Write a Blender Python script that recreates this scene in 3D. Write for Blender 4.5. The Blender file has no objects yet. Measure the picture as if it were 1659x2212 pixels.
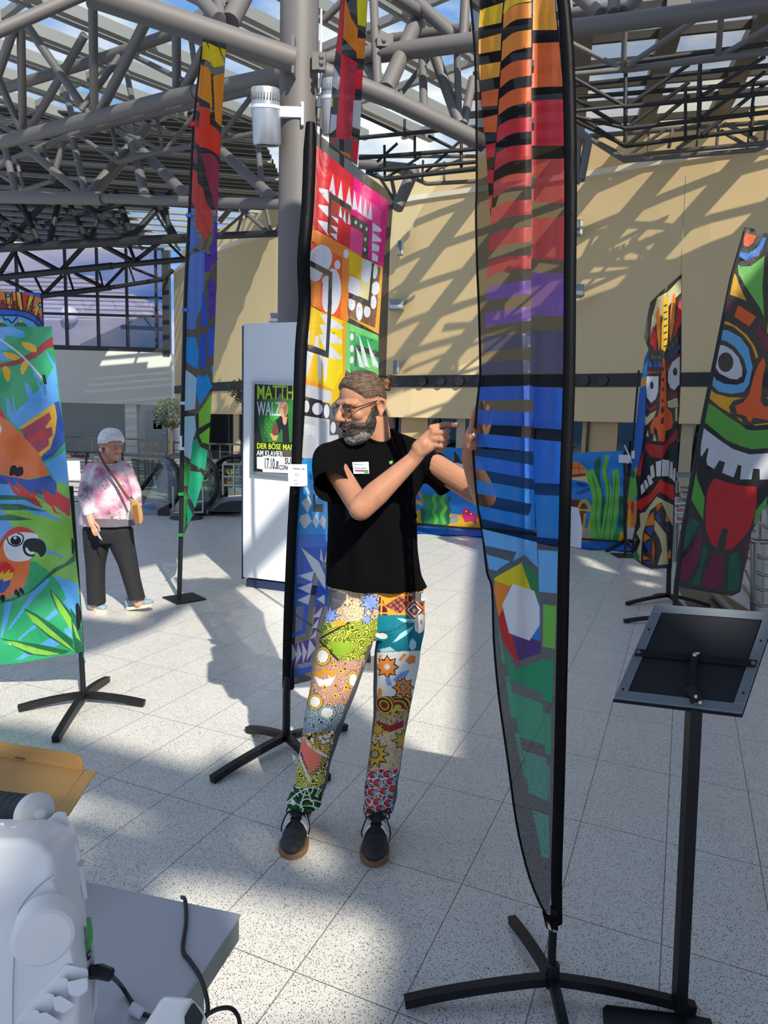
import bpy, bmesh, math, random
import numpy as np
from mathutils import Vector, Matrix, geometry, noise
R_ = random.Random(7)
scn = bpy.context.scene
COL = scn.collection
PI = math.pi

# ------------------------------------------------------------------ camera
CH = 1.631; TILT = 0.127081; ROLL = -0.0282368; FPX = 1481.09; CX, CY = 829.5, 1106.0
_F = np.array([0, math.cos(TILT), -math.sin(TILT)]); _r = np.array([1., 0, 0]); _d = np.cross(_F, _r)
_M = np.array([math.cos(ROLL)*_r+math.sin(ROLL)*_d, -math.sin(ROLL)*_r+math.cos(ROLL)*_d, _F])
cam_data = bpy.data.cameras.new('camera'); cam = bpy.data.objects.new('camera', cam_data); COL.objects.link(cam)
cam.matrix_world = Matrix(((_M[0][0], -_M[1][0], -_M[2][0], 0), (_M[0][1], -_M[1][1], -_M[2][1], 0),
                           (_M[0][2], -_M[1][2], -_M[2][2], CH), (0, 0, 0, 1)))
cam_data.sensor_fit = 'VERTICAL'; cam_data.sensor_height = 36.0; cam_data.lens = FPX/2212*36.0
cam_data.clip_start = 0.02; cam_data.clip_end = 400
scn.camera = cam

# ------------------------------------------------------------------ light
SUN_AZ = (-.439, .898); SUN_TAN = 0.7536
sd = bpy.data.lights.new('sun', 'SUN'); sd.energy = 6.5; sd.angle = math.radians(0.55); sd.color = (1.0, .93, .80)
sun = bpy.data.objects.new('sun', sd); COL.objects.link(sun)
sun.rotation_euler = Vector((SUN_AZ[0], SUN_AZ[1], -SUN_TAN)).to_track_quat('-Z', 'Y').to_euler()
W = bpy.data.worlds.new('sky'); scn.world = W; W.use_nodes = True
nt = W.node_tree; nt.nodes.clear()
o_ = nt.nodes.new('ShaderNodeOutputWorld'); bg = nt.nodes.new('ShaderNodeBackground')
tc = nt.nodes.new('ShaderNodeTexCoord'); mp = nt.nodes.new('ShaderNodeMapping'); mp.inputs['Scale'].default_value = (3, 3, 7)
nz = nt.nodes.new('ShaderNodeTexNoise'); nz.inputs['Scale'].default_value = 1.6; nz.inputs['Detail'].default_value = 6
cr = nt.nodes.new('ShaderNodeValToRGB')
cr.color_ramp.elements[0].position = .44; cr.color_ramp.elements[0].color = (.15, .35, .76, 1)
cr.color_ramp.elements[1].position = .65; cr.color_ramp.elements[1].color = (1.0, .985, .96, 1)
nt.links.new(tc.outputs['Generated'], mp.inputs[0]); nt.links.new(mp.outputs[0], nz.inputs[0])
nt.links.new(nz.outputs[0], cr.inputs[0]); nt.links.new(cr.outputs[0], bg.inputs[0])
nt.links.new(bg.outputs[0], o_.inputs[0]); bg.inputs[1].default_value = 1.20
scn.view_settings.view_transform = 'Standard'; scn.view_settings.look = 'None'
scn.view_settings.exposure = 0.0; scn.view_settings.gamma = 1.0
scn.cycles.max_bounces = 8; scn.cycles.transparent_max_bounces = 16; scn.cycles.diffuse_bounces = 4
scn.cycles.caustics_reflective = False; scn.cycles.caustics_refractive = False

# ------------------------------------------------------------------ pixel -> place
def ray(x, y): return np.array([(x-CX)/FPX, (y-CY)/FPX, 1.0]) @ _M
def at(x, y, Y):
    d = ray(x, y); k = Y/d[1]; return Vector((d[0]*k, Y, CH+d[2]*k))
def ground(x, y, z=0.0):
    d = ray(x, y); k = (z-CH)/d[2]; return Vector((d[0]*k, d[1]*k, z))
def onplane(x, y, P, N):
    d = Vector(ray(x, y)); o = Vector((0, 0, CH)); k = (P-o).dot(N)/d.dot(N); return o+d*k
def CR(ox, oy, s):
    return lambda *p: [(ox+p[i]/s, oy+p[i+1]/s) for i in range(0, len(p), 2)]

# ------------------------------------------------------------------ materials
_mats = {}
def lin(h):
    if isinstance(h, str):
        h = h.lstrip('#'); c = [int(h[i:i+2], 16)/255 for i in (0, 2, 4)]
    else: c = list(h)
    return tuple(((v/12.92) if v <= .04045 else ((v+.055)/1.055)**2.4) for v in c)+(1,)
def mat(name, color, rough=.6, metal=0, bump=0, bscale=60, spec=.5, var=0, alpha=1):
    key = ('m', name)
    if key in _mats: return _mats[key]
    m = bpy.data.materials.new(name); m.use_nodes = True; t = m.node_tree; b = t.nodes['Principled BSDF']
    c = lin(color); b.inputs['Base Color'].default_value = c; b.inputs['Roughness'].default_value = rough
    b.inputs['Metallic'].default_value = metal; b.inputs['Specular IOR Level'].default_value = spec
    b.inputs['Alpha'].default_value = alpha
    if bump or var:
        n = t.nodes.new('ShaderNodeTexNoise'); n.inputs['Scale'].default_value = bscale; n.inputs['Detail'].default_value = 4
        g = t.nodes.new('ShaderNodeTexCoord'); t.links.new(g.outputs['Object'], n.inputs[0])
        if bump:
            bp = t.nodes.new('ShaderNodeBump'); bp.inputs['Strength'].default_value = bump; bp.inputs['Distance'].default_value = .01
            t.links.new(n.outputs[0], bp.inputs['Height']); t.links.new(bp.outputs[0], b.inputs['Normal'])
        if var:
            r = t.nodes.new('ShaderNodeMixRGB'); r.inputs[1].default_value = tuple(v*(1-var) for v in c[:3])+(1,)
            r.inputs[2].default_value = tuple(min(1, v*(1+var)) for v in c[:3])+(1,)
            t.links.new(n.outputs[0], r.inputs[0]); t.links.new(r.outputs[0], b.inputs['Base Color'])
    _mats[key] = m; return m
def cloth(color, sheer=0.0, trans=.45, rough=.5, crumple=.25, cs=14, gloss=.12):
    """dyed banner cloth: diffuse, lets light through, optionally see-through"""
    key = ('c', color, sheer, trans, crumple, gloss)
    if key in _mats: return _mats[key]
    m = bpy.data.materials.new('banner_cloth'); m.use_nodes = True; t = m.node_tree; t.nodes.clear()
    o = t.nodes.new('ShaderNodeOutputMaterial'); c = lin(color)
    d = t.nodes.new('ShaderNodeBsdfDiffuse'); d.inputs[0].default_value = c
    tr = t.nodes.new('ShaderNodeBsdfTranslucent'); tr.inputs[0].default_value = c
    a = t.nodes.new('ShaderNodeMixShader'); a.inputs[0].default_value = trans
    t.links.new(d.outputs[0], a.inputs[1]); t.links.new(tr.outputs[0], a.inputs[2])
    g = t.nodes.new('ShaderNodeBsdfGlossy'); g.inputs['Roughness'].default_value = rough; g.inputs[0].default_value = (.8, .8, .8, 1)
    b = t.nodes.new('ShaderNodeMixShader'); b.inputs[0].default_value = gloss*.35
    t.links.new(a.outputs[0], b.inputs[1]); t.links.new(g.outputs[0], b.inputs[2])
    out = b
    if sheer:
        tp = t.nodes.new('ShaderNodeBsdfTransparent')
        k = max(c[:3]); tp.inputs[0].default_value = tuple(.35+.65*(v/k if k > .05 else 1) for v in c[:3])+(1,)
        e = t.nodes.new('ShaderNodeMixShader'); e.inputs[0].default_value = sheer
        t.links.new(b.outputs[0], e.inputs[1]); t.links.new(tp.outputs[0], e.inputs[2]); out = e
    if crumple:
        n = t.nodes.new('ShaderNodeTexNoise'); n.inputs['Scale'].default_value = cs; n.inputs['Detail'].default_value = 3; n.inputs['Distortion'].default_value = 1.2
        q = t.nodes.new('ShaderNodeTexCoord'); mpp = t.nodes.new('ShaderNodeMapping'); mpp.inputs['Scale'].default_value = (1, 1, .45)
        t.links.new(q.outputs['Object'], mpp.inputs[0]); t.links.new(mpp.outputs[0], n.inputs[0])
        bp = t.nodes.new('ShaderNodeBump'); bp.inputs['Strength'].default_value = crumple; bp.inputs['Distance'].default_value = .03
        t.links.new(n.outputs[0], bp.inputs['Height'])
        for s in (d, tr, g): t.links.new(bp.outputs[0], s.inputs['Normal'])
    t.links.new(out.outputs[0], o.inputs[0]); _mats[key] = m; return m
def glass(name, tint='#ffffff', refl=.12, rough=0.0, haze=0.0, hazecol='#ffffff'):
    key = ('g', name)
    if key in _mats: return _mats[key]
    m = bpy.data.materials.new(name); m.use_nodes = True; t = m.node_tree; t.nodes.clear()
    o = t.nodes.new('ShaderNodeOutputMaterial'); tp = t.nodes.new('ShaderNodeBsdfTransparent'); tp.inputs[0].default_value = lin(tint)
    g = t.nodes.new('ShaderNodeBsdfGlossy'); g.inputs['Roughness'].default_value = rough
    x = t.nodes.new('ShaderNodeMixShader'); x.inputs[0].default_value = refl
    t.links.new(tp.outputs[0], x.inputs[1]); t.links.new(g.outputs[0], x.inputs[2]); out = x
    if haze:
        d = t.nodes.new('ShaderNodeBsdfDiffuse'); d.inputs[0].default_value = lin(hazecol)
        tl = t.nodes.new('ShaderNodeBsdfTranslucent'); tl.inputs[0].default_value = lin(hazecol)
        dm = t.nodes.new('ShaderNodeMixShader'); dm.inputs[0].default_value = .5
        t.links.new(d.outputs[0], dm.inputs[1]); t.links.new(tl.outputs[0], dm.inputs[2])
        y = t.nodes.new('ShaderNodeMixShader'); y.inputs[0].default_value = haze
        t.links.new(x.outputs[0], y.inputs[1]); t.links.new(dm.outputs[0], y.inputs[2]); out = y
    t.links.new(out.outputs[0], o.inputs[0]); _mats[key] = m; return m

BLK = mat('black_metal', '#17171a', .45, .3); BLKP = mat('black_plastic', '#141416', .5)
STEEL = mat('brushed_steel', '#b4b4b0', .32, .9); GREYT = mat('grey_paint', '#76726f', .5, .15, .05, 200)
WHITE = mat('white_paint', '#e4e6e8', .5); ALU = mat('aluminium', '#aab2b8', .35, .8)

# ------------------------------------------------------------------ objects
def thing(name, label, cat, loc=(0, 0, 0), group=None, kind=None):
    o = bpy.data.objects.new(name, None); COL.objects.link(o); o.location = loc; o.empty_display_size = .1
    o['label'] = label; o['category'] = cat
    if group: o['group'] = group
    if kind: o['kind'] = kind
    return o
def tag(o, label, cat, group=None, kind=None):
    o['label'] = label; o['category'] = cat
    if group: o['group'] = group
    if kind: o['kind'] = kind
    return o
def put(o, parent):
    if parent is not None:
        o.parent = parent; p = parent; base = Vector((0, 0, 0))
        while p is not None: base += Vector(p.location); p = p.parent
        o.matrix_parent_inverse = Matrix.Identity(4)
        if o.data: o.data.transform(Matrix.Translation(-base)); 
    return o
def from_bm(name, bm, m, parent=None, smooth=False):
    me = bpy.data.meshes.new(name); bm.to_mesh(me); bm.free()
    for x in (m if isinstance(m, (list, tuple)) else [m]): me.materials.append(x)
    if smooth:
        for p in me.polygons: p.use_smooth = True
    o = bpy.data.objects.new(name, me); COL.objects.link(o); put(o, parent); return o
def from_data(name, V, F, m, parent=None, smooth=False, mi=None):
    me = bpy.data.meshes.new(name); me.from_pydata([tuple(v) for v in V], [], F)
    for x in (m if isinstance(m, (list, tuple)) else [m]): me.materials.append(x)
    if mi is not None: me.polygons.foreach_set('material_index', mi)
    if smooth: me.polygons.foreach_set('use_smooth', [True]*len(F))
    me.update()
    o = bpy.data.objects.new(name, me); COL.objects.link(o); put(o, parent); return o
def struct(o): o['kind'] = 'structure'; return o
def auto(o, ang=40):
    for p in o.data.polygons: p.use_smooth = True
    md = o.modifiers.new('s', 'EDGE_SPLIT'); md.split_angle = math.radians(ang); return o
def bevel(o, w=.004, seg=2):
    md = o.modifiers.new('b', 'BEVEL'); md.width = w; md.segments = seg; md.limit_method = 'ANGLE'; md.angle_limit = math.radians(40); return o

def b_box(bm, c, s, R=None):
    r = bmesh.ops.create_cube(bm, size=1.0); M = Matrix.Translation(Vector(c)) @ (R.to_4x4() if R else Matrix.Identity(4)) @ Matrix.Diagonal((*s, 1))
    bmesh.ops.transform(bm, matrix=M, verts=r['verts']); return r['verts']
def frame(d):
    d = Vector(d).normalized(); u = d.cross(Vector((0, 0, 1)))
    if u.length < 1e-3: u = Vector((1, 0, 0))
    u.normalize(); return u, d.cross(u).normalized()
def b_tube(bm, pts, r, n=12, cap=True, sq=False):
    pts = [Vector(p) for p in pts]; rr = r if isinstance(r, (list, tuple)) else [r]*len(pts); rings = []; pu = None
    for i, p in enumerate(pts):
        d = (pts[min(i+1, len(pts)-1)]-pts[max(i-1, 0)]).normalized()
        if pu is None: u, v = frame(d)
        else:
            u = (pu-d*pu.dot(d)).normalized(); v = d.cross(u)
        pu = u
        rings.append([bm.verts.new(p+(u*math.cos(2*PI*k/n+(PI/4 if sq else 0))+v*math.sin(2*PI*k/n+(PI/4 if sq else 0)))*rr[i]) for k in range(n)])
    for a, b in zip(rings, rings[1:]):
        for k in range(n): bm.faces.new((a[k], a[(k+1) % n], b[(k+1) % n], b[k]))
    if cap:
        bm.faces.new(rings[0][::-1]); bm.faces.new(rings[-1])
def b_rev(bm, prof, c, n=24, axis=Vector((0, 0, 1))):
    """surface of revolution; prof = (radius, height) list"""
    u, v = frame(axis); a = Vector(axis).normalized(); c = Vector(c)
    rings = [[bm.verts.new(c+a*h+(u*math.cos(2*PI*k/n)+v*math.sin(2*PI*k/n))*max(r, 1e-4)) for k in range(n)] for r, h in prof]
    for p, q in zip(rings, rings[1:]):
        for k in range(n): bm.faces.new((p[k], p[(k+1) % n], q[(k+1) % n], q[k]))
    bm.faces.new(rings[0][::-1]); bm.faces.new(rings[-1])
def tube(name, pts, r, m, parent=None, n=12, smooth=True, sq=False):
    bm = bmesh.new(); b_tube(bm, pts, r, n, sq=sq); bmesh.ops.recalc_face_normals(bm, faces=bm.faces)
    o = from_bm(name, bm, m, parent); 
    if smooth and not sq: auto(o)
    return o
def box(name, c, s, m, parent=None, R=None, bev=0):
    bm = bmesh.new(); b_box(bm, c, s, R); o = from_bm(name, bm, m, parent)
    if bev: bevel(o, bev)
    return o
def prism(name, pts, off, m, parent=None, bev=0):
    """polygon of 3D points extruded by the vector off"""
    bm = bmesh.new(); f = bm.faces.new([bm.verts.new(p) for p in pts])
    e = bmesh.ops.extrude_face_region(bm, geom=[f]); bmesh.ops.translate(bm, vec=off, verts=[g for g in e['geom'] if isinstance(g, bmesh.types.BMVert)])
    bmesh.ops.recalc_face_normals(bm, faces=bm.faces); o = from_bm(name, bm, m, parent)
    if bev: bevel(o, bev)
    return o
def sm(pts, n=4):
    """closed Catmull-Rom smoothing"""
    out = []; N = len(pts)
    for i in range(N):
        p0, p1, p2, p3 = (np.array(pts[(i+k-1) % N], float) for k in range(4))
        for j in range(n):
            t = j/n; out.append(tuple(.5*((2*p1)+(-p0+p2)*t+(2*p0-5*p1+4*p2-p3)*t*t+(-p0+3*p1-3*p2+p3)*t**3)))
    return out
def so(pts, n=5):
    """open smoothing"""
    P = [np.array(p, float) for p in pts]; P = [2*P[0]-P[1]]+P+[2*P[-1]-P[-2]]; out = []
    for i in range(1, len(P)-2):
        p0, p1, p2, p3 = P[i-1:i+3]
        for j in range(n):
            t = j/n; out.append(tuple(.5*((2*p1)+(-p0+p2)*t+(2*p0-5*p1+4*p2-p3)*t*t+(-p0+3*p1-3*p2+p3)*t**3)))
    out.append(tuple(P[-2])); return out
def stroke(pts, w, w2=None):
    P = [np.array(p, float) for p in pts]; L = []; Rr = []
    for i, p in enumerate(P):
        d = P[min(i+1, len(P)-1)]-P[max(i-1, 0)]; d = d/(np.hypot(*d)+1e-9); n = np.array([-d[1], d[0]])
        ww = w if w2 is None else w+(w2-w)*i/(len(P)-1)
        L.append(tuple(p+n*ww/2)); Rr.append(tuple(p-n*ww/2))
    return L+Rr[::-1]
def ell(cx, cy, rx, ry, a=0, n=20):
    c, s = math.cos(a), math.sin(a)
    return [(cx+rx*math.cos(t)*c-ry*math.sin(t)*s, cy+rx*math.cos(t)*s+ry*math.sin(t)*c) for t in (2*PI*k/n for k in range(n))]
def inpoly(X, Y, poly):
    ins = np.zeros(len(X), bool); P = np.array(poly); x0, y0 = P[:, 0], P[:, 1]; x1, y1 = np.roll(x0, -1), np.roll(y0, -1)
    for a, b, c, d in zip(x0, y0, x1, y1):
        if b == d: continue
        k = ((b > Y) != (d > Y)) & (X < (c-a)*(Y-b)/(d-b)+a); ins ^= k
    return ins
def art(name, outline, shapes, surf, base, parent=None, step=8, smooth=True):
    """cloth cut along the outlines of its coloured pieces: one mesh, one material per colour"""
    V = []; E = []
    def addpoly(p, st):
        i0 = len(V); q = []
        for a, b in zip(p, p[1:]+p[:1]):
            L = math.hypot(b[0]-a[0], b[1]-a[1]); k = max(1, int(L/st))
            if L < 1e-6: continue
            q += [(a[0]+(b[0]-a[0])*j/k, a[1]+(b[1]-a[1])*j/k) for j in range(k)]
        V.extend(q); n = len(q); E.extend([(i0+j, i0+(j+1) % n) for j in range(n)])
    O = np.array(outline); x0, y0 = O.min(0); x1, y1 = O.max(0)
    addpoly(list(outline), step*1.3)
    for c, p in shapes: addpoly(list(p), step*1.5)
    gx, gy = np.meshgrid(np.arange(x0+step/2, x1, step), np.arange(y0+step/2, y1, step)); gx, gy = gx.ravel(), gy.ravel()
    k = inpoly(gx, gy, outline); V += list(zip(gx[k], gy[k]))
    r = geometry.delaunay_2d_cdt([Vector(v) for v in V], E, [], 0, 1e-4)
    P = np.array([tuple(v) for v in r[0]]); F = [tuple(f) for f in r[2]]
    Ct = np.array([P[list(f)].mean(0) for f in F]); keep = inpoly(Ct[:, 0], Ct[:, 1], outline)
    F = [f for f, k in zip(F, keep) if k]; Ct = Ct[keep]
    mats = [base]; idx = np.zeros(len(F), int)
    for c, p in shapes:
        if c not in mats: mats.append(c)
        idx[inpoly(Ct[:, 0], Ct[:, 1], p)] = mats.index(c)
    used = sorted({i for f in F for i in f}); rm = {u: i for i, u in enumerate(used)}
    V3 = [surf(*P[u]) for u in used]; F = [tuple(rm[i] for i in f) for f in F]
    return from_data(name, V3, F, mats, parent, smooth, idx.tolist())
def text(name, s, P, ux, uy, h, m, parent=None, ext=.001, align='LEFT', sx=1.0):
    """lettering as a thin mesh; baseline starts at P, runs along ux, h = capital height"""
    c = bpy.data.curves.new(name, 'FONT'); c.body = s; c.size = h/.69; c.extrude = ext; c.align_x = align; c.resolution_u = 3; c.offset = .012*h/.69
    t = bpy.data.objects.new(name, c); COL.objects.link(t); bpy.context.view_layer.update()
    me = bpy.data.meshes.new_from_object(t.evaluated_get(bpy.context.evaluated_depsgraph_get())); bpy.data.objects.remove(t)
    ux = Vector(ux).normalized(); uy = Vector(uy).normalized(); n = ux.cross(uy)
    M = Matrix((( ux.x*sx, uy.x, n.x, P[0]), (ux.y*sx, uy.y, n.y, P[1]), (ux.z*sx, uy.z, n.z, P[2]), (0, 0, 0, 1))); me.transform(M)
    me.materials.clear(); me.materials.append(m); o = bpy.data.objects.new(name, me); COL.objects.link(o); put(o, parent); return o
# ================================================================== SETTING
GA = -0.409819; GX, GY = 1.669824*.3335, 8.480586*.3335
def floor_mat():
    m = bpy.data.materials.new('speckled_terrazzo'); m.use_nodes = True; t = m.node_tree; b = t.nodes['Principled BSDF']
    N = t.nodes.new; L = t.links.new
    g = N('ShaderNodeTexCoord'); mp = N('ShaderNodeMapping'); mp.vector_type = 'TEXTURE'
    mp.inputs['Location'].default_value = (GX, GY, 0); mp.inputs['Rotation'].default_value = (0, 0, GA); mp.inputs['Scale'].default_value = (.3335, .60083, 1)
    L(g.outputs['Object'], mp.inputs[0]); sx = N('ShaderNodeSeparateXYZ'); L(mp.outputs[0], sx.inputs[0])
    def line(o, w):
        f = N('ShaderNodeMath'); f.operation = 'FRACT'; L(o, f.inputs[0])
        s = N('ShaderNodeMath'); s.operation = 'SUBTRACT'; L(f.outputs[0], s.inputs[0]); s.inputs[1].default_value = .5
        a = N('ShaderNodeMath'); a.operation = 'ABSOLUTE'; L(s.outputs[0], a.inputs[0])
        c = N('ShaderNodeMath'); c.operation = 'GREATER_THAN'; L(a.outputs[0], c.inputs[0]); c.inputs[1].default_value = .5-w; return c.outputs[0]
    mx = N('ShaderNodeMath'); mx.operation = 'MAXIMUM'; L(line(sx.outputs[0], .0052), mx.inputs[0]); L(line(sx.outputs[1], .0029), mx.inputs[1])
    base = N('ShaderNodeMixRGB'); base.inputs[1].default_value = lin('#cfcdc6'); base.inputs[2].default_value = lin('#dedcd6')
    n0 = N('ShaderNodeTexNoise'); n0.inputs['Scale'].default_value = 3; L(g.outputs['Object'], n0.inputs[0]); L(n0.outputs[0], base.inputs[0])
    prev = base.outputs[0]
    for sc, th, colr in ((210, .34, '#55575b'), (150, .27, '#2c2e33'), (260, .30, '#8f8b84')):
        v = N('ShaderNodeTexVoronoi'); v.inputs['Scale'].default_value = sc; L(g.outputs['Object'], v.inputs[0])
        w = N('ShaderNodeTexWhiteNoise'); L(v.outputs['Position'], w.inputs[0])
        d = N('ShaderNodeMath'); d.operation = 'LESS_THAN'; L(v.outputs['Distance'], d.inputs[0]); d.inputs[1].default_value = th
        e = N('ShaderNodeMath'); e.operation = 'LESS_THAN'; L(w.outputs[0], e.inputs[0]); e.inputs[1].default_value = .42
        q = N('ShaderNodeMath'); q.operation = 'MULTIPLY'; L(d.outputs[0], q.inputs[0]); L(e.outputs[0], q.inputs[1])
        x = N('ShaderNodeMixRGB'); L(q.outputs[0], x.inputs[0]); L(prev, x.inputs[1]); x.inputs[2].default_value = lin(colr); prev = x.outputs[0]
    x = N('ShaderNodeMixRGB'); L(mx.outputs[0], x.inputs[0]); L(prev, x.inputs[1]); x.inputs[2].default_value = lin('#6d675e')
    L(x.outputs[0], b.inputs['Base Color']); b.inputs['Roughness'].default_value = .28; b.inputs['Specular IOR Level'].default_value = .45
    nn = N('ShaderNodeTexNoise'); nn.inputs['Scale'].default_value = 9; L(g.outputs['Object'], nn.inputs[0])
    mr = N('ShaderNodeMapRange'); mr.inputs[3].default_value = .2; mr.inputs[4].default_value = .38; L(nn.outputs[0], mr.inputs[0]); L(mr.outputs[0], b.inputs['Roughness'])
    return m
struct(from_data('floor', [(-22, -14, 0), (20, -14, 0), (20, 34, 0), (-22, 34, 0)], [(0, 1, 2, 3)], floor_mat()))

# curved tan wall -----------------------------------------------------------
TAN = mat('tan_render', '#dcc69a', .85, 0, .15, 90, .2, .04)
wp = [(19, 14.3), (13.0, 15.0), (8.3, 16.0), (4.7, 18.0), (2.4, 19.2), (0.05, 20.5), (-3.1, 23.0), (-6.0, 26.1), (-8.0, 28.6), (-9.45, 30.9)]
wp = [(float(a), float(b)) for a, b in so(wp, 4)]
def wallstrip(name, z0, z1, th, m, out=0.0, **k):
    V = []; F = []; n = len(wp)
    for i, (x, y) in enumerate(wp):
        a = np.array(wp[min(i+1, n-1)])-np.array(wp[max(i-1, 0)]); a = a/np.hypot(*a); nx, ny = a[1], -a[0]   # towards the hall
        if ny > 0: nx, ny = -nx, -ny
        for o in (out, out-th):
            for z in (z0, z1): V.append((x+nx*o, y+ny*o, z))
    for i in range(n-1):
        a, b = 4*i, 4*i+4
        F += [(a, b, b+1, a+1), (a+2, a+3, b+3, b+2), (a+1, b+1, b+3, a+3), (a, a+2, b+2, b)]
    F += [(0, 1, 3, 2), (4*n-4, 4*n-2, 4*n-1, 4*n-3)]
    return from_data(name, V, F, m)
def wall_y(X):
    q = sorted(wp); return float(np.interp(X, [p[0] for p in q], [p[1] for p in q]))
struct(wallstrip('wall_back', 1.85, 7.85, .5, TAN))
struct(wallstrip('trim_1', 7.85, 7.98, .62, mat('cornice', '#e9e2cc', .6), .08))
struct(wallstrip('trim_2', 8.05, 8.9, .1, mat('tan_upper', '#d6bf92', .8), -.35))
struct(wallstrip('trim_3', 2.72, 3.05, .08, mat('black_band', '#0f0f11', .4), .03))
# round down-lights sunk in the black band
bm = bmesh.new()
for X in (4.6, 5.0, 5.4, 1.0, 1.5, 2.0, 2.5, 9.2):
    Y = wall_y(X); b_rev(bm, [(.10, 0), (.13, .02), (.13, .05)], (X, Y-.06, 2.88), 16, Vector((-.45, -.9, 0)))
struct(from_bm('trim_4', bm, mat('band_recess', '#1d1d20', .3)))
# ground floor shop front under the tan wall
SH = mat('shop_stone', '#c9ac7c', .7, 0, .05, 40)
struct(wallstrip('wall_shop', 0, 1.85, .1, mat('shop_dark', '#2a2724', .25), -.9))
for i, X in enumerate((-5.6, -3.2, -1.1, .9, 2.2, 3.9, 5.6, 7.4, 9.6, 12)):
    Y = wall_y(X)
    o = box('trim_%d' % (5+i), (X, Y+.55, .93), (.9 if i in (3, 6) else .28, .3, 1.86), SH if i in (3, 6) else mat('shop_pillar', '#bfae8e', .6), R=Matrix.Rotation(-.55, 3, 'Z')); struct(o)
GL = glass('shop_glass', '#8c928e', .07)
struct(wallstrip('window_1', .3, 1.85, .01, GL, -.35))
bm = bmesh.new()
for X in np.arange(-6, 13, 1.25):
    Y = wall_y(X); b_box(bm, (X, Y+.33, .95), (.05, .07, 1.8), Matrix.Rotation(-.5, 3, 'Z'))
struct(from_bm('trim_20', bm, mat('shop_mullion', '#3c3a36', .4, .5)))

# left end: white parapet, recess below, glazed facade above -------------------
PW = mat('white_render', '#d9d9d2', .8, 0, .08, 70, .2, .02)
YF = 30.9
a = at(374, 762, YF); b = at(-60, 742, YF)
struct(box('wall_left', ((-9.6-26)/2, YF+.4, 3.35), (16.4+.0, .8, 2.3), PW))
zt = a.z
WF = mat('recess_grey', '#8d8e88', .8)
struct(box('wall_recess', (-18, YF+2.2, 1.2), (18, .2, 2.4), WF))
box('trim_21', (at(279, 900, YF).x, YF+.5, 1.1), (.52, .6, 2.2), PW)['kind'] = 'structure'
box('trim_22', (at(450, 900, 27).x+.4, 29.5, 1.0), (3.2, .3, 2.0), mat('pale_wall', '#c8c8c0', .8))['kind'] = 'structure'
struct(box('wall_recess_side', (-9.6, YF+1.0, 1.2), (.2, 2.4, 2.4), PW))
# right part of the recess is light grey with a door
struct(box('trim_23', (at(340, 900, YF+1.9).x-.1, YF+2.0, 1.15), (2.3, .1, 2.3), mat('light_grey_wall', '#b9bab4', .8)))
dx = at(333, 930, YF+1.9).x
d = box('door_1', (dx+.1, YF+1.92, .98), (1.0, .06, 1.96), mat('door_grey', '#a9aba6', .6)); struct(d)
h = box('door_handle', (dx+.5, YF+1.85, .95), (.14, .06, .05), STEEL, d); h.name = 'door_handle'
# facade frame and glass
FM = mat('facade_frame', '#3b3c3f', .5, .4)
bm = bmesh.new()
x0, x1 = -26.0, -9.7; z0, z1 = 4.5, 8.9
for px in (-40, 40, 144, 212, 275, 338): X = at(px, 700, YF+.1).x; b_box(bm, (X, YF+.1, (z0+z1)/2), (.09, .14, z1-z0))
for py in (755, 680, 640): 
    z = at(200, py, YF+.1).z; b_box(bm, ((x0+x1)/2, YF+.1, z), (x1-x0, .12, .10 if py < 700 else .3))
b_box(bm, (x1-.1, YF+.1, 6.6), (.3, .3, 4.5))
struct(from_bm('trim_24', bm, FM))
struct(box('window_2', ((x0+x1)/2, YF+.15, (z0+z1)/2), (x1-x0, .02, z1-z0), glass('facade_glass', '#d7d6e2', .10)))
# neighbouring building outside with corrugated cladding
nb = thing('cladded_building', 'grey building with horizontal corrugated cladding outside the glazed end wall', 'building', (-24, 52, 0))
def corrug():
    m = bpy.data.materials.new('corrugated'); m.use_nodes = True; t = m.node_tree; b_ = t.nodes['Principled BSDF']
    g = t.nodes.new('ShaderNodeTexCoord'); s = t.nodes.new('ShaderNodeSeparateXYZ'); t.links.new(g.outputs['Object'], s.inputs[0])
    w = t.nodes.new('ShaderNodeMath'); w.operation = 'MULTIPLY'; w.inputs[1].default_value = 3.2; t.links.new(s.outputs[2], w.inputs[0])
    f = t.nodes.new('ShaderNodeMath'); f.operation = 'FRACT'; t.links.new(w.outputs[0], f.inputs[0])
    c = t.nodes.new('ShaderNodeValToRGB'); c.color_ramp.elements[0].position = .2; c.color_ramp.elements[0].color = lin('#77757d'); c.color_ramp.elements[1].position = .42; c.color_ramp.elements[1].color = lin('#bdbac2')
    t.links.new(f.outputs[0], c.inputs[0]); t.links.new(c.outputs[0], b_.inputs['Base Color']); b_.inputs['Roughness'].default_value = .6; return m
yb = 52
P = [at(-300, 560, yb), at(200, 596, yb), at(330, 655, yb), at(330, 760, yb), at(-300, 760, yb)]
P[0].z += 0; prism('clad_wall', P, (0, 3, 0), corrug(), nb)
prism('plinth_wall', [at(-300, 695, yb-.6), at(330, 690, yb-.6), at(375, 800, yb-.6), at(-300, 800, yb-.6)], (0, .5, 0), mat('plinth', '#8b8a93', .7), nb)
prism('glazed_block', [at(175, 742, yb-2), at(300, 685, yb-2), at(360, 690, yb-2), at(360, 800, yb-2), at(115, 800, yb-2)], (0, 1, 0), mat('dark_glazing', '#3e4a5c', .12, .2), nb)
dm = at(150, 680, yb-.9); bm = bmesh.new(); bmesh.ops.create_uvsphere(bm, u_segments=20, v_segments=12, radius=.62, matrix=Matrix.Translation(dm)); from_bm('dome_lamp', bm, mat('dome', '#e8e8ec', .3), nb, smooth=True)

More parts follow.
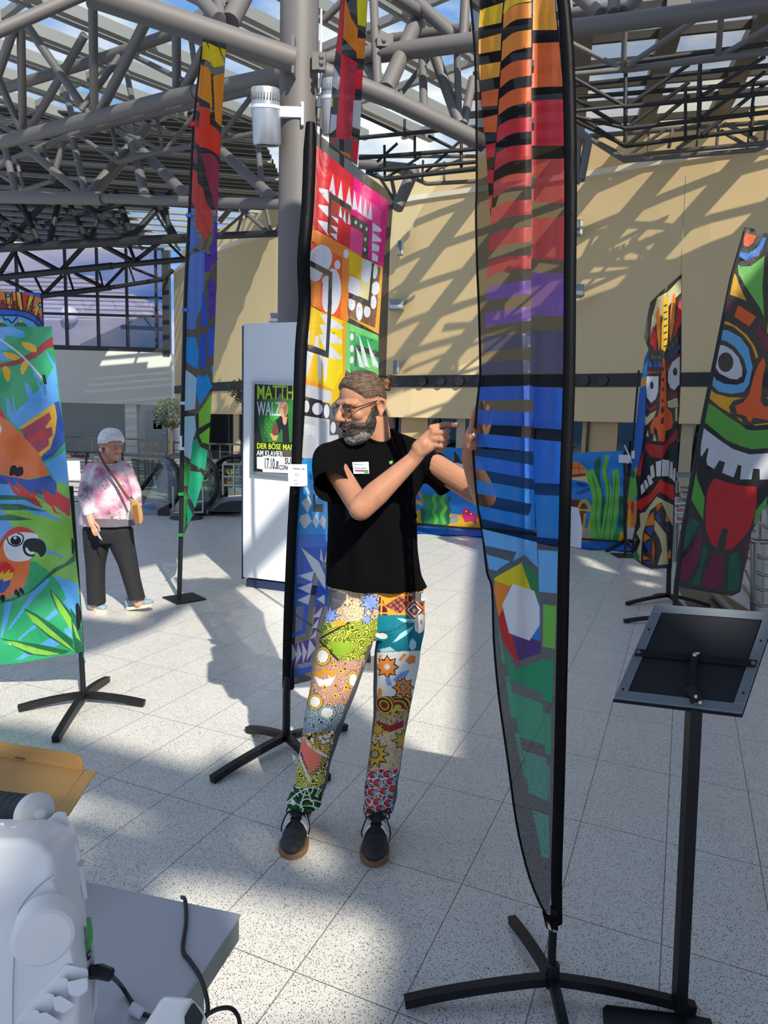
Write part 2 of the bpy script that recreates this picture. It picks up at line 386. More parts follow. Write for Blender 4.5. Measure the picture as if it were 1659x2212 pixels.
# ------------------------------------------------------------------ roof
ZR = 8.9
SPR = SUN_AZ[0]/SUN_TAN, SUN_AZ[1]/SUN_TAN
def up(p):  # the roof point whose shadow falls on floor point p
    return (p[0]-SPR[0]*ZR, p[1]-SPR[1]*ZR)
def fl(*p):
    return [up(tuple(ground(p[i], p[i+1]))[:2]) for i in range(0, len(p), 2)]
sun_holes = [  # openings traced back along the sun from the wanted floor patches
 fl(200,1410, 330,1330, 430,1300, 620,1235, 900,1150, 1040,1170, 1028,1300, 1019,1500, 1012,1700, 870,1606, 751,1514, 700,1560, 660,1660, 560,1690, 500,1650, 440,1690, 180,1620, 60,1590, -250,1570, -60,1450),
 fl(150,1340, 330,1362, 400,1296, 480,1262, 600,1212, 600,1165, 470,1190, 250,1240, 100,1290),
 fl(-100,1650, 150,1668, 445,1750, 420,1775, 190,1712, -100,1690),
 fl(-100,1725, 180,1730, 385,1800, 375,1830, 330,1835, 180,1795, 110,1828, -100,1850),
 fl(120,1828, 180,1835, 300,1868, 290,1900, 120,1900),
 fl(505,1822, 545,1808, 620,1880, 600,1898),
 fl(650,1800, 700,1828, 768,1915, 715,1935, 610,1865),
 fl(330,1905, 500,1920, 610,1955, 725,1973, 818,1995, 879,2045, 884,2085, 871,2157, 850,2212, 820,2330, 420,2400, 400,2100),
 fl(30,1925, 105,1940, 95,2000, 65,2055, -30,2070, -70,1960),  # opening added only to let sun onto the sewing machine
 fl(1250,1200, 1300,1215, 1345,1240, 1348,1268, 1300,1250),
 fl(1365,1222, 1440,1240, 1440,1250, 1370,1236), fl(1380,1255, 1440,1264, 1440,1276, 1385,1268),
 fl(930,1132, 1020,1140, 1010,1150, 900,1142),
]
def sun_mask_slab(name, outer, hs, m, th=.12):
    loops = [[Vector((x, y, 0)) for x, y in outer]]+[[Vector((x, y, 0)) for x, y in h] for h in hs]
    T = geometry.tessellate_polygon(loops); P = [v for l in loops for v in l]
    V = [(p.x, p.y, ZR) for p in P]+[(p.x, p.y, ZR+th) for p in P]; n = len(P)
    F = [tuple(t) for t in T]+[tuple(i+n for i in t[::-1]) for t in T]; k = 0
    for l in loops:
        for i in range(len(l)): a, b = k+i, k+(i+1) % len(l); F.append((a, b, b+n, a+n))
        k += len(l)
    return from_data(name, V, F, m)
struct(sun_mask_slab('ceiling_sun_mask', [(-4.5, -13), (19, -13), (19, 12.6), (6.2, 12.9), (3.4, 6.5), (3.0, 3.2), (-4.5, 3.2)], sun_holes, mat('sun_mask_panel', '#4a4846', .8)))  # unseen roof slab, added to block the sun and shape its patches
def roofbars(name, rect, ang, sp, w, h, m, z=ZR, off=0.0):
    """parallel bars clipped to a rectangle"""
    bm = bmesh.new(); x0, y0, x1, y1 = rect; d = np.array([math.cos(ang), math.sin(ang)]); nrm = np.array([-d[1], d[0]])
    cs = [np.array(c) for c in ((x0, y0), (x1, y0), (x1, y1), (x0, y1))]; t = [c@nrm for c in cs]
    s = math.floor(min(t)/sp)*sp+off
    while s < max(t):
        pts = []
        for a, b in zip(cs, cs[1:]+cs[:1]):
            ta, tb = a@nrm-s, b@nrm-s
            if ta*tb < 0: pts.append(a+(b-a)*(ta/(ta-tb)))
        if len(pts) == 2:
            p, q = pts; L = np.hypot(*(q-p))
            if L > .3: b_box(bm, ((p[0]+q[0])/2, (p[1]+q[1])/2, z), (L, w, h), Matrix.Rotation(math.atan2(q[1]-p[1], q[0]-p[0]), 3, 'Z'))
        s += sp
    return struct(from_bm(name, bm, m))
LB = mat('light_bar', '#8e8c88', .5, .3); DB = mat('dark_bar', '#2b2a2a', .5, .2)
A1 = math.radians(44); A2 = math.radians(-38)
roofbars('trim_30', (-13, 9, 1.6, 18.5), A1, 1.15, .16, .22, LB); roofbars('trim_31', (-13, 9, 1.6, 18.5), A1, 1.15, .07, .16, LB, off=.3)
roofbars('trim_32', (-13, 9, 1.6, 18.5), A2, 2.1, .10, .14, LB)
roofbars('trim_33', (1.6, 12.6, 18, 19), math.radians(76), 1.55, .38, .22, mat('rafter', '#5f5b55', .5, .2)); roofbars('trim_34', (1.6, 12.6, 18, 19), math.radians(-14), .9, .07, .14, DB)
# shaded, louvred part of the roof far left
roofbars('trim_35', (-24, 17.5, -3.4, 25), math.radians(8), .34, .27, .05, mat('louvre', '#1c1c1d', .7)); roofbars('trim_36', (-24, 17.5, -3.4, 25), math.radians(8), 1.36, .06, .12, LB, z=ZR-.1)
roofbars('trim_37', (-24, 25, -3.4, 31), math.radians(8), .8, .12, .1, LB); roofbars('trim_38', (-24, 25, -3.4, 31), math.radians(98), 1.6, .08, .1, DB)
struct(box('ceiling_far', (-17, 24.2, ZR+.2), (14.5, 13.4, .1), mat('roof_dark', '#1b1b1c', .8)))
RG = glass('roof_glass', '#eef6f6', .08, 0, .06, '#cfd6cf'); RT = glass('roof_glass_wall_reflection', '#f0e8d8', .10, 0.05, .32, '#cdb98e')  # tan haze puts the reflection of the sunlit wall into the pane colour
struct(from_data('window_3', [(-24, 9, ZR+.1), (1.6, 9, ZR+.1), (1.6, 31, ZR+.1), (-24, 31, ZR+.1)], [(0, 1, 2, 3)], RG))
struct(from_data('window_4', [(1.6, 12.6, ZR+.1), (19, 12.6, ZR+.1), (19, 22, ZR+.1), (1.6, 22, ZR+.1)], [(0, 1, 2, 3)], RT))

# ------------------------------------------------------------------ trusses
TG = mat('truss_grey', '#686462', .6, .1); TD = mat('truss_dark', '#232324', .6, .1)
def truss(label, members, m=TG):
    c = at(*members[0][:3]); t = thing('roof_truss', label, 'truss', c)
    for i, q in enumerate(members):
        x0_, y0_, d0, x1_, y1_, d1, w = q[:7]; p = at(x0_, y0_, d0); e = at(x1_, y1_, d1)
        r0 = w/2*(d0)/FPX
        tube('chord' if w >= 15 or (len(q) > 7) else 'brace', [p, e], r0, m, t, 14)
    return t
c1 = CR(0, 0, 2.5136); c2 = CR(600, 0, 2.517); c3 = CR(1000, 0, 2.517); c4 = CR(0, 400, 2.5136)
def M_(cr, x0_, y0_, d0, x1_, y1_, d1, w, *k):
    (a, b), = cr(x0_, y0_); (c, d), = cr(x1_, y1_); return (a, b, d0, c, d, d1, w/2.515)+k
truss('thick grey tubular roof truss passing in front of the column at the top left', [
 M_(c1, 480, -40, 8.2, 1600, 330, 8.75, 128), M_(c1, -60, 190, 7.6, 470, -40, 8.2, 62, 1), M_(c1, 1060, -40, 9, 1190, 110, 8.6, 70), M_(c1, 1330, -40, 9, 1250, 120, 8.7, 90), M_(c1, 1180, -30, 9.4, 1200, 110, 8.6, 50)])
truss('grey tubular roof truss with sloping braces under the sky glazing at top left', [
 M_(c1, -40, 785, 14.5, 1060, 500, 12, 62, 1), M_(c1, 1060, 500, 12, 1550, 395, 10.8, 66, 1), M_(c1, -40, 500, 15, 560, 315, 13.6, 48, 1), M_(c1, 560, 315, 13.6, 960, 175, 12.8, 50, 1),
 M_(c1, 112, 100, 13, 125, 710, 14.3, 42), M_(c1, 503, -30, 12.2, 512, 615, 13.3, 46), M_(c1, 957, 140, 11.8, 960, 500, 12.4, 46),
 M_(c1, 140, 130, 12.8, 480, 620, 13.3, 44), M_(c1, 795, 110, 12, 545, 605, 13.2, 52), M_(c1, 460, 190, 13, 165, 700, 14.2, 40), M_(c1, 1110, 270, 11.6, 1000, 490, 12.2, 52),
 M_(c1, -20, 400, 13.8, 115, 710, 14.3, 36), M_(c1, 75, 150, 13, -10, 400, 13.6, 44), M_(c1, 660, 290, 13.4, 440, 600, 13.2, 30), M_(c1, 720, 300, 13.2, 1000, 440, 12.2, 26), M_(c1, 1035, 190, 12, 1060, 380, 12, 28),
 M_(c1, 685, 380, 14, 720, 560, 13, 28), M_(c1, 350, 480, 15, 395, 640, 14, 30)])
truss('slim zigzag roof truss hanging across the middle of the upper left', [
 M_(c1, -20, 905, 17, 340, 755, 16, 34, 1), M_(c1, 340, 755, 16, 600, 672, 15, 34, 1), M_(c1, 600, 672, 15, 1530, 450, 12.4, 40, 1), M_(c1, -10, 940, 17, 130, 1032, 16.4, 20), M_(c1, 130, 1032, 16.4, 290, 980, 16, 20), M_(c1, 290, 980, 16, 235, 790, 16, 18),
 M_(c1, 130, 1032, 16.4, 90, 870, 16.6, 18), M_(c1, 0, 680, 16, 90, 730, 16, 26), M_(c1, 425, 735, 15.4, 640, 882, 15, 22), M_(c1, 640, 882, 15, 885, 822, 14.4, 24), M_(c1, 885, 822, 14.4, 1530, 700, 12.8, 28), M_(c1, 605, 680, 15, 640, 880, 15, 20), M_(c1, 620, 690, 15, 880, 820, 14.4, 22), M_(c1, 850, 625, 14.4, 885, 820, 14.4, 20), M_(c1, 900, 815, 14.4, 1060, 620, 14, 22), M_(c1, 1205, 735, 13.4, 1400, 480, 12.8, 26), M_(c1, 1430, 490, 12.4, 1540, 540, 12.4, 26)])
truss('long straight lower chord truss crossing the left third to the column', [
 M_(c1, -60, 1068, 15.5, 560, 1078, 14.6, 62, 1), M_(c1, 560, 1078, 14.6, 1540, 1110, 13, 46, 1), M_(c1, 10, 730, 16, 85, 1045, 15.4, 34), M_(c1, 110, 775, 16, 450, 1060, 15, 40), M_(c1, 395, 755, 15.6, 465, 1055, 14.8, 34), M_(c1, 800, 690, 16, 480, 1060, 14.8, 46), M_(c1, 700, 690, 16, 785, 1060, 14.2, 46), M_(c1, 640, 690, 16, 1030, 1080, 14, 50), M_(c1, 350, 760, 16, 280, 990, 16, 30),
 M_(c1, 1100, 730, 14.8, 1500, 1090, 13.2, 50), M_(c1, 1400, 790, 14, 1430, 1080, 13.4, 30), M_(c1, 730, 800, 16, 500, 1060, 15, 50)], TG)
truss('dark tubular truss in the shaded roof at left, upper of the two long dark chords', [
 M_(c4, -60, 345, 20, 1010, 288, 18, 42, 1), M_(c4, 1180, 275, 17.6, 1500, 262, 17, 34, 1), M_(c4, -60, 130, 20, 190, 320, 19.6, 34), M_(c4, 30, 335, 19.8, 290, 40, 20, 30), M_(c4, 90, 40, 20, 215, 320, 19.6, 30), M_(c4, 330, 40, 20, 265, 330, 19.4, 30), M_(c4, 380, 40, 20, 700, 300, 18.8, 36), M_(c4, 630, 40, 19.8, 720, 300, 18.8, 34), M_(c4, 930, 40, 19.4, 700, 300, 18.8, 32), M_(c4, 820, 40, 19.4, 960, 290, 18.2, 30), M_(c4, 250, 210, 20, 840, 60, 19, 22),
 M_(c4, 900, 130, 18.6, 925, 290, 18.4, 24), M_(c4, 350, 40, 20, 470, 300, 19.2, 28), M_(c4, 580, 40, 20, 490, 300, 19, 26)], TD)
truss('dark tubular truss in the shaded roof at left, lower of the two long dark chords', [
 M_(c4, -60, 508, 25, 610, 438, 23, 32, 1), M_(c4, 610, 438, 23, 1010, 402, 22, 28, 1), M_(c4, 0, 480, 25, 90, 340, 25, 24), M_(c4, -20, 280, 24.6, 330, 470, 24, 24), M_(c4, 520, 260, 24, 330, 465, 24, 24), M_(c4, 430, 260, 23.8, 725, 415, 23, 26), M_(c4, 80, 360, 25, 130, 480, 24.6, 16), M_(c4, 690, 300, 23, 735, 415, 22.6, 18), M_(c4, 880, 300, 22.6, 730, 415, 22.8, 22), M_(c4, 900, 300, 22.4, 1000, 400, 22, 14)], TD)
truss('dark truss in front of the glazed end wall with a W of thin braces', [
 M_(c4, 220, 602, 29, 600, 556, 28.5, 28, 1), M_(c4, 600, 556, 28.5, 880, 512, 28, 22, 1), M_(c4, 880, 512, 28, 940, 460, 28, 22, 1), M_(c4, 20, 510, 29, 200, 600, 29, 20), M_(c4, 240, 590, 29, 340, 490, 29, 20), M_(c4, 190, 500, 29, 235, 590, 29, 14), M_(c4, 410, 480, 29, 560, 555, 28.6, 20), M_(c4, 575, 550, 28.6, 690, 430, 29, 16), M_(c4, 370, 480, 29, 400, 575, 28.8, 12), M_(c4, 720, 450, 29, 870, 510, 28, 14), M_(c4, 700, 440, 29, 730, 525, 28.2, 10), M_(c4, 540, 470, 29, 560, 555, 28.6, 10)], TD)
truss('grey truss meeting the tan wall right behind the column', [
 M_(c4, 1190, 270, 21, 1500, 262, 20.4, 26, 1), M_(c4, 1310, 130, 21, 1450, 250, 20.6, 22), M_(c4, 1190, 200, 21, 1250, 130, 21, 26), M_(c4, 1330, 100, 21, 1290, 250, 21, 14), M_(c4, 1400, 90, 21, 1200, 260, 21, 14), M_(c4, 1500, 260, 20.4, 1530, 200, 20, 26), M_(c4, 1440, 110, 21, 1470, 240, 20.6, 16), M_(c4, 1180, 400, 24, 1010, 330, 24, 12)])
truss('grey truss right of the column behind the top banner', [
 M_(c2, 250, 395, 9.6, 620, 540, 9.9, 96), M_(c2, 620, 540, 9.9, 1120, 780, 10.4, 88), M_(c2, 240, 325, 9.8, 480, 300, 10.4, 62, 1), M_(c2, 470, 302, 10.4, 1560, 165, 9.4, 84, 1), M_(c2, 610, 215, 11, 1060, 150, 10.4, 52, 1),
 M_(c2, 720, -20, 10.4, 960, 200, 10.2, 62), M_(c2, 1022, -30, 10, 1010, 195, 10, 50), M_(c2, 770, 80, 10.6, 590, 490, 9.9, 78), M_(c2, 520, -30, 10.6, 545, 480, 10, 44), M_(c2, 780, 110, 11, 795, 590, 10.2, 40), M_(c2, 850, 290, 10.4, 985, 670, 10.4, 56), M_(c2, 975, 280, 10.2, 985, 650, 10.4, 36), M_(c2, 1060, 430, 10.8, 1010, 680, 10.4, 44), M_(c2, 480, 340, 10.6, 570, 480, 10, 60), M_(c2, 655, 530, 11, 830, 300, 11, 26), M_(c2, 250, 110, 10.6, 400, -40, 10.4, 36), M_(c2, 620, -30, 10, 780, 70, 10.4, 60), M_(c2, 240, 440, 10.2, 230, 900, 10.4, 12)])
truss('grey truss at top right with a long thick upper chord', [
 M_(c3, 560, 160, 9.4, 1720, 10, 9.0, 84, 1), M_(c3, 580, 70, 10.4, 960, 10, 10, 44), M_(c3, 620, -30, 9.8, 745, 80, 9.4, 62), M_(c3, 822, -20, 9.4, 820, 70, 9.3, 60), M_(c3, 960, -20, 9.4, 880, 60, 9.3, 52)])
truss('slim grey truss below the top right chord with V braces', [
 M_(c3, 590, 405, 11.5, 870, 380, 11.3, 26, 1), M_(c3, 870, 380, 11.3, 1720, 275, 10.8, 32, 1), M_(c3, 578, 230, 11.5, 860, 372, 11.3, 24), M_(c3, 880, 150, 11, 872, 370, 11.3, 28), M_(c3, 890, 362, 11.2, 1290, 90, 10.8, 28), M_(c3, 1405, 70, 10.6, 1388, 300, 11, 30), M_(c3, 1410, 300, 11, 1720, 115, 10.6, 28)])
for lab, zo, dd in (('upper of three black trusses under the right hand roof', 0, 0), ('middle of three black trusses under the right hand roof', 120, 1.2), ('lowest of three black trusses, ending in a point left of the wall', 215, 2.2)):
    D = 13+dd
    truss(lab, [M_(c3, 600, 425+zo*.9, D, 880, 580+zo, D, 20), M_(c3, 590, 605+zo*.2, D, 880, 575+zo, D, 18), M_(c3, 880, 580+zo, D, 1720, 500+zo*.86, D-.6, 22, 1), M_(c3, 600, 380+zo*.7, D, 1720, 230+zo, D-.6, 22, 1),
      M_(c3, 885, 395+zo*.8, D, 882, 575+zo, D, 20), M_(c3, 900, 570+zo, D, 1230, 350+zo*.8, D-.3, 20), M_(c3, 1290, 350+zo*.7, D-.3, 1280, 530+zo, D-.4, 20), M_(c3, 1300, 520+zo, D-.4, 1640, 310+zo*.7, D-.5, 20), M_(c3, 1210, 470+zo*.7, D-.3, 1210, 560+zo, D-.3, 16), M_(c3, 1580, 450+zo*.6, D-.4, 1565, 520+zo, D-.5, 16)], TD)
truss('black truss seen between the top banner and the big striped banner', [
 M_(c2, 440, 860, 14.6, 1080, 810, 14.2, 20, 1), M_(c2, 480, 930, 14.6, 1080, 880, 14.2, 18), M_(c2, 440, 750, 14.6, 1080, 690, 14.2, 20, 1), M_(c2, 580, 975, 14.6, 1080, 915, 14.2, 22, 1), M_(c2, 480, 935, 14.6, 580, 975, 14.6, 20), M_(c2, 585, 970, 14.6, 780, 850, 14.4, 14), M_(c2, 580, 790, 14.6, 582, 960, 14.6, 14), M_(c2, 745, 740, 14.5, 745, 860, 14.5, 14), M_(c2, 540, 880, 14.6, 650, 780, 14.6, 14), M_(c2, 800, 940, 14.5, 1000, 760, 14.3, 14), M_(c2, 998, 770, 14.3, 998, 910, 14.3, 16), M_(c2, 440, 620, 14.6, 700, 740, 14.5, 16), M_(c2, 820, 740, 14.5, 1000, 830, 14.3, 16), M_(c2, 690, 650, 14.5, 690, 740, 14.5, 14)], TD)
truss('light grey wall truss along the top of the tan wall at right', [
 M_(c3, 665, 740, 16.4, 875, 850, 16.2, 22), M_(c3, 690, 755, 16.2, 880, 875, 16, 22), M_(c3, 875, 850, 16.2, 1720, 770, 14.6, 22, 1), M_(c3, 880, 875, 16, 1600, 815, 14.8, 22, 1), M_(c3, 1600, 815, 14.8, 1720, 760, 14.6, 22), M_(c3, 690, 740, 16.4, 1300, 690, 15.6, 24, 1), M_(c3, 1300, 690, 15.6, 1720, 660, 14.8, 22, 1), M_(c3, 900, 845, 16.2, 1110, 700, 15.8, 16), M_(c3, 1140, 700, 15.8, 1120, 800, 15.6, 18), M_(c3, 1160, 810, 15.6, 1370, 680, 15.2, 18), M_(c3, 1390, 680, 15.2, 1380, 790, 15.2, 16), M_(c3, 1400, 710, 15.2, 1540, 790, 15, 18), M_(c3, 1420, 670, 15.2, 1600, 760, 14.8, 18), M_(c3, 1650, 680, 14.8, 1640, 770, 14.8, 14), M_(c3, 1010, 700, 16, 1005, 870, 16, 10), M_(c3, 1280, 690, 15.6, 1265, 850, 15.4, 10), M_(c3, 1560, 660, 15, 1545, 820, 15, 10)])
truss('short light grey bracket truss ending right of the big striped banner', [
 M_(c3, 600, 700, 10.8, 690, 765, 10.8, 44), M_(c3, 630, 770, 10.8, 620, 985, 10.8, 26), M_(c3, 680, 775, 10.8, 640, 980, 10.8, 44), M_(c3, 600, 965, 10.8, 640, 990, 10.8, 34), M_(c3, 610, 800, 10.8, 625, 900, 10.8, 20)])
truss('light grey end truss on the tan wall right of the leaning banner', [
 M_(c2, 440, 890, 17, 750, 920, 17, 50), M_(c2, 740, 925, 17, 650, 1130, 16.6, 62), M_(c2, 630, 920, 17.4, 810, 1000, 17.4, 20), M_(c2, 810, 1000, 17.4, 1080, 985, 17.4, 20, 1), M_(c2, 690, 960, 17.4, 1080, 920, 17.4, 22, 1), M_(c2, 790, 870, 17.4, 785, 990, 17.4, 12), M_(c2, 905, 880, 17.4, 905, 1000, 17.4, 12), M_(c2, 820, 940, 17.4, 990, 870, 17.4, 14), M_(c2, 500, 880, 17.4, 640, 1100, 17.4, 16), M_(c2, 440, 850, 17.4, 1080, 850, 17.4, 18, 1), M_(c2, 620, 980, 17.4, 640, 1080, 17.4, 20)])

# column ----------------------------------------------------------------
cx_ = at(648, 300, 9).x
colm = thing('steel_column', 'thick round grey steel column rising from behind the white kiosk pillar', 'column', (cx_, 9.05, 0))
tube('shaft', [(cx_-.03, 9.05, 0), (cx_-.03, 9.05, 8.9)], .235, TG, colm, 40)
bm = bmesh.new(); p = at(640, 130, 8.8)
b_box(bm, p+Vector((-.02, 0, 0)), (.03, .3, .42)); b_box(bm, at(700, 135, 8.85)+Vector((-.06, 0, 0)), (.16, .08, .2)); b_box(bm, at(832, 90, 10.2), (.22, .1, .16))
from_bm('flange', bm, TG, colm)
bm = bmesh.new()
for q in ((694, 126, 8.7), (694, 139, 8.7), (829, 90, 10.05)): b_rev(bm, [(.03, 0), (.03, .05), (.015, .06)], at(*q), 8, Vector((0, -1, 0)))
from_bm('bolt', bm, TG, colm)
tube('drain_pipe', [at(694, 20, 9.0), at(692, 230, 9.0)], .012, WHITE, colm, 8)
# spotlights on the column
def spot(label, px, py, D, side):
    c = at(px, py, D); t = thing('spotlight', label, 'lamp', c, None); S = mat('silver_housing', '#b8bcc0', .35, .7)
    h = .58; r = .17; ax = Vector((.0, -.28, 1)).normalized()
    bm = bmesh.new(); b_rev(bm, [(r*.92, -h/2), (r, -h/2+.02), (r, h/2-.14), (r*.98, h/2-.13), (r*.98, h/2), (r*.9, h/2+.02)], c, 32, ax); auto(from_bm('housing', bm, S, t))
    bm = bmesh.new(); b_rev(bm, [(r*.80, -h/2-.008), (r*.1, -h/2-.01)], c, 32, ax); from_bm('lens', bm, mat('lamp_lens', '#6b5a52', .1, .6), t)
    bm = bmesh.new()
    for k in range(30):
        a = 2*PI*k/30; u, v = frame(ax); p = c+ax*(h/2-.07)+(u*math.cos(a)+v*math.sin(a))*(r*.985)
        b_box(bm, p, (.012, .012, .08), None)
    from_bm('vent_slot', bm, mat('slot_dark', '#5a5a5c', .6), t)
    bm = bmesh.new(); b_rev(bm, [(r*1.03, h*.16), (r*1.03, h*.22)], c, 32, ax); b_box(bm, c+Vector((side*.28, .12, .12)), (.28, .05, .12)); b_box(bm, c+Vector((side*.42, .14, .1)), (.03, .12, .26)); from_bm('bracket', bm, WHITE, t)
    return t
spot('silver cylindrical spotlight fixed to the left side of the column', 575, 255, 8.7, 1)
spot('silver cylindrical spotlight half hidden by the banner right of the column', 725, 235, 8.9, -1)
# ================================================================== BANNERS
def vplane(P0, P1):
    P0 = Vector((*P0, 0)); P1 = Vector((*P1, 0)); d = (P1-P0).normalized(); return P0, d.cross(Vector((0, 0, 1)))
def surf_on(P, N, fold=lambda x, y: 0.0):
    def f(x, y):
        q = onplane(x, y, P, N); d = Vector(ray(x, y)).normalized(); return q+d*fold(x, y)
    return f
def cross_feet(t, c, ends, w=.022, m=BLK, arch=.035):
    for e in ends:
        e = Vector(e); c_ = Vector(c); pts = []
        for k in range(7):
            s = k/6; p = c_.lerp(e, s); p.z = .018+arch*(1-s*s); pts.append(p)
        tube('foot', pts, w*.72, m, t, 4, sq=True)
def card(name, label, pts, m, parent=None, th=.002):
    n = (Vector(pts[1])-Vector(pts[0])).cross(Vector(pts[3])-Vector(pts[0])).normalized()
    o = prism(name, [Vector(p) for p in pts], n*th, m, parent)
    if label: tag(o, label, 'card')
    return o

# ---- 1. tall striped feather banner in front (dark, partly see-through) ----
K = cloth('#0d0d10', .30, .25, crumple=.1, gloss=.03); KT = cloth('#0b0b0e', 0, .1, crumple=.1, gloss=.04)
c5 = CR(1000, 0, 3.687); c6 = CR(1000, 600, 3.457); c7 = CR(1000, 1180, 2.698); c8 = CR(1020, 1080, 5.529)
bx = ground(1190, 2150)
ban = thing('feather_banner', 'tall black feather banner with rainbow coloured stripes held by the man', 'banner', (bx.x, bx.y, 0))
left = c5(58,-40, 100,520, 110,1400, 104,1700, 112,2100)+c6(118,200, 130,700, 120,820, 100,1000, 92,1130, 76,1260, 85,1440, 108,1680, 136,1850, 152,1960, 180,2200)+c7(170,250, 180,550, 210,880, 265,1270, 310,1600, 370,1870, 430,2040, 480,2140)
right = c7(500,2140, 520,2000, 530,1600, 545,1000, 552,400)+c6(715,2212, 735,1500, 760,800, 765,200)+c5(822,2212, 826,1500, 822,1100, 800,560, 770,300, 735,-40)
BY = bx.y
Pb, Nb = vplane((.29, 2.15), (bx.x+.012, BY-.012))
def bfold(x, y):
    u = (x-1035)/190
    a = .022*math.sin(u*9.5+.5+y*.0006)+.010*math.sin(u*21+y*.002)
    if y > 1250: a *= max(.3, 1-(y-1250)/900)
    return a
OR1, OR2, OR3, RD1, RD2 = (cloth(c, s, .55, crumple=.12) for c, s in (('#f2a52c', .03), ('#ee8f22', .03), ('#ea651c', .04), ('#d3202a', .05), ('#c8323c', .30)))
YE = cloth('#e9bd12', .02, .55, crumple=.12); VIO = cloth('#6a3fae', .42, .5, crumple=.12); NAV = cloth('#2a2f58', .30, .4, crumple=.12)
BL1 = cloth('#1f5fc4', .05, .5, crumple=.12); BL2 = cloth('#1f70d8', .06, .5, crumple=.12); BL3 = cloth('#1583d6', .08, .5, crumple=.12); BL4 = cloth('#6ab6f0', .06, .5, crumple=.12)
GR1 = cloth('#1f9a68', .05, .5, crumple=.12); GR2 = cloth('#2a8a66', .30, .4, crumple=.12); GR3 = cloth('#2d6a5c', .45, .4, crumple=.12); LG = cloth('#74c44c', .05, .5, crumple=.12)
DGR = cloth('#2a8053', .05, .5); WHT = cloth('#e4e8ee', .03, .5, crumple=.12); RDD = cloth('#cc2024', .03, .5); PUR = cloth('#52357c', .03, .5); YEL = cloth('#e6d200', .03, .5); ORR = cloth('#f08a28', .03, .5)
S = []
def A(c, p): S.append((c, p))
K2 = cloth('#0d0d10', .05, .25, crumple=.1, gloss=.03)
A(K2, [(1038, -40), (1230, -40), (1240, 400), (1150, 372), (1085, 398), (1060, 480), (1048, 300), (1030, 140)])
# left narrow strips
A(YE, c5(135,80, 320,20, 305,180, 125,220)); A(OR1, c5(125,315, 305,265, 300,400, 125,430)); A(OR1, c5(128,520, 300,490, 290,610, 135,640)); A(OR3, c5(145,735, 285,705, 275,840, 150,850)); A(OR3, c5(160,940, 275,910, 268,1055, 168,1055))
A(RD1, c5(180,1155, 262,1135, 250,1250, 185,1260)); A(RD1, c5(193,1360, 248,1350, 240,1460, 200,1460)); A(RD2, c5(205,1560, 235,1550, 225,1660, 208,1665))
# middle ladder of stripes
md = [(YE,(335,10,545,-60,545,10,320,110)),(OR2,(325,105,548,20,548,140,320,230)),(OR2,(315,330,545,235,545,375,305,490)),(OR3,(302,560,545,470,545,600,295,700)),(OR3,(290,790,545,690,545,820,280,920)),
      (RD1,(275,1010,548,930,545,1045,268,1140)),(RD1,(265,1220,545,1150,545,1265,250,1360)),(RD2,(245,1450,545,1375,545,1480,240,1580)),(RD2,(225,1660,545,1590,545,1705,215,1805)),(RD2,(212,1880,545,1810,545,1925,205,2010)),(RD2,(200,2090,545,2035,540,2140,190,2220))]
for c, p in md:
    q = c5(*p); A(c, so([q[0], ((q[0][0]*.6+q[1][0]*.4), q[1][1]*.62+q[0][1]*.38-3), q[1]], 4)+so([q[2], ((q[3][0]*.6+q[2][0]*.4), q[2][1]*.62+q[3][1]*.38-3), q[3]], 4))
for c, p in ((VIO,(180,68,508,15,508,118,172,175)),(VIO,(168,260,510,212,512,320,160,362)),(NAV,(155,440,514,410,514,515,150,555)),(NAV,(145,632,516,608,518,708,133,735)),
    (BL1,(125,815,518,805,520,908,118,920)),(BL1,(115,985,520,1005,522,1110,108,1095)),(BL2,(105,1160,525,1200,528,1300,95,1258)),(BL2,(92,1328,528,1400,530,1505,82,1425)),
    (BL3,(98,1510,532,1585,540,1890,138,1800, 115,1700,490,1778,515,1690,105,1610)),(BL4,(142,1875,552,1975,558,2170,455,2075,370,2125,400,2048,165,2000)),(BL4,(175,2065,355,2118,265,2175,255,2190,195,2175))):
    A(c, c6(*p))
A(GR1, c7(240,590, 300,690, 310,715, 460,668, 465,855, 300,790, 275,770)); A(GR2, c7(285,850, 465,915, 478,1160, 330,1110)); A(GR3, c7(348,1190, 485,1235, 495,1485, 385,1440)); A(GR3, c7(405,1535, 500,1570, 505,1825, 460,1810))
A(GR2, c7(205,450, 215,500, 250,685, 228,680)); A(GR2, c7(245,755, 272,760, 312,1005, 280,995)); A(GR3, c7(300,1085, 328,1090, 370,1355, 358,1350))
# right column
for c, f, p in ((OR1,c5,(560,-40,728,-40,750,238,555,240)),(OR3,c5,(555,345,765,335,797,690,690,690,548,700)),(RD1,c5,(550,800,805,790,822,1160,548,1160)),(RD2,c5,(550,1270,826,1262,822,1620,548,1610)),(RD2,c5,(550,1740,822,1725,820,2075,545,2060)),(VIO,c5,(545,2170,820,2180,818,2212,545,2212)),
    (VIO,c6,(512,-5,765,0,762,290,514,280)),(NAV,c6,(515,390,762,402,756,712,520,710)),(BL1,c6,(520,812,754,825,748,1135,524,1120)),(BL2,c6,(526,1205,742,1225,735,1540,532,1530)),(BL3,c6,(535,1620,728,1630,712,1950,552,1935)),
    (BL4,c7,(438,20,553,30,547,275,443,265)),(LG,c7,(468,338,544,348,536,598,465,585)),(GR1,c7,(458,655,528,665,520,912,466,895)),(GR2,c7,(470,970,515,982,512,1215,480,1205)),(GR3,c7,(488,1265,508,1285,505,1515,500,1480))):
    A(c, f(*p))
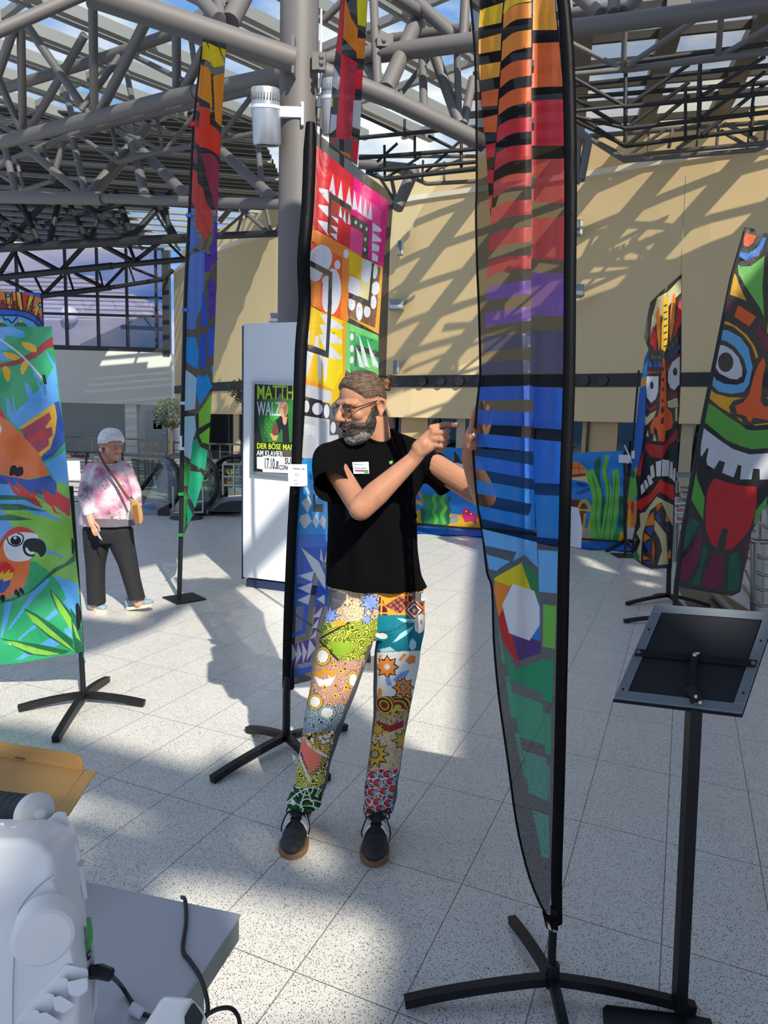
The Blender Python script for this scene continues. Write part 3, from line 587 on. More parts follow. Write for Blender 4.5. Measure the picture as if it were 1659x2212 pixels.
for p in (((545,20,560,20,558,130,545,130)),((545,485,570,475,565,580,545,585)),((546,950,570,935,568,1035,546,1050)),((548,1400,575,1385,572,1500,548,1505)),((546,1870,560,1855,558,1950,546,1975))): A(K, c5(*p))
# gem
A(K, c8(310,840, 620,655, 785,810, 785,1000, 820,1200, 822,1760, 822,1920, 520,2020, 370,1760, 300,1400, 255,960))
A(YEL, c8(265,930, 590,750, 705,1080, 470,1005, 455,1030, 265,965)); A(DGR, c8(590,750, 625,738, 785,880, 800,1240, 740,1090, 705,1080)); A(ORR, c8(265,965, 455,1030, 358,1260, 362,1310, 312,1400, 260,1060))
A(RDD, c8(312,1400, 362,1310, 440,1590, 475,1610, 552,1925, 520,1930, 370,1690)); A(PUR, c8(475,1610, 680,1680, 710,1650, 822,1700, 822,1830, 552,1920)); A(BL3, c8(800,1140, 812,1480, 815,1680, 710,1650, 812,1480)); A(BL3, c8(795,1130, 812,1260, 815,1675, 712,1648, 806,1490))
A(WHT, c8(480,1000, 740,1085, 805,1280, 808,1490, 683,1680, 440,1590, 358,1255))
cl = art('banner_cloth', left+right, S, surf_on(Pb, Nb, bfold), K, ban, 7)
# hemmed outer edge and pole sleeve
lp = [onplane(x, y, Pb, Nb)+Vector((0, 0, 0)) for x, y in so(left, 3)]
tube('hem', [p-Vector(ray(*q)).normalized()*(-bfold(*q)) for p, q in zip(lp, so(left, 3))], .0035, KT, ban, 6)
slx = c7(548,2190)+c7(546,1900, 558,1500, 570,1000, 583,400)+c6(752,2212, 768,1500, 792,800, 798,200)+c5(852,2212, 858,1500, 846,700, 818,200, 790,-60)
tube('pole_sleeve', [at(x, y, BY+.005) for x, y in so(slx, 3)], .0155, KT, ban, 14)
tube('pole', [(bx.x, BY, .05), at(1192, 2060, BY), at(1197, 1960, BY)], .012, BLK, ban, 14)
bm = bmesh.new(); b_rev(bm, [(.02, 0), (.02, .07), (.014, .075)], (bx.x, BY, .03), 16); from_bm('socket', bm, BLK, ban)
cross_feet(ban, (bx.x, BY, 0), [ground(874, 2176), ground(1105, 1997), ground(1500, 2190), ground(1222, 2260)], .026)
q = at(1178, 1985, BY-.02); prism('tension_tab', [at(x, y, BY-.022) for x, y in ((1172,1972),(1205,1990),(1206,2012),(1196,2018),(1180,2004))], (0, .008, 0), KT, ban)
prism('maker_tag', [at(x, y, BY-.024) for x, y in ((1181,1992),(1187,1994),(1192,2012),(1184,2006))], (0, .003, 0), mat('tag_white', '#d9d4d0', .6), ban)
prism('maker_tag', [at(x, y, BY-.0245) for x, y in ((1181,1991),(1187,1994),(1188,1999),(1182,1996))], (0, .003, 0), mat('tag_red', '#c33a30', .6), ban)
text('maker_tag', 'bavo', at(1194, 2013, BY-.026), (1, 0, -.05), (0, 0, 1), .008, mat('tag_white', '#d9d4d0', .6), ban)
tube('tension_cord', [at(1199, 2085, BY-.01), at(1204, 2088, BY-.02), at(1207, 2090, BY-.01)], .0025, BLKP, ban, 6)
card('info_sheet', 'curled white sheet hanging behind the pole of the big striped banner', [at(*p, BY+.12) for p in ((1229,1093),(1250,1098),(1257,1110),(1258,1160),(1255,1183),(1229,1180))][0:1]+[at(*p, BY+.12) for p in ((1250,1097),(1258,1140),(1255,1184),(1229,1180))], mat('paper', '#d4d8e0', .7))

# ---- 2. leaning patchwork banner behind the man ----
g5 = CR(600, 250, 3.687); g2 = CR(640, 580, 5.268); g1 = CR(600, 960, 3.95)
b2 = ground(618, 1612)
pb = thing('feather_banner', 'slanted black framed banner with red pink orange yellow and blue patchwork shapes', 'banner', (b2.x, b2.y, 0))
P2, N2 = vplane((b2.x, b2.y), (b2.x+.92, b2.y-.0+.75))
out2 = g5(285,110, 720,480, 925,630, 895,1000, 880,1500, 862,2080)+[(833,880),(800,1000),(760,1200),(715,1400)]+g1(280,2015, 106,2058)+g1(110,1880, 135,1300, 160,800, 190,130)+[(655,760)]+g5(215,1830, 240,1000, 262,400)
def f2(x, y): return .02*math.sin((x-650)*.05+y*.004)+.008*math.sin((x-650)*.13+y*.01)
k2 = cloth('#242220', .12, .3, crumple=.15, gloss=.05); rd = cloth('#e0242c', .02, .5); rd2 = cloth('#c81e2c', .02, .5); pk = cloth('#e8127e', .02, .5); pk2 = cloth('#f04a90', .02, .5); wt = cloth('#dcdfe8', .02, .5); og = cloth('#f28a2c', .02, .5); od = cloth('#ea5a1c', .02, .5); ye = cloth('#f0c400', .02, .5); ye2 = cloth('#f4d800', .02, .5); am = cloth('#eaa31c', .02, .5); br = cloth('#6e4a2e', .1, .4); cr_ = cloth('#ddd39a', .05, .5); gn = cloth('#1fa050', .02, .5); gl = cloth('#6cc868', .02, .5); dr = cloth('#a03a30', .02, .5); bk = cloth('#1c1a1a', .08, .2)
S = []
A(rd2, g5(280,215, 610,485, 600,760, 660,1110, 245,875)); A(rd, g5(325,380, 600,570, 585,790, 480,1000, 320,900)); A(pk, g5(605,485, 885,680, 840,1210, 668,1110, 590,860)); A(pk2, g5(600,590, 825,745, 800,1120, 760,1140, 740,900, 590,790))
for p in ((325,575,400,590,408,700,330,600),(410,600,440,460,460,640),(475,670,505,510,520,690),(540,700,570,560,590,730),(592,745,612,590,635,750),(635,760,662,625,670,790),(675,790,700,655,715,820),(715,820,742,685,752,830),(320,705,400,720,405,810,330,730),(318,830,400,850,405,960,325,850),(755,850,825,900,825,925,755,920),(755,930,825,985,825,1005,750,1000),(750,1010,810,1040,805,1080,750,1075),(752,1085,800,1120,795,1165,750,1150)): A(wt, g5(*p))
A(bk, g5(410,605, 585,720, 585,770, 430,670, 412,960, 395,930)); A(dr, g5(428,672, 585,780, 580,865, 480,830, 475,990, 415,960)); A(pk, g5(588,740, 752,840, 745,1155, 720,1140, 722,870, 590,790)); A(bk, g5(585,785, 728,870, 718,1130, 675,1110, 680,930, 585,870)); A(rd, g5(480,815, 580,880, 575,1060, 475,1005)); A(pk2, g5(580,880, 680,935, 672,1110, 575,1060))
for p in ((485,800,500,715,515,820),(520,830,535,745,545,860),(555,860,570,765,580,870),(425,795,480,820,480,860),(420,870,475,890,475,935),(415,935,470,940,472,995)): A(wt, g5(*p))
for x, y in ((622,850),(664,880),(707,903),(697,985),(694,1067)): A(wt, g5(*[v for q in ell(x, y, 10, 17, 0, 10) for v in q]))
A(og, g5(245,875, 665,1112, 660,1300, 555,1640, 230,1500)); A(od, g5(240,980, 515,1130, 500,1620, 345,1560, 340,1330, 238,1290)); A(am, g5(570,1060, 668,1115, 662,1305, 560,1260)); A(ye, g5(570,1080, 668,1130, 662,1305, 570,1250))
A(og, g5(235,1300, 340,1340, 345,1545, 232,1505))
for q in ((335,1150,95,125,.35),(430,1400,75,185,.05),(300,1260,52,60,0),(378,1315,25,35,0),(390,1470,38,95,.0),(475,1188,24,38,0),(545,1100,22,36,0)): A(wt, g5(*[v for p in ell(*q, 20) for v in p]))
A(bk, g5(235,1140, 435,1245, 430,1480, 405,1920, 330,1900, 212,1860, 215,1815, 330,1850, 380,1875, 400,1480, 405,1280, 235,1185))
A(am, g5(560,1600, 805,1740, 838,1210, 752,1165, 748,1540, 555,1480)); A(br, g5(555,1440, 770,1685, 820,1210, 752,1175, 735,1530)); A(br, g5(555,1480, 560,1600, 775,1690, 800,1450, 735,1530)); A(cr_, g5(570,1265, 660,1310, 668,1130, 755,1165, 720,1470, 565,1400))
for q in ((610,1370,50,85,-.1),(708,1240,40,90,.1),(590,1500,28,52,0),(650,1560,27,75,0),(712,1560,27,48,0),(775,1240,20,60,.1),(778,1375,34,55,.1),(762,1485,25,55,.0)): A(wt, g5(*[v for p in ell(*q, 16) for v in p]))
A(bk, g5(565,1405, 722,1475, 750,1170, 766,1180, 738,1530, 565,1450))
A(ye, g5(230,1500, 345,1560, 550,1640, 530,2200, 400,2330, 205,2100)); A(ye2, g5(335,1570, 550,1650, 530,2000, 430,2212, 350,2100, 380,1900, 400,1580)); A(am, g5(510,1640, 555,1645, 540,2050, 520,2080)); A(am, g5(205,2080, 440,2180, 400,2260, 200,2140))
for p in ((335,1580,405,1590,415,1600,520,1680,520,1700,400,1690),(330,1665,400,1665,420,1720,515,1790,515,1815,400,1810),(328,1745,390,1740,420,1830,510,1925,505,1940,400,1930),(228,1800,240,1715,255,1720,252,1810),(290,1830,300,1750,325,1760,330,1850),(215,1870,285,1890,235,2080,218,2070),(315,1900,350,1910,345,2100,325,2100),(350,1920,400,1935,385,2120,370,2110)): A(wt, g5(*p))
A(bk, g5(235,1820, 330,1850, 382,1872, 400,1480, 432,1480, 405,1930, 212,1865, 215,1815))
A(gl, g5(550,1645, 803,1750, 803,1800, 600,1720, 580,2050, 535,2020)); A(gn, g5(572,1710, 803,1795, 803,2070, 580,2040))
for y in (1762,1855,1945): A(wt, g5(*[v for p in ell(590, y, 15, 30, 0, 12) for v in p]))
A(bk, g5(615,1820, 803,1880, 803,1925, 632,1870, 625,2000, 612,2000)); A(gl, g5(650,1900, 803,1960, 803,2070, 650,1990))
for p in ((645,1740,690,1860,730,2010,690,1990,660,1850),(708,1765,740,1850,800,1980,800,2010,760,1990,735,1900),(620,1830,660,1920,690,2010,650,2000)): A(wt, g5(*p))
A(cloth('#c9ccd4', .05, .5), g2(75,1305, 400,1400, 400,1530, 75,1450)); A(bk, g2(75,1455, 380,1540, 380,1720, 65,1660)); A(cloth('#c9ccd4', .05, .5), g2(62,1670, 380,1720, 480,1900, 480,2160, 50,2160)); A(wt, g2(65,1760, 210,1790, 205,1900, 60,1880)); A(bk, g2(378,1700, 460,1730, 500,1890, 380,1900))
for q in ((115,1570,35,70),(240,1597,60,70),(345,1625,32,80),(420,1810,30,66)): A(wt, g2(*[v for p in ell(*q, 0, 16) for v in p]))
sk = cloth('#1e96e6', .04, .5); bl = cloth('#2c5cc4', .04, .5); vb = cloth('#5a3a8c', .04, .5); lb2 = cloth('#62b4f0', .04, .5); db = cloth('#3d4a6a', .1, .4)
A(sk, g1(190,130, 420,100, 420,800, 160,770)); A(lb2, g1(270,300, 420,350, 400,720, 300,640)); A(bl, g1(160,770, 430,770, 430,1380, 135,1390)); A(cloth('#3b78d8', .04, .5), g1(160,775, 430,775, 430,875, 195,878, 165,1180))
for p in ((230,370,250,360,275,410,262,440),(200,495,262,440,290,500,255,585),(182,650,195,610,255,585,292,655,228,722),(295,655,325,590,352,655,330,720),(352,655,385,600,410,640,400,730),(195,875,350,1000,405,1120,405,1240,310,1090),(360,980,368,880,390,1010),(395,1010,420,900,440,990),(175,1120,310,1080,290,1170),(170,1225,295,1180,275,1275),(165,1330,280,1275,262,1368),(335,1320,400,1280,400,1365)): A(wt, g1(*p))
A(bk, g1(300,420, 322,425, 325,510, 385,510, 385,578, 298,575)); A(bk, g1(315,1085, 345,1150, 265,1660, 115,1700, 118,1660, 235,1620, 270,1380)); A(bk, g1(370,1020, 425,1012, 425,1055, 385,1060))
A(db, g1(135,1390, 220,1380, 205,1570, 125,1600)); A(vb, g1(325,1380, 400,1370, 330,1600, 290,1640)); A(vb, g1(120,1710, 300,1650, 330,1700, 270,1860, 115,1890)); A(bl, g1(222,1380, 270,1378, 235,1615, 120,1650, 120,1610, 205,1575))
for p in ((300,1475,385,1380,360,1475),(288,1565,355,1480,335,1570),(272,1665,330,1580,325,1640),(120,1700,165,1790,120,1850),(170,1690,205,1790,150,1885),(205,1680,250,1770,215,1870),(270,1660,320,1740,245,1845)): A(wt, g1(*p))
A(cloth('#4a5a78', .15, .4), g1(115,1890, 270,1855, 300,1860, 300,1900, 110,1930)); A(bl, g1(112,1930, 290,1890, 285,1940, 110,1985))
art('banner_cloth', out2, S, surf_on(P2, N2, f2), k2, pb, 6)
sl2 = g1(90,2080, 100,1500, 135,700, 170,120)+[(650,760)]+g5(215,1500, 205,1150, 240,700, 262,60)
tube('pole_sleeve', [onplane(x, y, P2+N2*-.01, N2) for x, y in so(sl2, 3)], [.030]*1+[.030]*(len(so(sl2, 3))-2)+[.022], KT, pb, 12)
tube('pole', [(b2.x, b2.y, .05), onplane(619, 1500, P2, N2), onplane(622, 1460, P2, N2)], .02, BLK, pb)
cross_feet(pb, (b2.x, b2.y, 0), [ground(458, 1692), ground(535, 1582), ground(748, 1577), ground(708, 1690)], .032)
cd = [(622,1003),(663,1003),(664,1051),(623,1050)]; PW2 = mat('card_white', '#eef0f2', .7); Pc = onplane(640, 1020, P2-N2*0, N2); Yc = Pc.y-.05
card('info_card', 'white printed card pinned to the pole of the patchwork banner', [at(x, y, Yc) for x, y in cd], PW2)
tx = bpy.data.objects['info_card']; INK = mat('ink_grey', '#5a5e68', .8); INB = mat('ink_blue', '#3d9ad0', .8); INR = mat('ink_red', '#d04a40', .8)
def tiny(parent, s, x, y, D, hpx, m, dx=(1, 0, 0)): text('print', s, at(x, y, D), dx, (0, 0, 1), hpx*D/FPX, m, parent, .0003, 'LEFT', .62)
tiny(tx, 'Patchwork', 633, 1013.5, Yc-.0032, 4, INK); tiny(tx, 'Gilde', 651, 1014, Yc-.0032, 4, INB); tiny(tx, 'Mola 2020', 638, 1026, Yc-.0032, 2.2, INK); tiny(tx, 'Nr. 1', 641, 1032, Yc-.0032, 2, INK); tiny(tx, 'Suhl 2025', 635, 1038, Yc-.0032, 2, INK); tiny(tx, 'bernina', 636, 1046, Yc-.0032, 3, INR)

# ---- 3. banner hanging above, behind the patchwork one ----
g2a = CR(600, 0, 2.517); D3 = 4.6
tb = thing('feather_banner', 'red white and black banner rising out of the picture above the slanted banner', 'banner', (at(745, 350, D3).x, D3, 0))
S = []; bk3 = cloth('#1d1b1b', .05, .2); cr3 = cloth('#d3202c', .02, .5); hr = cloth('#ee2438', .02, .55); orr = cloth('#f08a26', .02, .5); w3 = cloth('#cfcfd2', .02, .5); y3 = cloth('#efe010', .02, .5)
A(cr3, g2a(345,-20, 362,-20, 345,300, 318,280)); A(orr, g2a(365,-20, 400,100, 435,155, 432,290, 355,205)); A(hr, g2a(345,290, 432,340, 420,520, 400,760, 316,755, 335,500)); A(cloth('#c5394a', .05, .5), g2a(378,330, 425,350, 412,590, 400,760, 365,740)); A(y3, g2a(430,-20, 488,-20, 478,148, 435,135)); A(orr, g2a(433,205, 476,210, 468,320, 428,316)); A(hr, g2a(425,378, 465,378, 455,485, 418,482)); A(w3, g2a(412,545, 455,545, 447,705, 405,690)); A(w3, g2a(305,360, 340,420, 330,490, 298,470)); A(w3, g2a(290,620, 322,625, 318,700, 280,730)); A(cr3, g2a(285,760, 318,760, 315,790)); A(hr, g2a(405,740, 440,790, 432,890, 395,850)); A(orr, g2a(335,815, 395,840, 395,862, 350,840)); A(y3, g2a(285,530, 300,530, 298,580, 288,580))
art('banner_cloth', g2a(342,-30, 490,-30, 478,200, 460,440, 448,700, 432,900, 280,800, 278,720, 300,400, 330,150), S, surf_on(*vplane((-.5, D3), (.5, D3+.1)), lambda x, y: .05*math.sin((x-700)*.09+.6)), bk3, tb, 8)
g3 = ground(797, 1436)
tube('pole', [at(738, 300, D3+.05), at(742, 800, D3), (g3.x, g3.y, .02)], .015, BLK, tb)
box('base_plate', (g3.x, g3.y, .006), (.4, .3, .012), mat('plate_grey', '#8a8c90', .4, .4), tb)

# ---- 4. slim stained-glass-look banner at left ----
s3 = CR(380, 80, 3.95); s4 = CR(370, 620, 3.95); b4 = ground(387, 1292); D4 = b4.y
sb = thing('feather_banner', 'slim banner in yellow red blue and green cells on a flat base plate', 'banner', (b4.x, D4, 0))
S = []; y4 = cloth('#f2d000', .02, .5); o4 = cloth('#f59a1e', .02, .5); r4 = cloth('#f2401c', .02, .5); c4_ = cloth('#a83450', .04, .5); rr4 = cloth('#d8443c', .04, .5); b4a = cloth('#4f78d0', .04, .5); b4b = cloth('#5a86dc', .04, .5); p4 = cloth('#5a2ea8', .04, .5); bb = cloth('#2858d0', .04, .5); sk4 = cloth('#0a9af0', .03, .5); pl4 = cloth('#b4dcf4', .03, .5); lg4 = cloth('#86d23c', .03, .5); te = cloth('#1fae80', .03, .5); dg4 = cloth('#1f7a3c', .08, .4); k4 = cloth('#2b2926', .15, .3)
for c, f, p in ((y4,s3,(228,40,260,45,285,110,300,220,265,195,222,190)),(y4,s3,(275,50,365,90,400,190,418,240,330,260,305,240,290,120)),(y4,s3,(378,90,425,110,420,180,395,150)),(o4,s3,(210,205,225,245,270,260,298,300,302,440,310,560,300,660,290,570,205,520,182,500)),(o4,s3,(318,330,418,310,395,775,335,715)),
    (r4,s3,(175,555,202,565,200,640,175,590)),(r4,s3,(205,590,290,620,292,750,320,760,385,830,375,1020,290,960,210,940,160,880,165,690,190,790,205,640)),(c4_,s3,(148,950,180,970,182,1080,145,1060)),(c4_,s3,(215,990,290,990,335,1020,372,1090,360,1540,330,1440,275,1240)),(rr4,s3,(135,1120,180,1150,190,1250,230,1290,262,1420,310,1480,308,1640,252,1740,165,1600,160,1440,125,1395)),
    (b4a,s3,(118,1465,155,1480,158,1650,218,1740,145,1810,105,1870,115,1600)),(b4b,s3,(130,1860,245,1808,240,2212,95,2212,100,1960)),(p4,s3,(325,1540,352,1600,350,1910,310,1960,285,1790,315,1750)),(p4,s3,(248,1830,305,1890,302,2000,242,2010)),(p4,s3,(268,2100,315,2060,345,2130,345,2212,285,2212)),
    (b4b,s4,(125,0,272,0,265,160,220,260,210,360,125,360)),(p4,s4,(318,0,382,0,378,235,322,285)),(bb,s4,(265,20,300,110,312,330,250,345)),(bb,s4,(315,360,372,320,362,575,316,615)),(bb,s4,(245,405,305,395,295,705,235,680)),(sk4,s4,(92,430,210,425,235,560,222,705,118,635)),
    (pl4,s4,(115,700,218,775,205,1040,105,1060)),(sk4,s4,(225,745,290,765,310,742,350,850,240,1015,215,900)),(sk4,s4,(335,690,362,660,362,780)),(pl4,s4,(105,1105,200,1098,212,1220,190,1290,165,1470,100,1435)),(lg4,s4,(235,1070,345,910,335,1150,235,1205)),(lg4,s4,(235,1265,335,1190,322,1340,262,1325)),
    (te,s4,(180,1320,220,1290,245,1360,310,1395,290,1565,165,1500)),(dg4,s4,(98,1500,158,1525,155,1700,98,1695)),(te,s4,(160,1570,250,1580,278,1620,205,1895,140,1750)),(dg4,s4,(95,1755,140,1755,138,1900,100,2130,92,2110)),(te,s4,(138,1850,185,1945,135,2040))):
    A(c, f(*p))
art('banner_cloth', s3(225,10, 430,60, 415,300, 375,1020, 355,1550, 348,2212)+s4(385,0, 375,300, 350,850, 322,1340, 290,1570, 278,1620, 185,1950, 100,2130, 90,2110, 95,1500, 110,700, 130,0)+s3(95,2100, 150,850, 190,350), S, surf_on(*vplane((b4.x-.5, D4-.05), (b4.x+.5, D4+.1)), lambda x, y: .05*math.sin((x-400)*.11+y*.0015)), k4, sb, 7)
tube('pole', [(b4.x, D4, 0.01)]+[at(x, y, D4) for x, y in ((391,1160),(394,900),(400,650),(408,480),(417,270),(436,100))], [.022, .021, .019, .017, .014, .01, .007], BLK, sb)
for i, (x, y, c) in enumerate(((417,269,'#e03020'),(409,466,'#4f78d0'),(400,670,'#4f78d0'),(395,871,'#b4dcf4'),(393,969,'#e8e8e0'),(392,1067,'#1f7a3c'),(391,1155,'#1f7a3c'))): box('strap', at(x, y, D4-.02), (.045, .05, .026), mat('strap'+str(i), c, .6), sb)
bev4 = prism('base_plate', [ground(350,1289, .012), ground(382,1304, .012), ground(446,1293, .012), ground(416,1279, .012)], (0, 0, -.012), BLK, sb, .003)
card('info_card', 'small blank white card on the pole of the slim banner', [at(x, y, D4-.04) for x, y in ((388,942),(393,941),(393,966),(388,966))], PW2)

# ---- 5. parrot banner, left edge ----
a5 = CR(0, 620, 2.698); a7 = CR(0, 600, 5.53); a8 = CR(0, 1100, 6.144); b5 = ground(181, 1520); D5 = b5.y
rb = thing('wall_banner', 'wide satin banner with red and orange parrots among green leaves', 'banner', (b5.x, D5, 0))
gA = cloth('#2fb070', 0, .35, .3, .5, 7, .22); gB = cloth('#8ed048', 0, .35, .3, .5, 7, .22); lb5 = cloth('#62b0f2', 0, .35, .3, .5, 7, .22); dg5 = cloth('#1c6a45', 0, .3, .3, .5, 7, .22); br5 = cloth('#a8302c', 0, .3, .3, .4, 7, .2); ye5 = cloth('#fcc414', 0, .35, .3, .4, 7, .2); or5 = cloth('#f87a30', 0, .35, .3, .4, 7, .2); rd5 = cloth('#e4241e', 0, .35, .3, .4, 7, .2); db5 = cloth('#1c4cae', 0, .3, .3, .5, 7, .22); wh5 = cloth('#f2f2f4', 0, .35, .3, .3, 7, .2); bk5 = cloth('#1a1a1c', 0, .2, .3, .3, 7, .1); mr5 = cloth('#c03040', 0, .35, .3, .4, 7, .2); vi5 = cloth('#b02850', 0, .35, .3, .4, 7, .2)
S = []
A(gA, a7(-300,570, 615,570, 650,900, 660,1000, 630,1080, 540,1230, 400,1390, 200,1600, 100,1640, -300,1200)); A(lb5, a7(660,980, 705,1480, 560,1600, 230,1790, 170,1760, 90,1640, 200,1590, 410,1385, 550,1225, 635,1085)); A(lb5, a7(-300,600, 150,590, 290,640, 300,700, 230,720, 70,680, 40,760, 180,850, 0,870, 130,1000, -300,960))
A(lb5, sm(a7(300,1260, 330,1260, 400,1400, 350,1460, 310,1350))); A(lb5, a7(65,1440, 95,1430, 160,1640, 90,1660)); A(lb5, a7(140,1390, 155,1395, 190,1600, 170,1620)); A(lb5, a7(540,870, 565,880, 650,1020, 655,1100, 600,1000)); A(lb5, a7(365,1045, 385,1050, 490,1220, 480,1260)); A(lb5, a7(390,1140, 410,1145, 500,1300, 470,1300))
A(br5, a7(-300,1110, -40,1040, 200,980, 400,880, 520,770, 630,700, 640,830, 560,850, 420,960, 200,1040, 0,1075, -300,1160))
for p in ((255,770,340,775,420,810,438,880,380,885,300,840),(30,895,110,895,190,915,238,965,160,985,90,960),(250,1060,280,1000,335,985,335,1050,300,1120,265,1158,245,1110),(30,1080,70,1055,120,1100,125,1160,100,1245,50,1180)): A(ye5, sm(a7(*p), 3))
A(db5, a7(650,1490, 705,1475, 755,1750, 780,1960, 640,2120, 480,2212, 520,2100, 640,1900, 670,1700)); A(ye5, a7(215,1800, 620,1520, 655,1515, 680,1660, 660,1850, 600,2040, 490,2130, 450,2110, 300,1800)); A(mr5, a7(245,1820, 590,1605, 612,1680, 560,1760, 540,1770, 555,1800, 620,1780, 630,1880, 580,1920, 585,2000, 440,2110)); A(rd5, a7(330,1960, 490,1790, 530,1900, 360,1990))
A(vi5, sm(a7(290,1870, 450,1740, 490,1790, 400,1900, 340,1950))); A(vi5, sm(a7(370,1990, 480,1920, 515,1990, 430,2080)))
A(rd5, a5(-150,640, 0,700, 50,790, 30,830, -150,760)); A(or5, a5(-150,760, 0,750, 60,790, 220,960, 290,1095, 170,1120, 60,1115, -10,1080, -150,1150)); A(wh5, a5(-100,780, -10,775, 12,830, -10,880, -100,900))
A(bk5, sm(a5(55,1080, 65,1045, 90,1040, 98,1052, 130,1048, 135,1090, 100,1105, 85,1095, 60,1100)))
A(lb5, a5(330,990, 380,950, 405,1150, 330,1140, 280,1060, 255,1030)); A(db5, a5(-150,1080, 30,1100, 170,1125, 290,1098, 390,1218, 300,1215, 180,1200, 60,1150, -60,1140))
A(gB, a5(330,1135, 405,1150, 460,1750, 470,1800, 300,1680, 170,1560, 30,1400, 20,1290, 60,1260, 200,1290, 330,1280)); A(gB, a5(30,1290, 200,1270, 420,1330, 440,1560, 380,1600, 150,1600, 130,1450))
A(lb5, a5(-150,1150, 60,1150, 240,1290, 355,1360, 180,1300, 20,1260, 0,1420, 60,1390, -150,1500)); A(rd5, a5(35,1120, 95,1175, 115,1210, 90,1130, 180,1200, 190,1230, 185,1180, 240,1230, 265,1260, 240,1170, 330,1225, 315,1180, 385,1225, 408,1235, 410,1335, 330,1320, 200,1270, 80,1200))
A(gB, a5(200,1210, 300,1280, 320,1330, 250,1290)); A(gB, a5(310,1270, 380,1320, 400,1345, 330,1310))
for p in ((-150,1210,120,1215,260,1260,140,1240,-150,1240),(-150,1260,120,1265,280,1310,140,1300,-150,1300),(-150,1330,60,1325,190,1355,60,1360,-150,1360),(-150,1400,40,1410,30,1425,-150,1440)): A(dg5, a5(*p))
A(lb5, a8(600,515, 860,630, 850,645, 610,570)); A(lb5, a8(-300,-30, 30,0, 60,80, 170,240, 60,400, -300,400)); A(lb5, a8(280,0, 620,40, 815,140, 800,160, 450,60)); A(dg5, a8(-300,70, 200,90, 430,140, 200,150, -300,140))
A(gA, a8(405,660, 480,690, 600,800, 640,900, 560,1000, 320,1080, -300,1260, -300,2100, 0,2060, 300,2030, 700,1960, 1000,1900, 1050,1500, 900,1190, 690,880, 700,860, 400,640))
A(lb5, a8(700,870, 890,930, 1035,985, 1080,1560, 960,1700, 900,1450, 830,1240, 880,1190, 800,1000)); 
for p in ((640,900,660,960,400,1250,110,1620,120,1560,300,1300,450,1050),(155,1220,160,1250,110,1450,20,1720,10,1680,65,1230),(440,1540,520,1550,400,1620,260,1740,240,1720),(740,1310,770,1380,650,1480,590,1460),(830,1240,900,1180,950,1300,870,1280),(850,1590,920,1560,965,1640,965,1720,860,1640),(680,1700,810,1780,720,1830,530,1790),(340,1900,440,1920,300,1990,190,2005)): A(lb5, a8(*p))
A(dg5, a8(-300,1290, 0,1230, 260,1150, 400,1080, 520,980, 720,780, 860,720, 1000,590, 1000,690, 870,760, 760,820, 600,940, 450,1080, 330,1140, 160,1220, 0,1250, -300,1330))
A(or5, a8(-300,800, 0,480, 60,410, 120,560, 400,640, 400,700, 380,850, 310,1040, 130,1160, 0,1190, -300,1260)); A(rd5, sm(a8(0,470, 40,370, 130,270, 260,232, 380,260, 470,320, 440,350, 300,310, 150,340, 60,410, 0,520))); A(wh5, sm(a8(45,500, 80,400, 200,320, 330,305, 480,330, 500,400, 420,640, 300,690, 180,690, 90,640)))
A(bk5, stroke(so(a8(95,380, 120,450, 200,490, 280,460, 310,390, 290,340, 230,315)), 2.8)); A(bk5, a8(*[v for p in ell(208, 415, 72, 62, 0, 20) for v in p])); A(wh5, a8(*[v for p in ell(200, 380, 22, 20, 0, 12) for v in p]))
A(bk5, sm(a8(300,490, 330,420, 400,388, 500,390, 580,430, 612,510, 600,590, 540,635, 510,590, 460,565, 400,560, 345,500, 345,560, 400,600, 455,600, 455,625, 380,625, 320,580)))
A(rd5, a8(-100,690, 60,690, 140,730, 190,800, 190,860, 140,940, -100,1100)); A(ye5, a8(-100,940, 50,810, 40,870, 140,790, 120,850, 190,830, 150,930, 60,960, -100,1020)); A(db5, a8(-100,1010, 30,920, 50,960, 150,935, 120,1020, 60,1100, -100,1140))
for q in ((215,1100,28,40),(245,1130,26,38),(275,1070,24,30),(300,1100,22,32),(35,1180,34,48)): A(bk5, a8(*[v for p in ell(*q, 0, 14) for v in p]))
for o_p, i_p in (((310,1310,480,1390,700,1530,965,1740,970,1830,1040,1915,900,1850,650,1700,480,1550),(340,1350,480,1430,700,1620,900,1790,1030,1915,880,1820,640,1660,430,1490)),((655,1050,760,1150,920,1340,1080,1700,1078,1760,900,1540,740,1300,680,1160),(680,1080,780,1200,940,1440,1075,1765,940,1600,770,1330)),((0,1710,160,1740,500,1790,930,1880,850,1920,580,1950,380,1930,200,1830),(55,1745,200,1760,500,1850,800,1920,640,1940,450,1920,200,1820)),((930,1300,1000,1400,1080,1560,1105,1900,1000,1915,965,1700),(960,1500,1000,1560,1075,1760,1010,1700))):
    A(dg5, a8(*o_p)); A(gB, a8(*i_p))
art('banner_cloth', [(-60,704),(0,705)]+a7(550,585, 615,575, 640,830, 690,1200, 755,1750, 800,2200)+a8(960,200, 1000,600, 1060,1130, 1105,1890, 1030,1915, 720,1960, 300,2035, 0,2065)+[(-60,1440)], S, surf_on(*vplane((b5.x-1, D5+.12), (b5.x, D5)), lambda x, y: .012*math.sin(x*.07+y*.03)+.012*math.sin(x*.03-y*.05)), gA, rb, 9)
tube('pole', [(b5.x, D5, .05), at(175, 1405, D5+.02), at(166, 1250, D5+.03), at(152, 1050, D5+.03)], .0155, BLK, rb)
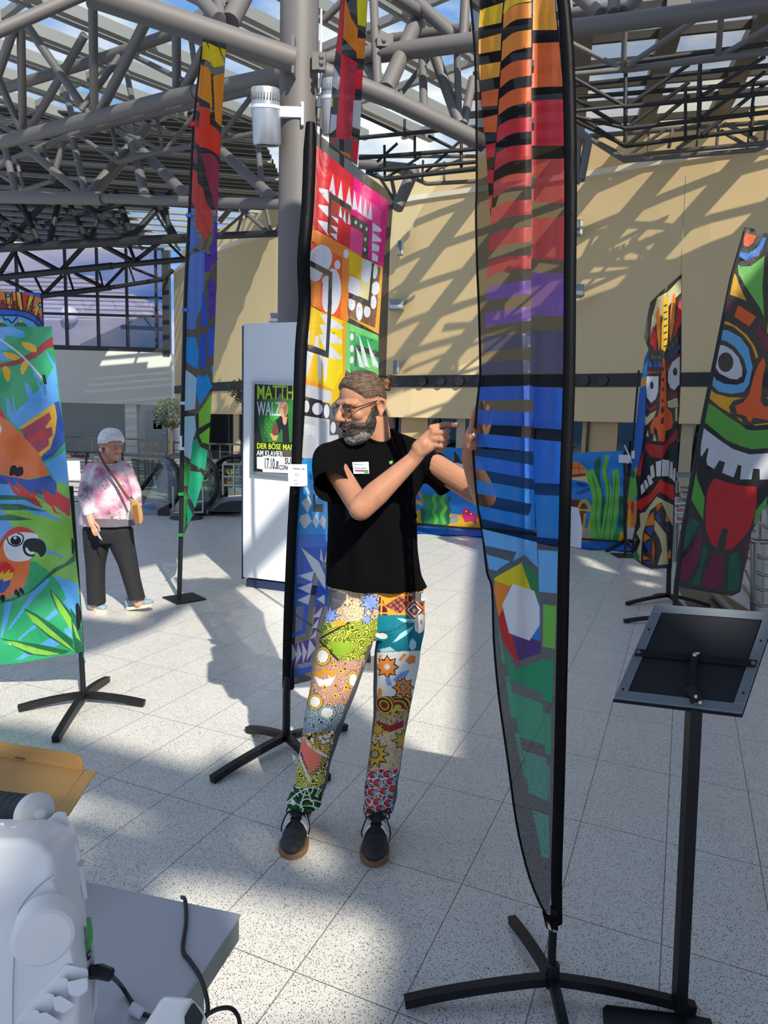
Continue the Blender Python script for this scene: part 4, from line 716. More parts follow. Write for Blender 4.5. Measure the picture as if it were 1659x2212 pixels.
tube('batten', [at(x, y, D5-.04) for x, y in so([(-20,724),(3,735),(40,762),(70,792),(95,822)])], .005, mat('white_rod', '#e6e4de', .4), rb, 8); tube('batten_end', [at(94, 810, D5-.045), at(98, 830, D5-.045)], .008, BLKP, rb, 8)
tube('tension_cord', [at(179, 1410, D5-.02), at(182, 1425, D5-.02), at(184, 1432, D5-.02)], .003, mat('green_cord', '#1c6a45', .6), rb, 6)
cross_feet(rb, (b5.x, b5.y, 0), [ground(40, 1537), ground(232, 1473), ground(312, 1526), ground(120, 1605)], .034)
card('info_card', 'blank white card beside the parrot banner', [at(x, y, D5+.3) for x, y in ((143,995),(172,995),(174,1036),(147,1037))], PW2)
# ---- 6. blue banner with the orange comb, behind the parrots ----
D6 = 4.9
qb = thing('wall_banner', 'blue banner with an orange and yellow crown of feathers behind the parrot banner', 'banner', (at(40, 700, D6).x, D6, 0))
S = []; bu = cloth('#1c5cc8', 0, .35, .35, .4, 8, .15); lb6 = cloth('#58b0ec', 0, .35, .35, .4, 8, .15); k6 = cloth('#15151a', 0, .2); o6 = cloth('#f58a30', 0, .4); y6 = cloth('#f8d020', 0, .4); r6 = cloth('#e8302a', 0, .4); m6 = cloth('#9a2a2a', 0, .4); g6 = cloth('#3a6a50', 0, .3)
A(o6, a7(-300,155, 60,160, 380,200, 490,250, 500,540, 440,460, 300,400, 100,370, -300,360)); A(m6, a7(-300,300, 130,310, 300,360, 470,420, 500,540, 430,470, 290,400, 100,375, -300,370))
for p in ((60,170,130,165,105,360,130,365),(200,170,240,180,270,390,245,385),(340,210,400,230,320,405,300,400),(450,290,490,300,450,400,430,460,415,440)): A(k6, [(x+(3 if i < 2 else 1.4)*s, y) for i, (x, y) in enumerate(a7(*p)) for s in (1,)]); A(y6, a7(*p))
A(r6, a7(265,185, 345,210, 300,360, 280,380, 270,330))
for x in (60, 140, 190, 255, 345, 410): A(k6, a7(x-7,165, x+7,168, x+32,380, x+14,380) if x < 300 else a7(x-7,205, x+9,208, x-30,410, x-48,405))
for x, y in ((95,205),(478,325)): A(k6, a7(*[v for p in ell(x, y, 30, 34, 0, 12) for v in p])); A(lb6, a7(*[v for p in ell(x, y, 18, 20, 0, 12) for v in p]))
for x, y in ((30,290),(185,300),(385,355)): A(k6, a7(*[v for p in ell(x, y, 26, 28, 0, 12) for v in p])); A(m6, a7(*[v for p in ell(x, y, 16, 18, 0, 12) for v in p]))
A(k6, stroke(so(a7(-300,365, 100,375, 290,400, 440,470, 505,560)), 3)); A(k6, stroke(so(a7(-300,450, 80,448, 250,460, 400,520, 480,600)), 3)); A(lb6, a7(-300,460, 80,455, 250,465, 400,530, 470,620, -300,640)); A(k6, stroke(so(a7(30,460, 60,500, 100,500, 140,540, 180,500, 210,470)), 3)); A(g6, sm(a7(170,580, 200,540, 250,525, 300,545, 330,590))); A(y6, a7(*[v for p in ell(247, 520, 18, 18, 0, 10) for v in p])); A(g6, sm(a7(-40,580, 0,540, 60,550, 90,590))); A(y6, a7(*[v for p in ell(15, 515, 16, 18, 0, 10) for v in p]))
art('banner_cloth', [(-50,628)]+a7(0,155, 380,175, 480,175, 505,400, 512,700)+[(93,760),(-50,760)], S, surf_on(*vplane((-3, D6), (0, D6)), lambda x, y: .01*math.sin(x*.1+y*.05)), bu, qb, 8)
tube('pole', [(at(88, 700, D6+.02).x, D6+.03, 0), at(88, 640, D6+.03)], .014, BLK, qb); box('base_plate', (at(88, 700, D6+.02).x, D6+.03, .006), (.3, .3, .012), BLK, qb)
# ---- 7. carved-mask banner with feather crown (right) ----
t6 = CR(1300, 580, 2.873); b7 = ground(1443, 1297); D7 = b7.y
mb = thing('feather_banner', 'tall narrow banner of a carved mask with orange nose and feather crown', 'banner', (b7.x, D7, 0))
k7 = cloth('#17130f', .06, .2, crumple=.1); cm = cloth('#d8cf9c', .04, .45); y7 = cloth('#f2c012', .02, .5); o7 = cloth('#f58a1c', .02, .5); oo7 = cloth('#f2641c', .02, .5); r7 = cloth('#d8261c', .02, .5); dr7 = cloth('#b81c20', .03, .5); w7 = cloth('#e2e4ec', .02, .5); b7c = cloth('#2850b4', .02, .5); g7 = cloth('#2e8a5c', .02, .5)
S = []
A(cm, t6(300,430, 312,300, 345,180, 410,145, 480,70, 496,60, 492,150, 440,200, 340,330)); 
for c, p in ((r7,(300,430,318,350,340,420,338,520,300,460)),(o7,(335,280,350,235,365,300,362,480,355,515,342,400)),(y7,(380,170,398,155,415,200,408,480,392,515,368,500,370,400)),(o7,(440,165,450,150,458,180,450,330,425,465,420,400,428,250)),(r7,(495,190,492,340,440,440,450,380,470,250,480,200)),
    (b7c,(293,560,310,600,312,610,293,610)),(b7c,(330,560,345,615,320,612)),(b7c,(355,570,378,612,348,612)),(b7c,(405,525,412,580,402,590)),(b7c,(425,510,440,550,428,560)),(b7c,(455,480,465,520,450,545)),(b7c,(475,455,488,500,470,510)),(g7,(310,540,325,540,318,570)),(g7,(330,545,342,543,335,575)),(g7,(350,545,362,545,357,570)),(g7,(412,490,425,480,418,515)),(g7,(435,470,447,460,442,495)),(g7,(460,440,470,430,466,465)),
    (r7,(285,640,360,640,360,648,285,648)),(r7,(400,620,480,530,486,525,480,545,405,635)),(w7,(280,670,352,668,350,760,335,810,305,835,280,800,275,730)),(w7,(485,545,482,720,450,755,425,740,410,700,412,640,440,580)),
    (dr7,(280,845,300,870,335,845,340,860,305,885,278,865)),(dr7,(412,785,445,780,475,765,475,780,445,800,412,798)),(cm,(268,940,300,900,340,880,325,920,290,960,270,975)),(cm,(405,825,470,800,475,860,430,865,410,860)),(cm,(455,870,470,860,470,950,455,945)),(y7,(268,905,280,925,270,935)),
    (oo7,(378,555,390,560,398,640,402,860,430,890,443,950,435,990,405,1005,395,1010,390,1075,350,1070,345,1005,325,980,318,1030,303,1020,300,980,325,925,345,920,358,860,372,640)),
    (dr7,(270,1085,380,1100,440,1030,465,990,465,1060,420,1090,375,1180,300,1165,265,1120)),(r7,(235,1200,262,1120,240,1290,215,1280)),(w7,(300,1230,320,1215,330,1290,305,1310)),(w7,(335,1200,370,1190,365,1290,338,1290)),(w7,(375,1185,420,1190,415,1290,372,1288)),(w7,(425,1200,440,1200,440,1310,418,1295)),(w7,(445,1240,458,1240,455,1330,440,1310)),(w7,(240,1350,255,1330,270,1380,245,1405)),(w7,(260,1320,275,1310,290,1350,275,1375)),(w7,(280,1290,295,1280,320,1330,295,1350)),
    (r7,(225,1440,300,1400,360,1310,450,1350,448,1440,360,1385,300,1450,240,1500,222,1490)),(cm,(235,1520,270,1510,340,1415,445,1470,440,1600,370,1450,300,1500,255,1640,240,1830,215,1760,240,1690,215,1640,240,1600)),(cm,(330,1560,400,1650,412,1835,345,1840,375,1750,360,1680,325,1620)),
    (oo7,(340,1460,375,1465,340,1510)),(o7,(318,1510,330,1590,265,1600,290,1545)),(b7c,(330,1540,350,1510,365,1570,360,1580)),(b7c,(268,1615,325,1600,300,1660)),(o7,(262,1640,300,1670,260,1700)),(b7c,(258,1700,300,1700,300,1780,285,1750)),(o7,(258,1780,300,1800,258,1810)),(b7c,(258,1820,310,1815,300,1840)),(o7,(395,1570,420,1570,400,1510)),(b7c,(395,1600,412,1600,405,1640)),(oo7,(318,1680,330,1750,318,1840,308,1750)),(o7,(412,1760,428,1740,428,1800,412,1800)),(g7,(190,1770,215,1750,235,1790,220,1820,195,1800)),(g7,(200,1670,215,1680,200,1720))):
    A(c, t6(*p))
for y in (625,690,750,820,878,945): A(k7, t6(*[v for p in ell(378+(-2 if y > 800 else 2), y, 7 if y < 850 else 12, 14 if y < 850 else 22, .1, 10) for v in p]))
for x, y, r in ((310,725,11),(455,640,14)): A(k7, t6(*[v for p in ell(x, y, r, 25, 0, 12) for v in p]))
for k in range(7): A(k7, t6(*[v for p in ell(395, 230+k*42, 14, 6, -.5, 8) for v in p]))
A(cm, t6(315,1070, 325,1015, 340,1070)); A(cm, t6(275,1040, 285,1000, 292,1045)); A(k7, stroke(t6(*[330,1010, 320,1075]), 1))
art('banner_cloth', t6(497,32, 495,600, 482,900, 462,1100, 455,1400, 435,1860, 310,1865, 250,1840, 185,1790, 190,1680, 215,1560, 222,1400, 210,1290, 245,1140, 270,930, 275,700, 290,500, 262,430, 275,330, 300,210, 370,140), S, surf_on(*vplane((b7.x-.5, D7), (b7.x+.3, D7-.1)), lambda x, y: .05*math.sin((x-1380)*.085)), k7, mb, 6)
tube('pole', [(b7.x, D7, .03)]+[at(x, y, D7+.03) for x, y in ((1446,1200),(1458,1000),(1466,800),(1470,600))], [.024, .022, .018, .012, .008], BLK, mb)
tube('hanging_wire', [at(1470, 600, D7+.03), at(1481, 380, D7+1)], .003, mat('wire', '#8a8270', .5), mb, 5)
cross_feet(mb, (b7.x, D7, 0), [ground(1353, 1308), ground(1412, 1291), ground(1534, 1312), ground(1475, 1318)], .03)
# ---- 8. big mask banner, right edge ----
t7 = CR(1440, 480, 5.268); t8 = CR(1440, 880, 4.917); b8 = ground(1456, 1345); D8 = b8.y
gb = thing('feather_banner', 'large mask banner with blue ringed eye and red tongue at right edge', 'banner', (b8.x, D8, 0))
k8 = cloth('#1b1713', .07, .25, crumple=.25); S = []
g8 = cloth('#5cae3c', .02, .5); gg8 = cloth('#74c858', .02, .5); bl8 = cloth('#3c82e4', .02, .5); lb8 = cloth('#68b4ec', .02, .5); y8 = cloth('#f0b008', .02, .5); m8 = cloth('#7a1c40', .03, .4); w8 = cloth('#d4dae6', .02, .5); r8 = cloth('#cc1c1e', .05, .4); t8c = cloth('#1e6048', .03, .4)
for c, p in ((oo7,(868,115,1020,155,980,240,920,278,880,262)),(bl8,(830,310,860,345,930,355,1010,310,1060,250,1090,175,1135,175,1090,300,1010,390,900,435,815,385)),(gg8,(808,480,850,505,960,500,1115,380,1090,740,1110,1080,1060,970,880,700,820,590)),(y8,(765,570,790,600,820,700,910,895,740,830,705,820)),(m8,(680,905,740,905,710,1040,655,990)),(oo7,(815,945,1020,1075,940,1185,765,1070)),
    (y8,(640,1130,690,1130,800,1190,920,1290,1000,1410,1043,1530,1020,1555,970,1410,880,1290,760,1190,640,1150)),(lb8,(620,1225,700,1230,840,1310,930,1430,978,1650,940,1840,880,1930,740,1955,600,1930,500,1840,525,1720,560,1790,660,1840,800,1850,880,1820,915,1700,880,1560,780,1420,670,1350,605,1335)),(w8,(585,1400,650,1400,740,1450,820,1540,860,1660,860,1750,800,1790,720,1780,600,1720,540,1620)),
    (y8,(490,1900,560,1950,700,1990,880,2000,760,2030,710,2100,730,2180,600,2100,470,1990)),(oo7,(1105,1540,1125,1620,1090,1800,1070,2030,1110,2100,1180,2120,1180,2260,800,2180,780,2090,870,2050,940,1960,990,1750,1050,1610)),(m8,(1075,1130,1060,1200,1180,1340,1180,1450,1130,1465,1060,1320,1000,1230)),(y8,(1150,1150,1180,1150,1180,1270,1140,1260))):
    A(c, t7(*p))
A(k8, t7(*[v for p in ell(672, 1593, 88, 112, 0, 22) for v in p])); A(y8, t7(1140,1990, 1180,2010, 1180,2020, 1145,2008))
for c, p in ((oo7,(730,-10,1180,-10,1180,105,920,110,895,155,870,150,845,100,760,40)),(y8,(580,-5,650,0,665,55,620,30)),(y8,(740,95,800,130,808,155,780,140)),(y8,(930,180,1077,165,1077,178,935,195)),(g8,(420,-60,520,0,640,90,780,180,850,235,920,245,1180,230,1180,425,900,445,780,410,640,350,420,170,388,140)),
    (w8,(380,205,420,240,560,345,700,440,880,500,1180,480,1180,760,990,768,988,655,920,650,900,765,780,765,795,618,757,610,712,745,588,695,622,585,560,562,505,655,430,610,422,560,445,440,430,430,370,525,360,500,372,300)),(r8,(515,750,620,790,760,830,955,842,960,960,940,1120,880,1300,790,1420,690,1505,615,1520,655,1300,592,1278,528,1490,470,1440,420,1300,412,1150,430,900,460,820)),
    (g8,(305,595,325,760,405,960,385,1195,330,1100,245,940)),(m8,(215,1065,255,1100,200,1180)),(t8c,(290,1170,345,1240,230,1460,130,1590,180,1280)),(m8,(375,1280,355,1600,260,1770,180,1860,85,1850,110,1690,180,1600,290,1460)),(t8c,(400,1445,445,1520,380,1700,350,1895,255,1885,350,1700,370,1560)),(m8,(500,1555,602,1580,585,1940,360,1895,400,1770)),(t8c,(670,1570,762,1525,778,1700,780,1910,720,1950,650,1955,655,1700)),(g8,(1075,940,1040,1130,920,1250,950,1090)),(m8,(825,1450,870,1400,860,1600,825,1700))):
    A(c, t8(*p))
art('banner_cloth', t7(880,55, 940,60, 1180,140)+[(1720,500),(1720,1000)]+t8(1180,800, 1000,1130, 900,1330, 860,1600, 820,1750, 785,1960, 690,2005, 140,1910, 75,1860, 170,1300, 245,930, 300,600, 388,140)+t7(470,1990, 640,1130, 705,820, 805,400, 865,110), S, surf_on(*vplane((b8.x-.5, D8), (b8.x+.5, D8+.15)), lambda x, y: .02*math.sin((x-1500)*.05+y*.006)+.006*math.sin(x*.12+y*.03)), k8, gb, 8)
tube('pole', [(b8.x, D8, .03)]+[at(x, y, D8+.02) for x, y in ((1461,1265),(1475,1150),(1520,900),(1580,600),(1608,500))], [.022, .022, .02, .018, .014, .01], BLK, gb)
cross_feet(gb, (b8.x, D8, 0), [ground(1348, 1346), ground(1560, 1352), ground(1480, 1330)], .03)
# ---- 9. sea banner lying low in the background ----
e5 = CR(860, 940, 3.072); L9 = ground(890, 1146); R9 = ground(1350, 1180)
L9 = Vector((-.3, 11.5, 0)); R9 = Vector((3.9, 9.75, 0))
ob = thing('low_banner', 'long low sea scene banner with orca, turtle, treasure chest and seaweed', 'banner', ((L9.x+R9.x)/2, (L9.y+R9.y)/2, 0))
sb9 = cloth('#1c86e0', .02, .45, crumple=.3, cs=5); S = []
sd9 = cloth('#efb818', .02, .45); gn9 = cloth('#2a9a5a', .02, .45); gl9 = cloth('#6cc84c', .02, .45); gd9 = cloth('#1c6a50', .02, .45); pk9 = cloth('#d4286c', .02, .45); k9 = cloth('#1a1a20', .02, .2); w9 = cloth('#e8e8ec', .02, .45); tn9 = cloth('#f08a3c', .02, .45); sf9 = cloth('#e2cc98', .02, .45); br9 = cloth('#7a3226', .02, .45); gr9 = cloth('#9aa4b4', .02, .45); db9 = cloth('#1450b4', .02, .45)
A(sd9, e5(-30,490, 100,500, 200,500, 340,520, 540,540, 560,625, 100,590, -30,580)); A(sd9, e5(900,600, 1250,620, 1500,640, 1500,720, 900,690))
A(tn9, e5(110,360, 130,355, 195,450, 180,460)); A(sd9, e5(105,420, 140,440, 150,430, 165,470, 110,450)); A(gn9, sm(e5(160,400, 250,400, 320,420, 330,500, 320,600, 170,590, 150,540, 180,470), 3)); A(gd9, sm(e5(330,415, 355,415, 335,450, 350,490, 340,540, 360,560, 320,600, 320,500), 3)); A(gl9, stroke(so(e5(245,390, 235,430, 250,470, 235,510, 255,560, 240,600)), 7)); A(gl9, stroke(so(e5(310,390, 290,440, 315,480, 290,530, 310,590)), 8)); A(gd9, sm(e5(150,490, 170,480, 180,520, 165,590, 150,540), 3))
A(gr9, sm(e5(345,560, 370,530, 400,550, 390,580, 350,585))); A(pk9, sm(e5(425,510, 440,485, 470,490, 500,520, 540,530, 520,560, 515,595, 490,570, 450,580, 430,550), 3))
for p in ell(455, 505, 8, 8, 0, 1): pass
A(w9, e5(*[v for p in ell(452, 505, 7, 7, 0, 8) for v in p])); A(w9, e5(*[v for p in ell(484, 522, 6, 6, 0, 8) for v in p]))
A(k9, sm(e5(370,110, 400,140, 430,190, 500,215, 520,240, 430,235, 360,190, 375,165), 4)); A(w9, sm(e5(365,185, 420,190, 500,220, 480,232, 410,225), 4)); A(w9, e5(*[v for p in ell(478, 255, 24, 20, .4, 14) for v in p]))
A(sf9, sm(e5(1140,260, 1270,260, 1280,330, 1240,310, 1140,290))); A(tn9, sm(e5(1120,190, 1160,175, 1210,190, 1265,260, 1140,268))); A(br9, e5(1140,262, 1265,250, 1272,268, 1140,282))
for q in ((1160,180,1150,262),(1195,185,1205,262),(1160,215,1240,225)): A(br9, stroke(e5(*q), 1.2))
A(br9, e5(1100,420, 1200,430, 1250,470, 1240,620, 1100,600)); A(sd9, stroke(so(e5(1200,480, 1215,445, 1250,440, 1270,480, 1285,520, 1265,620)), 6)); A(sd9, stroke(e5(1140,490, 1280,500), 4)); A(sd9, stroke(e5(1240,520, 1230,620), 5)); A(gr9, sm(e5(1225,650, 1250,625, 1290,640, 1290,670, 1240,675))); A(db9, sm(e5(1190,310, 1260,330, 1230,345, 1190,330))); A(db9, sm(e5(1180,380, 1260,350, 1270,370, 1200,395)))
A(gd9, sm(e5(1320,160, 1345,145, 1340,300, 1380,480, 1350,700, 1330,700, 1300,240), 4)); A(gl9, stroke(so(e5(1265,235, 1290,300, 1320,400, 1310,520, 1310,700)), 20, 22)); A(gl9, stroke(so(e5(1390,130, 1370,240, 1400,380, 1390,500, 1360,700)), 9, 16)); A(gl9, stroke(so(e5(1440,230, 1450,350, 1440,480, 1420,600, 1400,705)), 14, 18)); A(gn9, stroke(so(e5(1500,610, 1460,630, 1440,705)), 12)); 
for p in ((1290,270,1320,420,1310,560,1330,700),(1380,210,1400,380,1380,560,1360,700),(1445,270,1430,480,1400,700)): A(k9, stroke(so(e5(*p)), 1.2))
A(gd9, e5(1465,400, 1500,405, 1500,610, 1460,620))
P9, N9 = vplane((L9.x, L9.y), (R9.x, R9.y))
art('banner_cloth', e5(-70,80, 100,85, 300,80, 520,90, 900,110, 1150,118, 1505,103, 1500,720, 1180,700, 560,625, 60,585, -70,575), S, surf_on(P9, N9, lambda x, y: .02*math.sin(y*.15+x*.01)), sb9, ob, 7)
tp = [onplane(x, y, P9, N9) for x, y in e5(-70,583, 560,630, 1500,722)]
bm = bmesh.new(); b_tube(bm, tp, .04, 8); from_bm('lower_rail', bm, BLK, ob)
for (x, y) in e5(1506,730): 
    q = onplane(x, y, P9, N9); tube('post', [(q.x, q.y, .02), onplane(*e5(1506,105)[0], P9, N9)], .025, BLK, ob)
    cross_feet(ob, (q.x, q.y, 0), [ground(1310, 1193), ground(1400, 1180), ground(1375, 1200)], .035)
fl9 = art('ground_cloth', e5(-70,590, 560,632, 1180,705, 1500,705, 1580,700, 1700,740, 1700,775, 1500,765, 1200,745, 560,672, -70,640), [], lambda x, y: ground(x, y, .02+.012*math.sin(x*.08)), cloth('#1270d8', 0, .3, .3, .5, 5, .3), None, 8)
tag(fl9, 'crumpled bright blue cloth lying on the floor in front of the sea banner', 'cloth')
card('info_card', 'white printed card at the top right corner of the sea banner', [at(x, y, 9.3) for x, y in ((1337,982),(1361,983),(1360,1001),(1336,999))], PW2)
tx = bpy.data.objects['info_card.003'] if 'info_card.003' in bpy.data.objects else None
# ---- 10. blue reef banner behind the narrow mask banner ----
D10 = 8.9
fb = thing('feather_banner', 'slim blue reef banner half hidden behind the narrow mask banner', 'banner', (at(1362, 1180, D10).x, D10, 0))
S = []; bu10 = cloth('#1c6cd0', .03, .45); A(cloth('#f0b030', .02, .45), t6(245,680, 275,650, 278,720, 240,740)); A(cloth('#3cb8e8', .02, .45), t6(262,600, 290,560, 285,660, 250,690)); A(gl9, sm(t6(165,1330, 215,1230, 240,1330, 200,1440, 150,1420))); A(gd9, sm(t6(180,1260, 205,1260, 200,1300, 180,1290))); A(tn9, t6(150,1430, 230,1440, 225,1600, 145,1610)); A(sd9, t6(148,1480, 180,1500, 180,1605, 145,1610)); A(cloth('#c8281c', .02, .45), sm(t6(180,1480, 190,1440, 200,1480, 190,1530)))
art('banner_cloth', t6(290,500, 320,600, 300,1100, 260,1400, 225,1608, 143,1605, 160,1430, 195,1130, 230,780, 265,560), S, surf_on(*vplane((2, D10), (4, D10)), lambda x, y: .03*math.sin(x*.1)), bu10, fb, 8)
q = at(1352, 1180, D10); tube('pole', [(q.x, D10, .02), at(1352, 1130, D10), at(1380, 800, D10)], .014, BLK, fb); box('base_plate', (q.x, D10, .006), (.3, .3, .012), BLK, fb)
card('info_card', 'narrow white card hanging left of the narrow mask banner', [at(x, y, 7.2) for x, y in ((1364,974),(1371,973),(1371,990),(1364,991))], PW2)
tube('cable_tie', [at(x, y, 7.3) for x, y in so([(1349,962),(1355,975),(1360,985),(1364,1000)])], .006, WHITE, None, 6); tag(bpy.data.objects['cable_tie'], 'white twisted tie sticking up between the two small cards', 'tie')
# ================================================================== PEOPLE
def blob(prims, voxel, smooth=6):
    """union of tapered limbs, ellipsoids and ringed trunks grown into one continuous surface"""
    bm = bmesh.new()
    for p in prims:
        if p[0] == 'c':   # tapered limb
            _, a, ra, b, rb = p; a = Vector(a); b = Vector(b); d = b-a; L = d.length; prof = []
            for k in range(5): t = -PI/2+k*PI/8; prof.append((ra*math.cos(t), ra*math.sin(t)))
            for k in range(5): t = k*PI/8; prof.append((rb*math.cos(t), L+rb*math.sin(t)))
            b_rev(bm, prof, a, 18, d if L > 1e-5 else Vector((0, 0, 1)))
        elif p[0] == 'e':  # ellipsoid
            _, c, r, M = p
            bmesh.ops.create_uvsphere(bm, u_segments=24, v_segments=16, radius=1, matrix=Matrix.Translation(Vector(c)) @ (M.to_4x4() if M else Matrix.Identity(4)) @ Matrix.Diagonal((*r, 1)))
        elif p[0] == 'r':  # stack of elliptical rings (x, y, z, rx, ry, yaw)
            rings = []
            for x, y, z, rx, ry, yw in p[1]:
                rings.append([bm.verts.new((x+rx*math.cos(t)*math.cos(yw)-ry*math.sin(t)*math.sin(yw), y+rx*math.cos(t)*math.sin(yw)+ry*math.sin(t)*math.cos(yw), z)) for t in (2*PI*k/28 for k in range(28))])
            for a, b in zip(rings, rings[1:]):
                for k in range(28): bm.faces.new((a[k], a[(k+1) % 28], b[(k+1) % 28], b[k]))
            bm.faces.new(rings[0][::-1]); bm.faces.new(rings[-1])
    bmesh.ops.recalc_face_normals(bm, faces=bm.faces)
    me = bpy.data.meshes.new('t'); bm.to_mesh(me); bm.free(); o = bpy.data.objects.new('t', me); COL.objects.link(o)
    m = o.modifiers.new('r', 'REMESH'); m.mode = 'VOXEL'; m.voxel_size = voxel
    s = o.modifiers.new('s', 'SMOOTH'); s.iterations = smooth; s.factor = .5
    bpy.context.view_layer.update(); e = o.evaluated_get(bpy.context.evaluated_depsgraph_get()); out = bpy.data.meshes.new_from_object(e)
    bpy.data.objects.remove(o); n = len(out.vertices); V = np.zeros(n*3); out.vertices.foreach_get('co', V); F = [tuple(q.vertices) for q in out.polygons]
    return V.reshape(-1, 3), F
def normals(V, F):
    Fa = np.array([f[:4] if len(f) >= 4 else f+(f[-1],) for f in F]); n = np.cross(V[Fa[:, 2]]-V[Fa[:, 0]], V[Fa[:, 3]]-V[Fa[:, 1]]); N = np.zeros_like(V)
    for k in range(4): np.add.at(N, Fa[:, k], n)
    return N/(np.linalg.norm(N, axis=1)[:, None]+1e-12)
def cents(V, F): return np.array([V[list(f)].mean(0) for f in F])
def topx(P):
    c = (P-np.array([0, 0, CH])) @ _M.T; return CX+FPX*c[:, 0]/c[:, 2], CY+FPX*c[:, 1]/c[:, 2]
def pick(V, F, keep):
    F = [f for f, k in zip(F, keep) if k]; u = sorted({i for f in F for i in f}); rm = {a: i for i, a in enumerate(u)}
    return V[u], [tuple(rm[i] for i in f) for f in F], u
def fbm(P, s, seed=0): return np.array([noise.noise(Vector(p)*s+Vector((seed, 0, 0))) for p in P])
SKIN = bpy.data.materials.new('skin'); SKIN.use_nodes = True
def skin(name, col_, col2):
    m = bpy.data.materials.new(name); m.use_nodes = True; t = m.node_tree; b = t.nodes['Principled BSDF']
    n = t.nodes.new('ShaderNodeTexNoise'); n.inputs['Scale'].default_value = 26; n.inputs['Detail'].default_value = 5; g = t.nodes.new('ShaderNodeTexCoord'); t.links.new(g.outputs['Object'], n.inputs[0])
    x = t.nodes.new('ShaderNodeMixRGB'); x.inputs[1].default_value = lin(col_); x.inputs[2].default_value = lin(col2); t.links.new(n.outputs[0], x.inputs[0]); t.links.new(x.outputs[0], b.inputs['Base Color'])
    b.inputs['Subsurface Weight'].default_value = .12; b.inputs['Subsurface Radius'].default_value = (.012, .005, .003); b.inputs['Roughness'].default_value = .5; b.inputs['Specular IOR Level'].default_value = .35
    n2 = t.nodes.new('ShaderNodeTexNoise'); n2.inputs['Scale'].default_value = 350; t.links.new(g.outputs['Object'], n2.inputs[0]); bp = t.nodes.new('ShaderNodeBump'); bp.inputs['Strength'].default_value = .12; bp.inputs['Distance'].default_value = .001
    t.links.new(n2.outputs[0], bp.inputs['Height']); t.links.new(bp.outputs[0], b.inputs['Normal']); return m
def hairmat(name, c1_, c2_, sc=(220, 220, 30), rough=.5):
    m = bpy.data.materials.new(name); m.use_nodes = True; t = m.node_tree; b = t.nodes['Principled BSDF']
    g = t.nodes.new('ShaderNodeTexCoord'); mp_ = t.nodes.new('ShaderNodeMapping'); mp_.inputs['Scale'].default_value = sc; t.links.new(g.outputs['Object'], mp_.inputs[0])
    n = t.nodes.new('ShaderNodeTexNoise'); n.inputs['Scale'].default_value = 1; n.inputs['Detail'].default_value = 5; n.inputs['Distortion'].default_value = .6; t.links.new(mp_.outputs[0], n.inputs[0])
    r = t.nodes.new('ShaderNodeValToRGB'); r.color_ramp.elements[0].position = .35; r.color_ramp.elements[0].color = lin(c1_); r.color_ramp.elements[1].position = .68; r.color_ramp.elements[1].color = lin(c2_)
    t.links.new(n.outputs[0], r.inputs[0]); t.links.new(r.outputs[0], b.inputs['Base Color']); b.inputs['Roughness'].default_value = rough
    bp = t.nodes.new('ShaderNodeBump'); bp.inputs['Strength'].default_value = .8; bp.inputs['Distance'].default_value = .004; t.links.new(n.outputs[0], bp.inputs['Height']); t.links.new(bp.outputs[0], b.inputs['Normal']); return m
class Head:
    """head-local frame: x his right, y forward, z up from the chin"""
    def __init__(s, origin, yaw_dir, pitch, scale, roll=0):
        d = Vector((yaw_dir[0], yaw_dir[1], 0)).normalized(); x = d.cross(Vector((0, 0, 1)))
        M = Matrix((x, d, Vector((0, 0, 1)))).transposed(); s.M = M @ Matrix.Rotation(-pitch, 3, 'X') @ Matrix.Rotation(roll, 3, 'Y'); s.o = Vector(origin); s.s = scale
    def w(s, x, y, z): return s.o+s.M @ (Vector((x, y, z))*s.s)
    def loc(s, V): return ((V-np.array(s.o)) @ np.array(s.M))/s.s
    def prims(s, nose=1.0, jaw=1.0):
        k = s.s; E = lambda x, y, z, a, b, c: ('e', s.w(x, y, z), (a*k, b*k, c*k), s.M); C = lambda a, ra, b, rb: ('c', s.w(*a), ra*k, s.w(*b), rb*k)
        P = [E(0, -.003, .142, .074, .086, .082), E(0, .020, .115, .066, .070, .080), E(0, .030, .065, .058*jaw, .058, .058), E(0, .048, .030, .044*jaw, .042, .034), E(0, .070, .014, .022, .018, .018),
             C((-.028, .079, .134), .014, (.028, .079, .134), .014), C((-.046, .066, .130), .013, (-.028, .080, .134), .012), C((.046, .066, .130), .013, (.028, .080, .134), .012),
             E(-.038, .056, .088, .024, .023, .022), E(.038, .056, .088, .024, .023, .022), E(0, .072, .060, .028, .024, .024),
             C((0, .088, .126), .0085, (0, .106*1.0+.006*nose, .092), .0115*nose), C((0, .108+.004*nose, .088), .0125*nose, (0, .100, .080), .012), E(-.013, .098, .080, .009, .011, .008), E(.013, .098, .080, .009, .011, .008),
             E(0, .092, .058, .021, .009, .0055), E(0, .091, .047, .018, .009, .0065)]
        for q in (-1, 1):
            P += [E(q*.074, -.018, .096, .007, .012, .026), C((q*.076, -.008, .116), .0045, (q*.084, -.020, .128), .0055), C((q*.084, -.020, .128), .0055, (q*.088, -.036, .118), .0055), C((q*.088, -.036, .118), .0055, (q*.084, -.034, .096), .005), C((q*.084, -.034, .096), .005, (q*.077, -.020, .078), .006), E(q*.076, -.016, .073, .006, .008, .009), C((q*.078, -.020, .118), .004, (q*.080, -.028, .098), .004)]
        return P
def bones(o): return o
def finger(pts, r0, r1):
    L = []
    for i in range(len(pts)-1):
        a = r0+(r1-r0)*i/(len(pts)-1); b = r0+(r1-r0)*(i+1)/(len(pts)-1); L.append(('c', pts[i], a, pts[i+1], b))
    return L
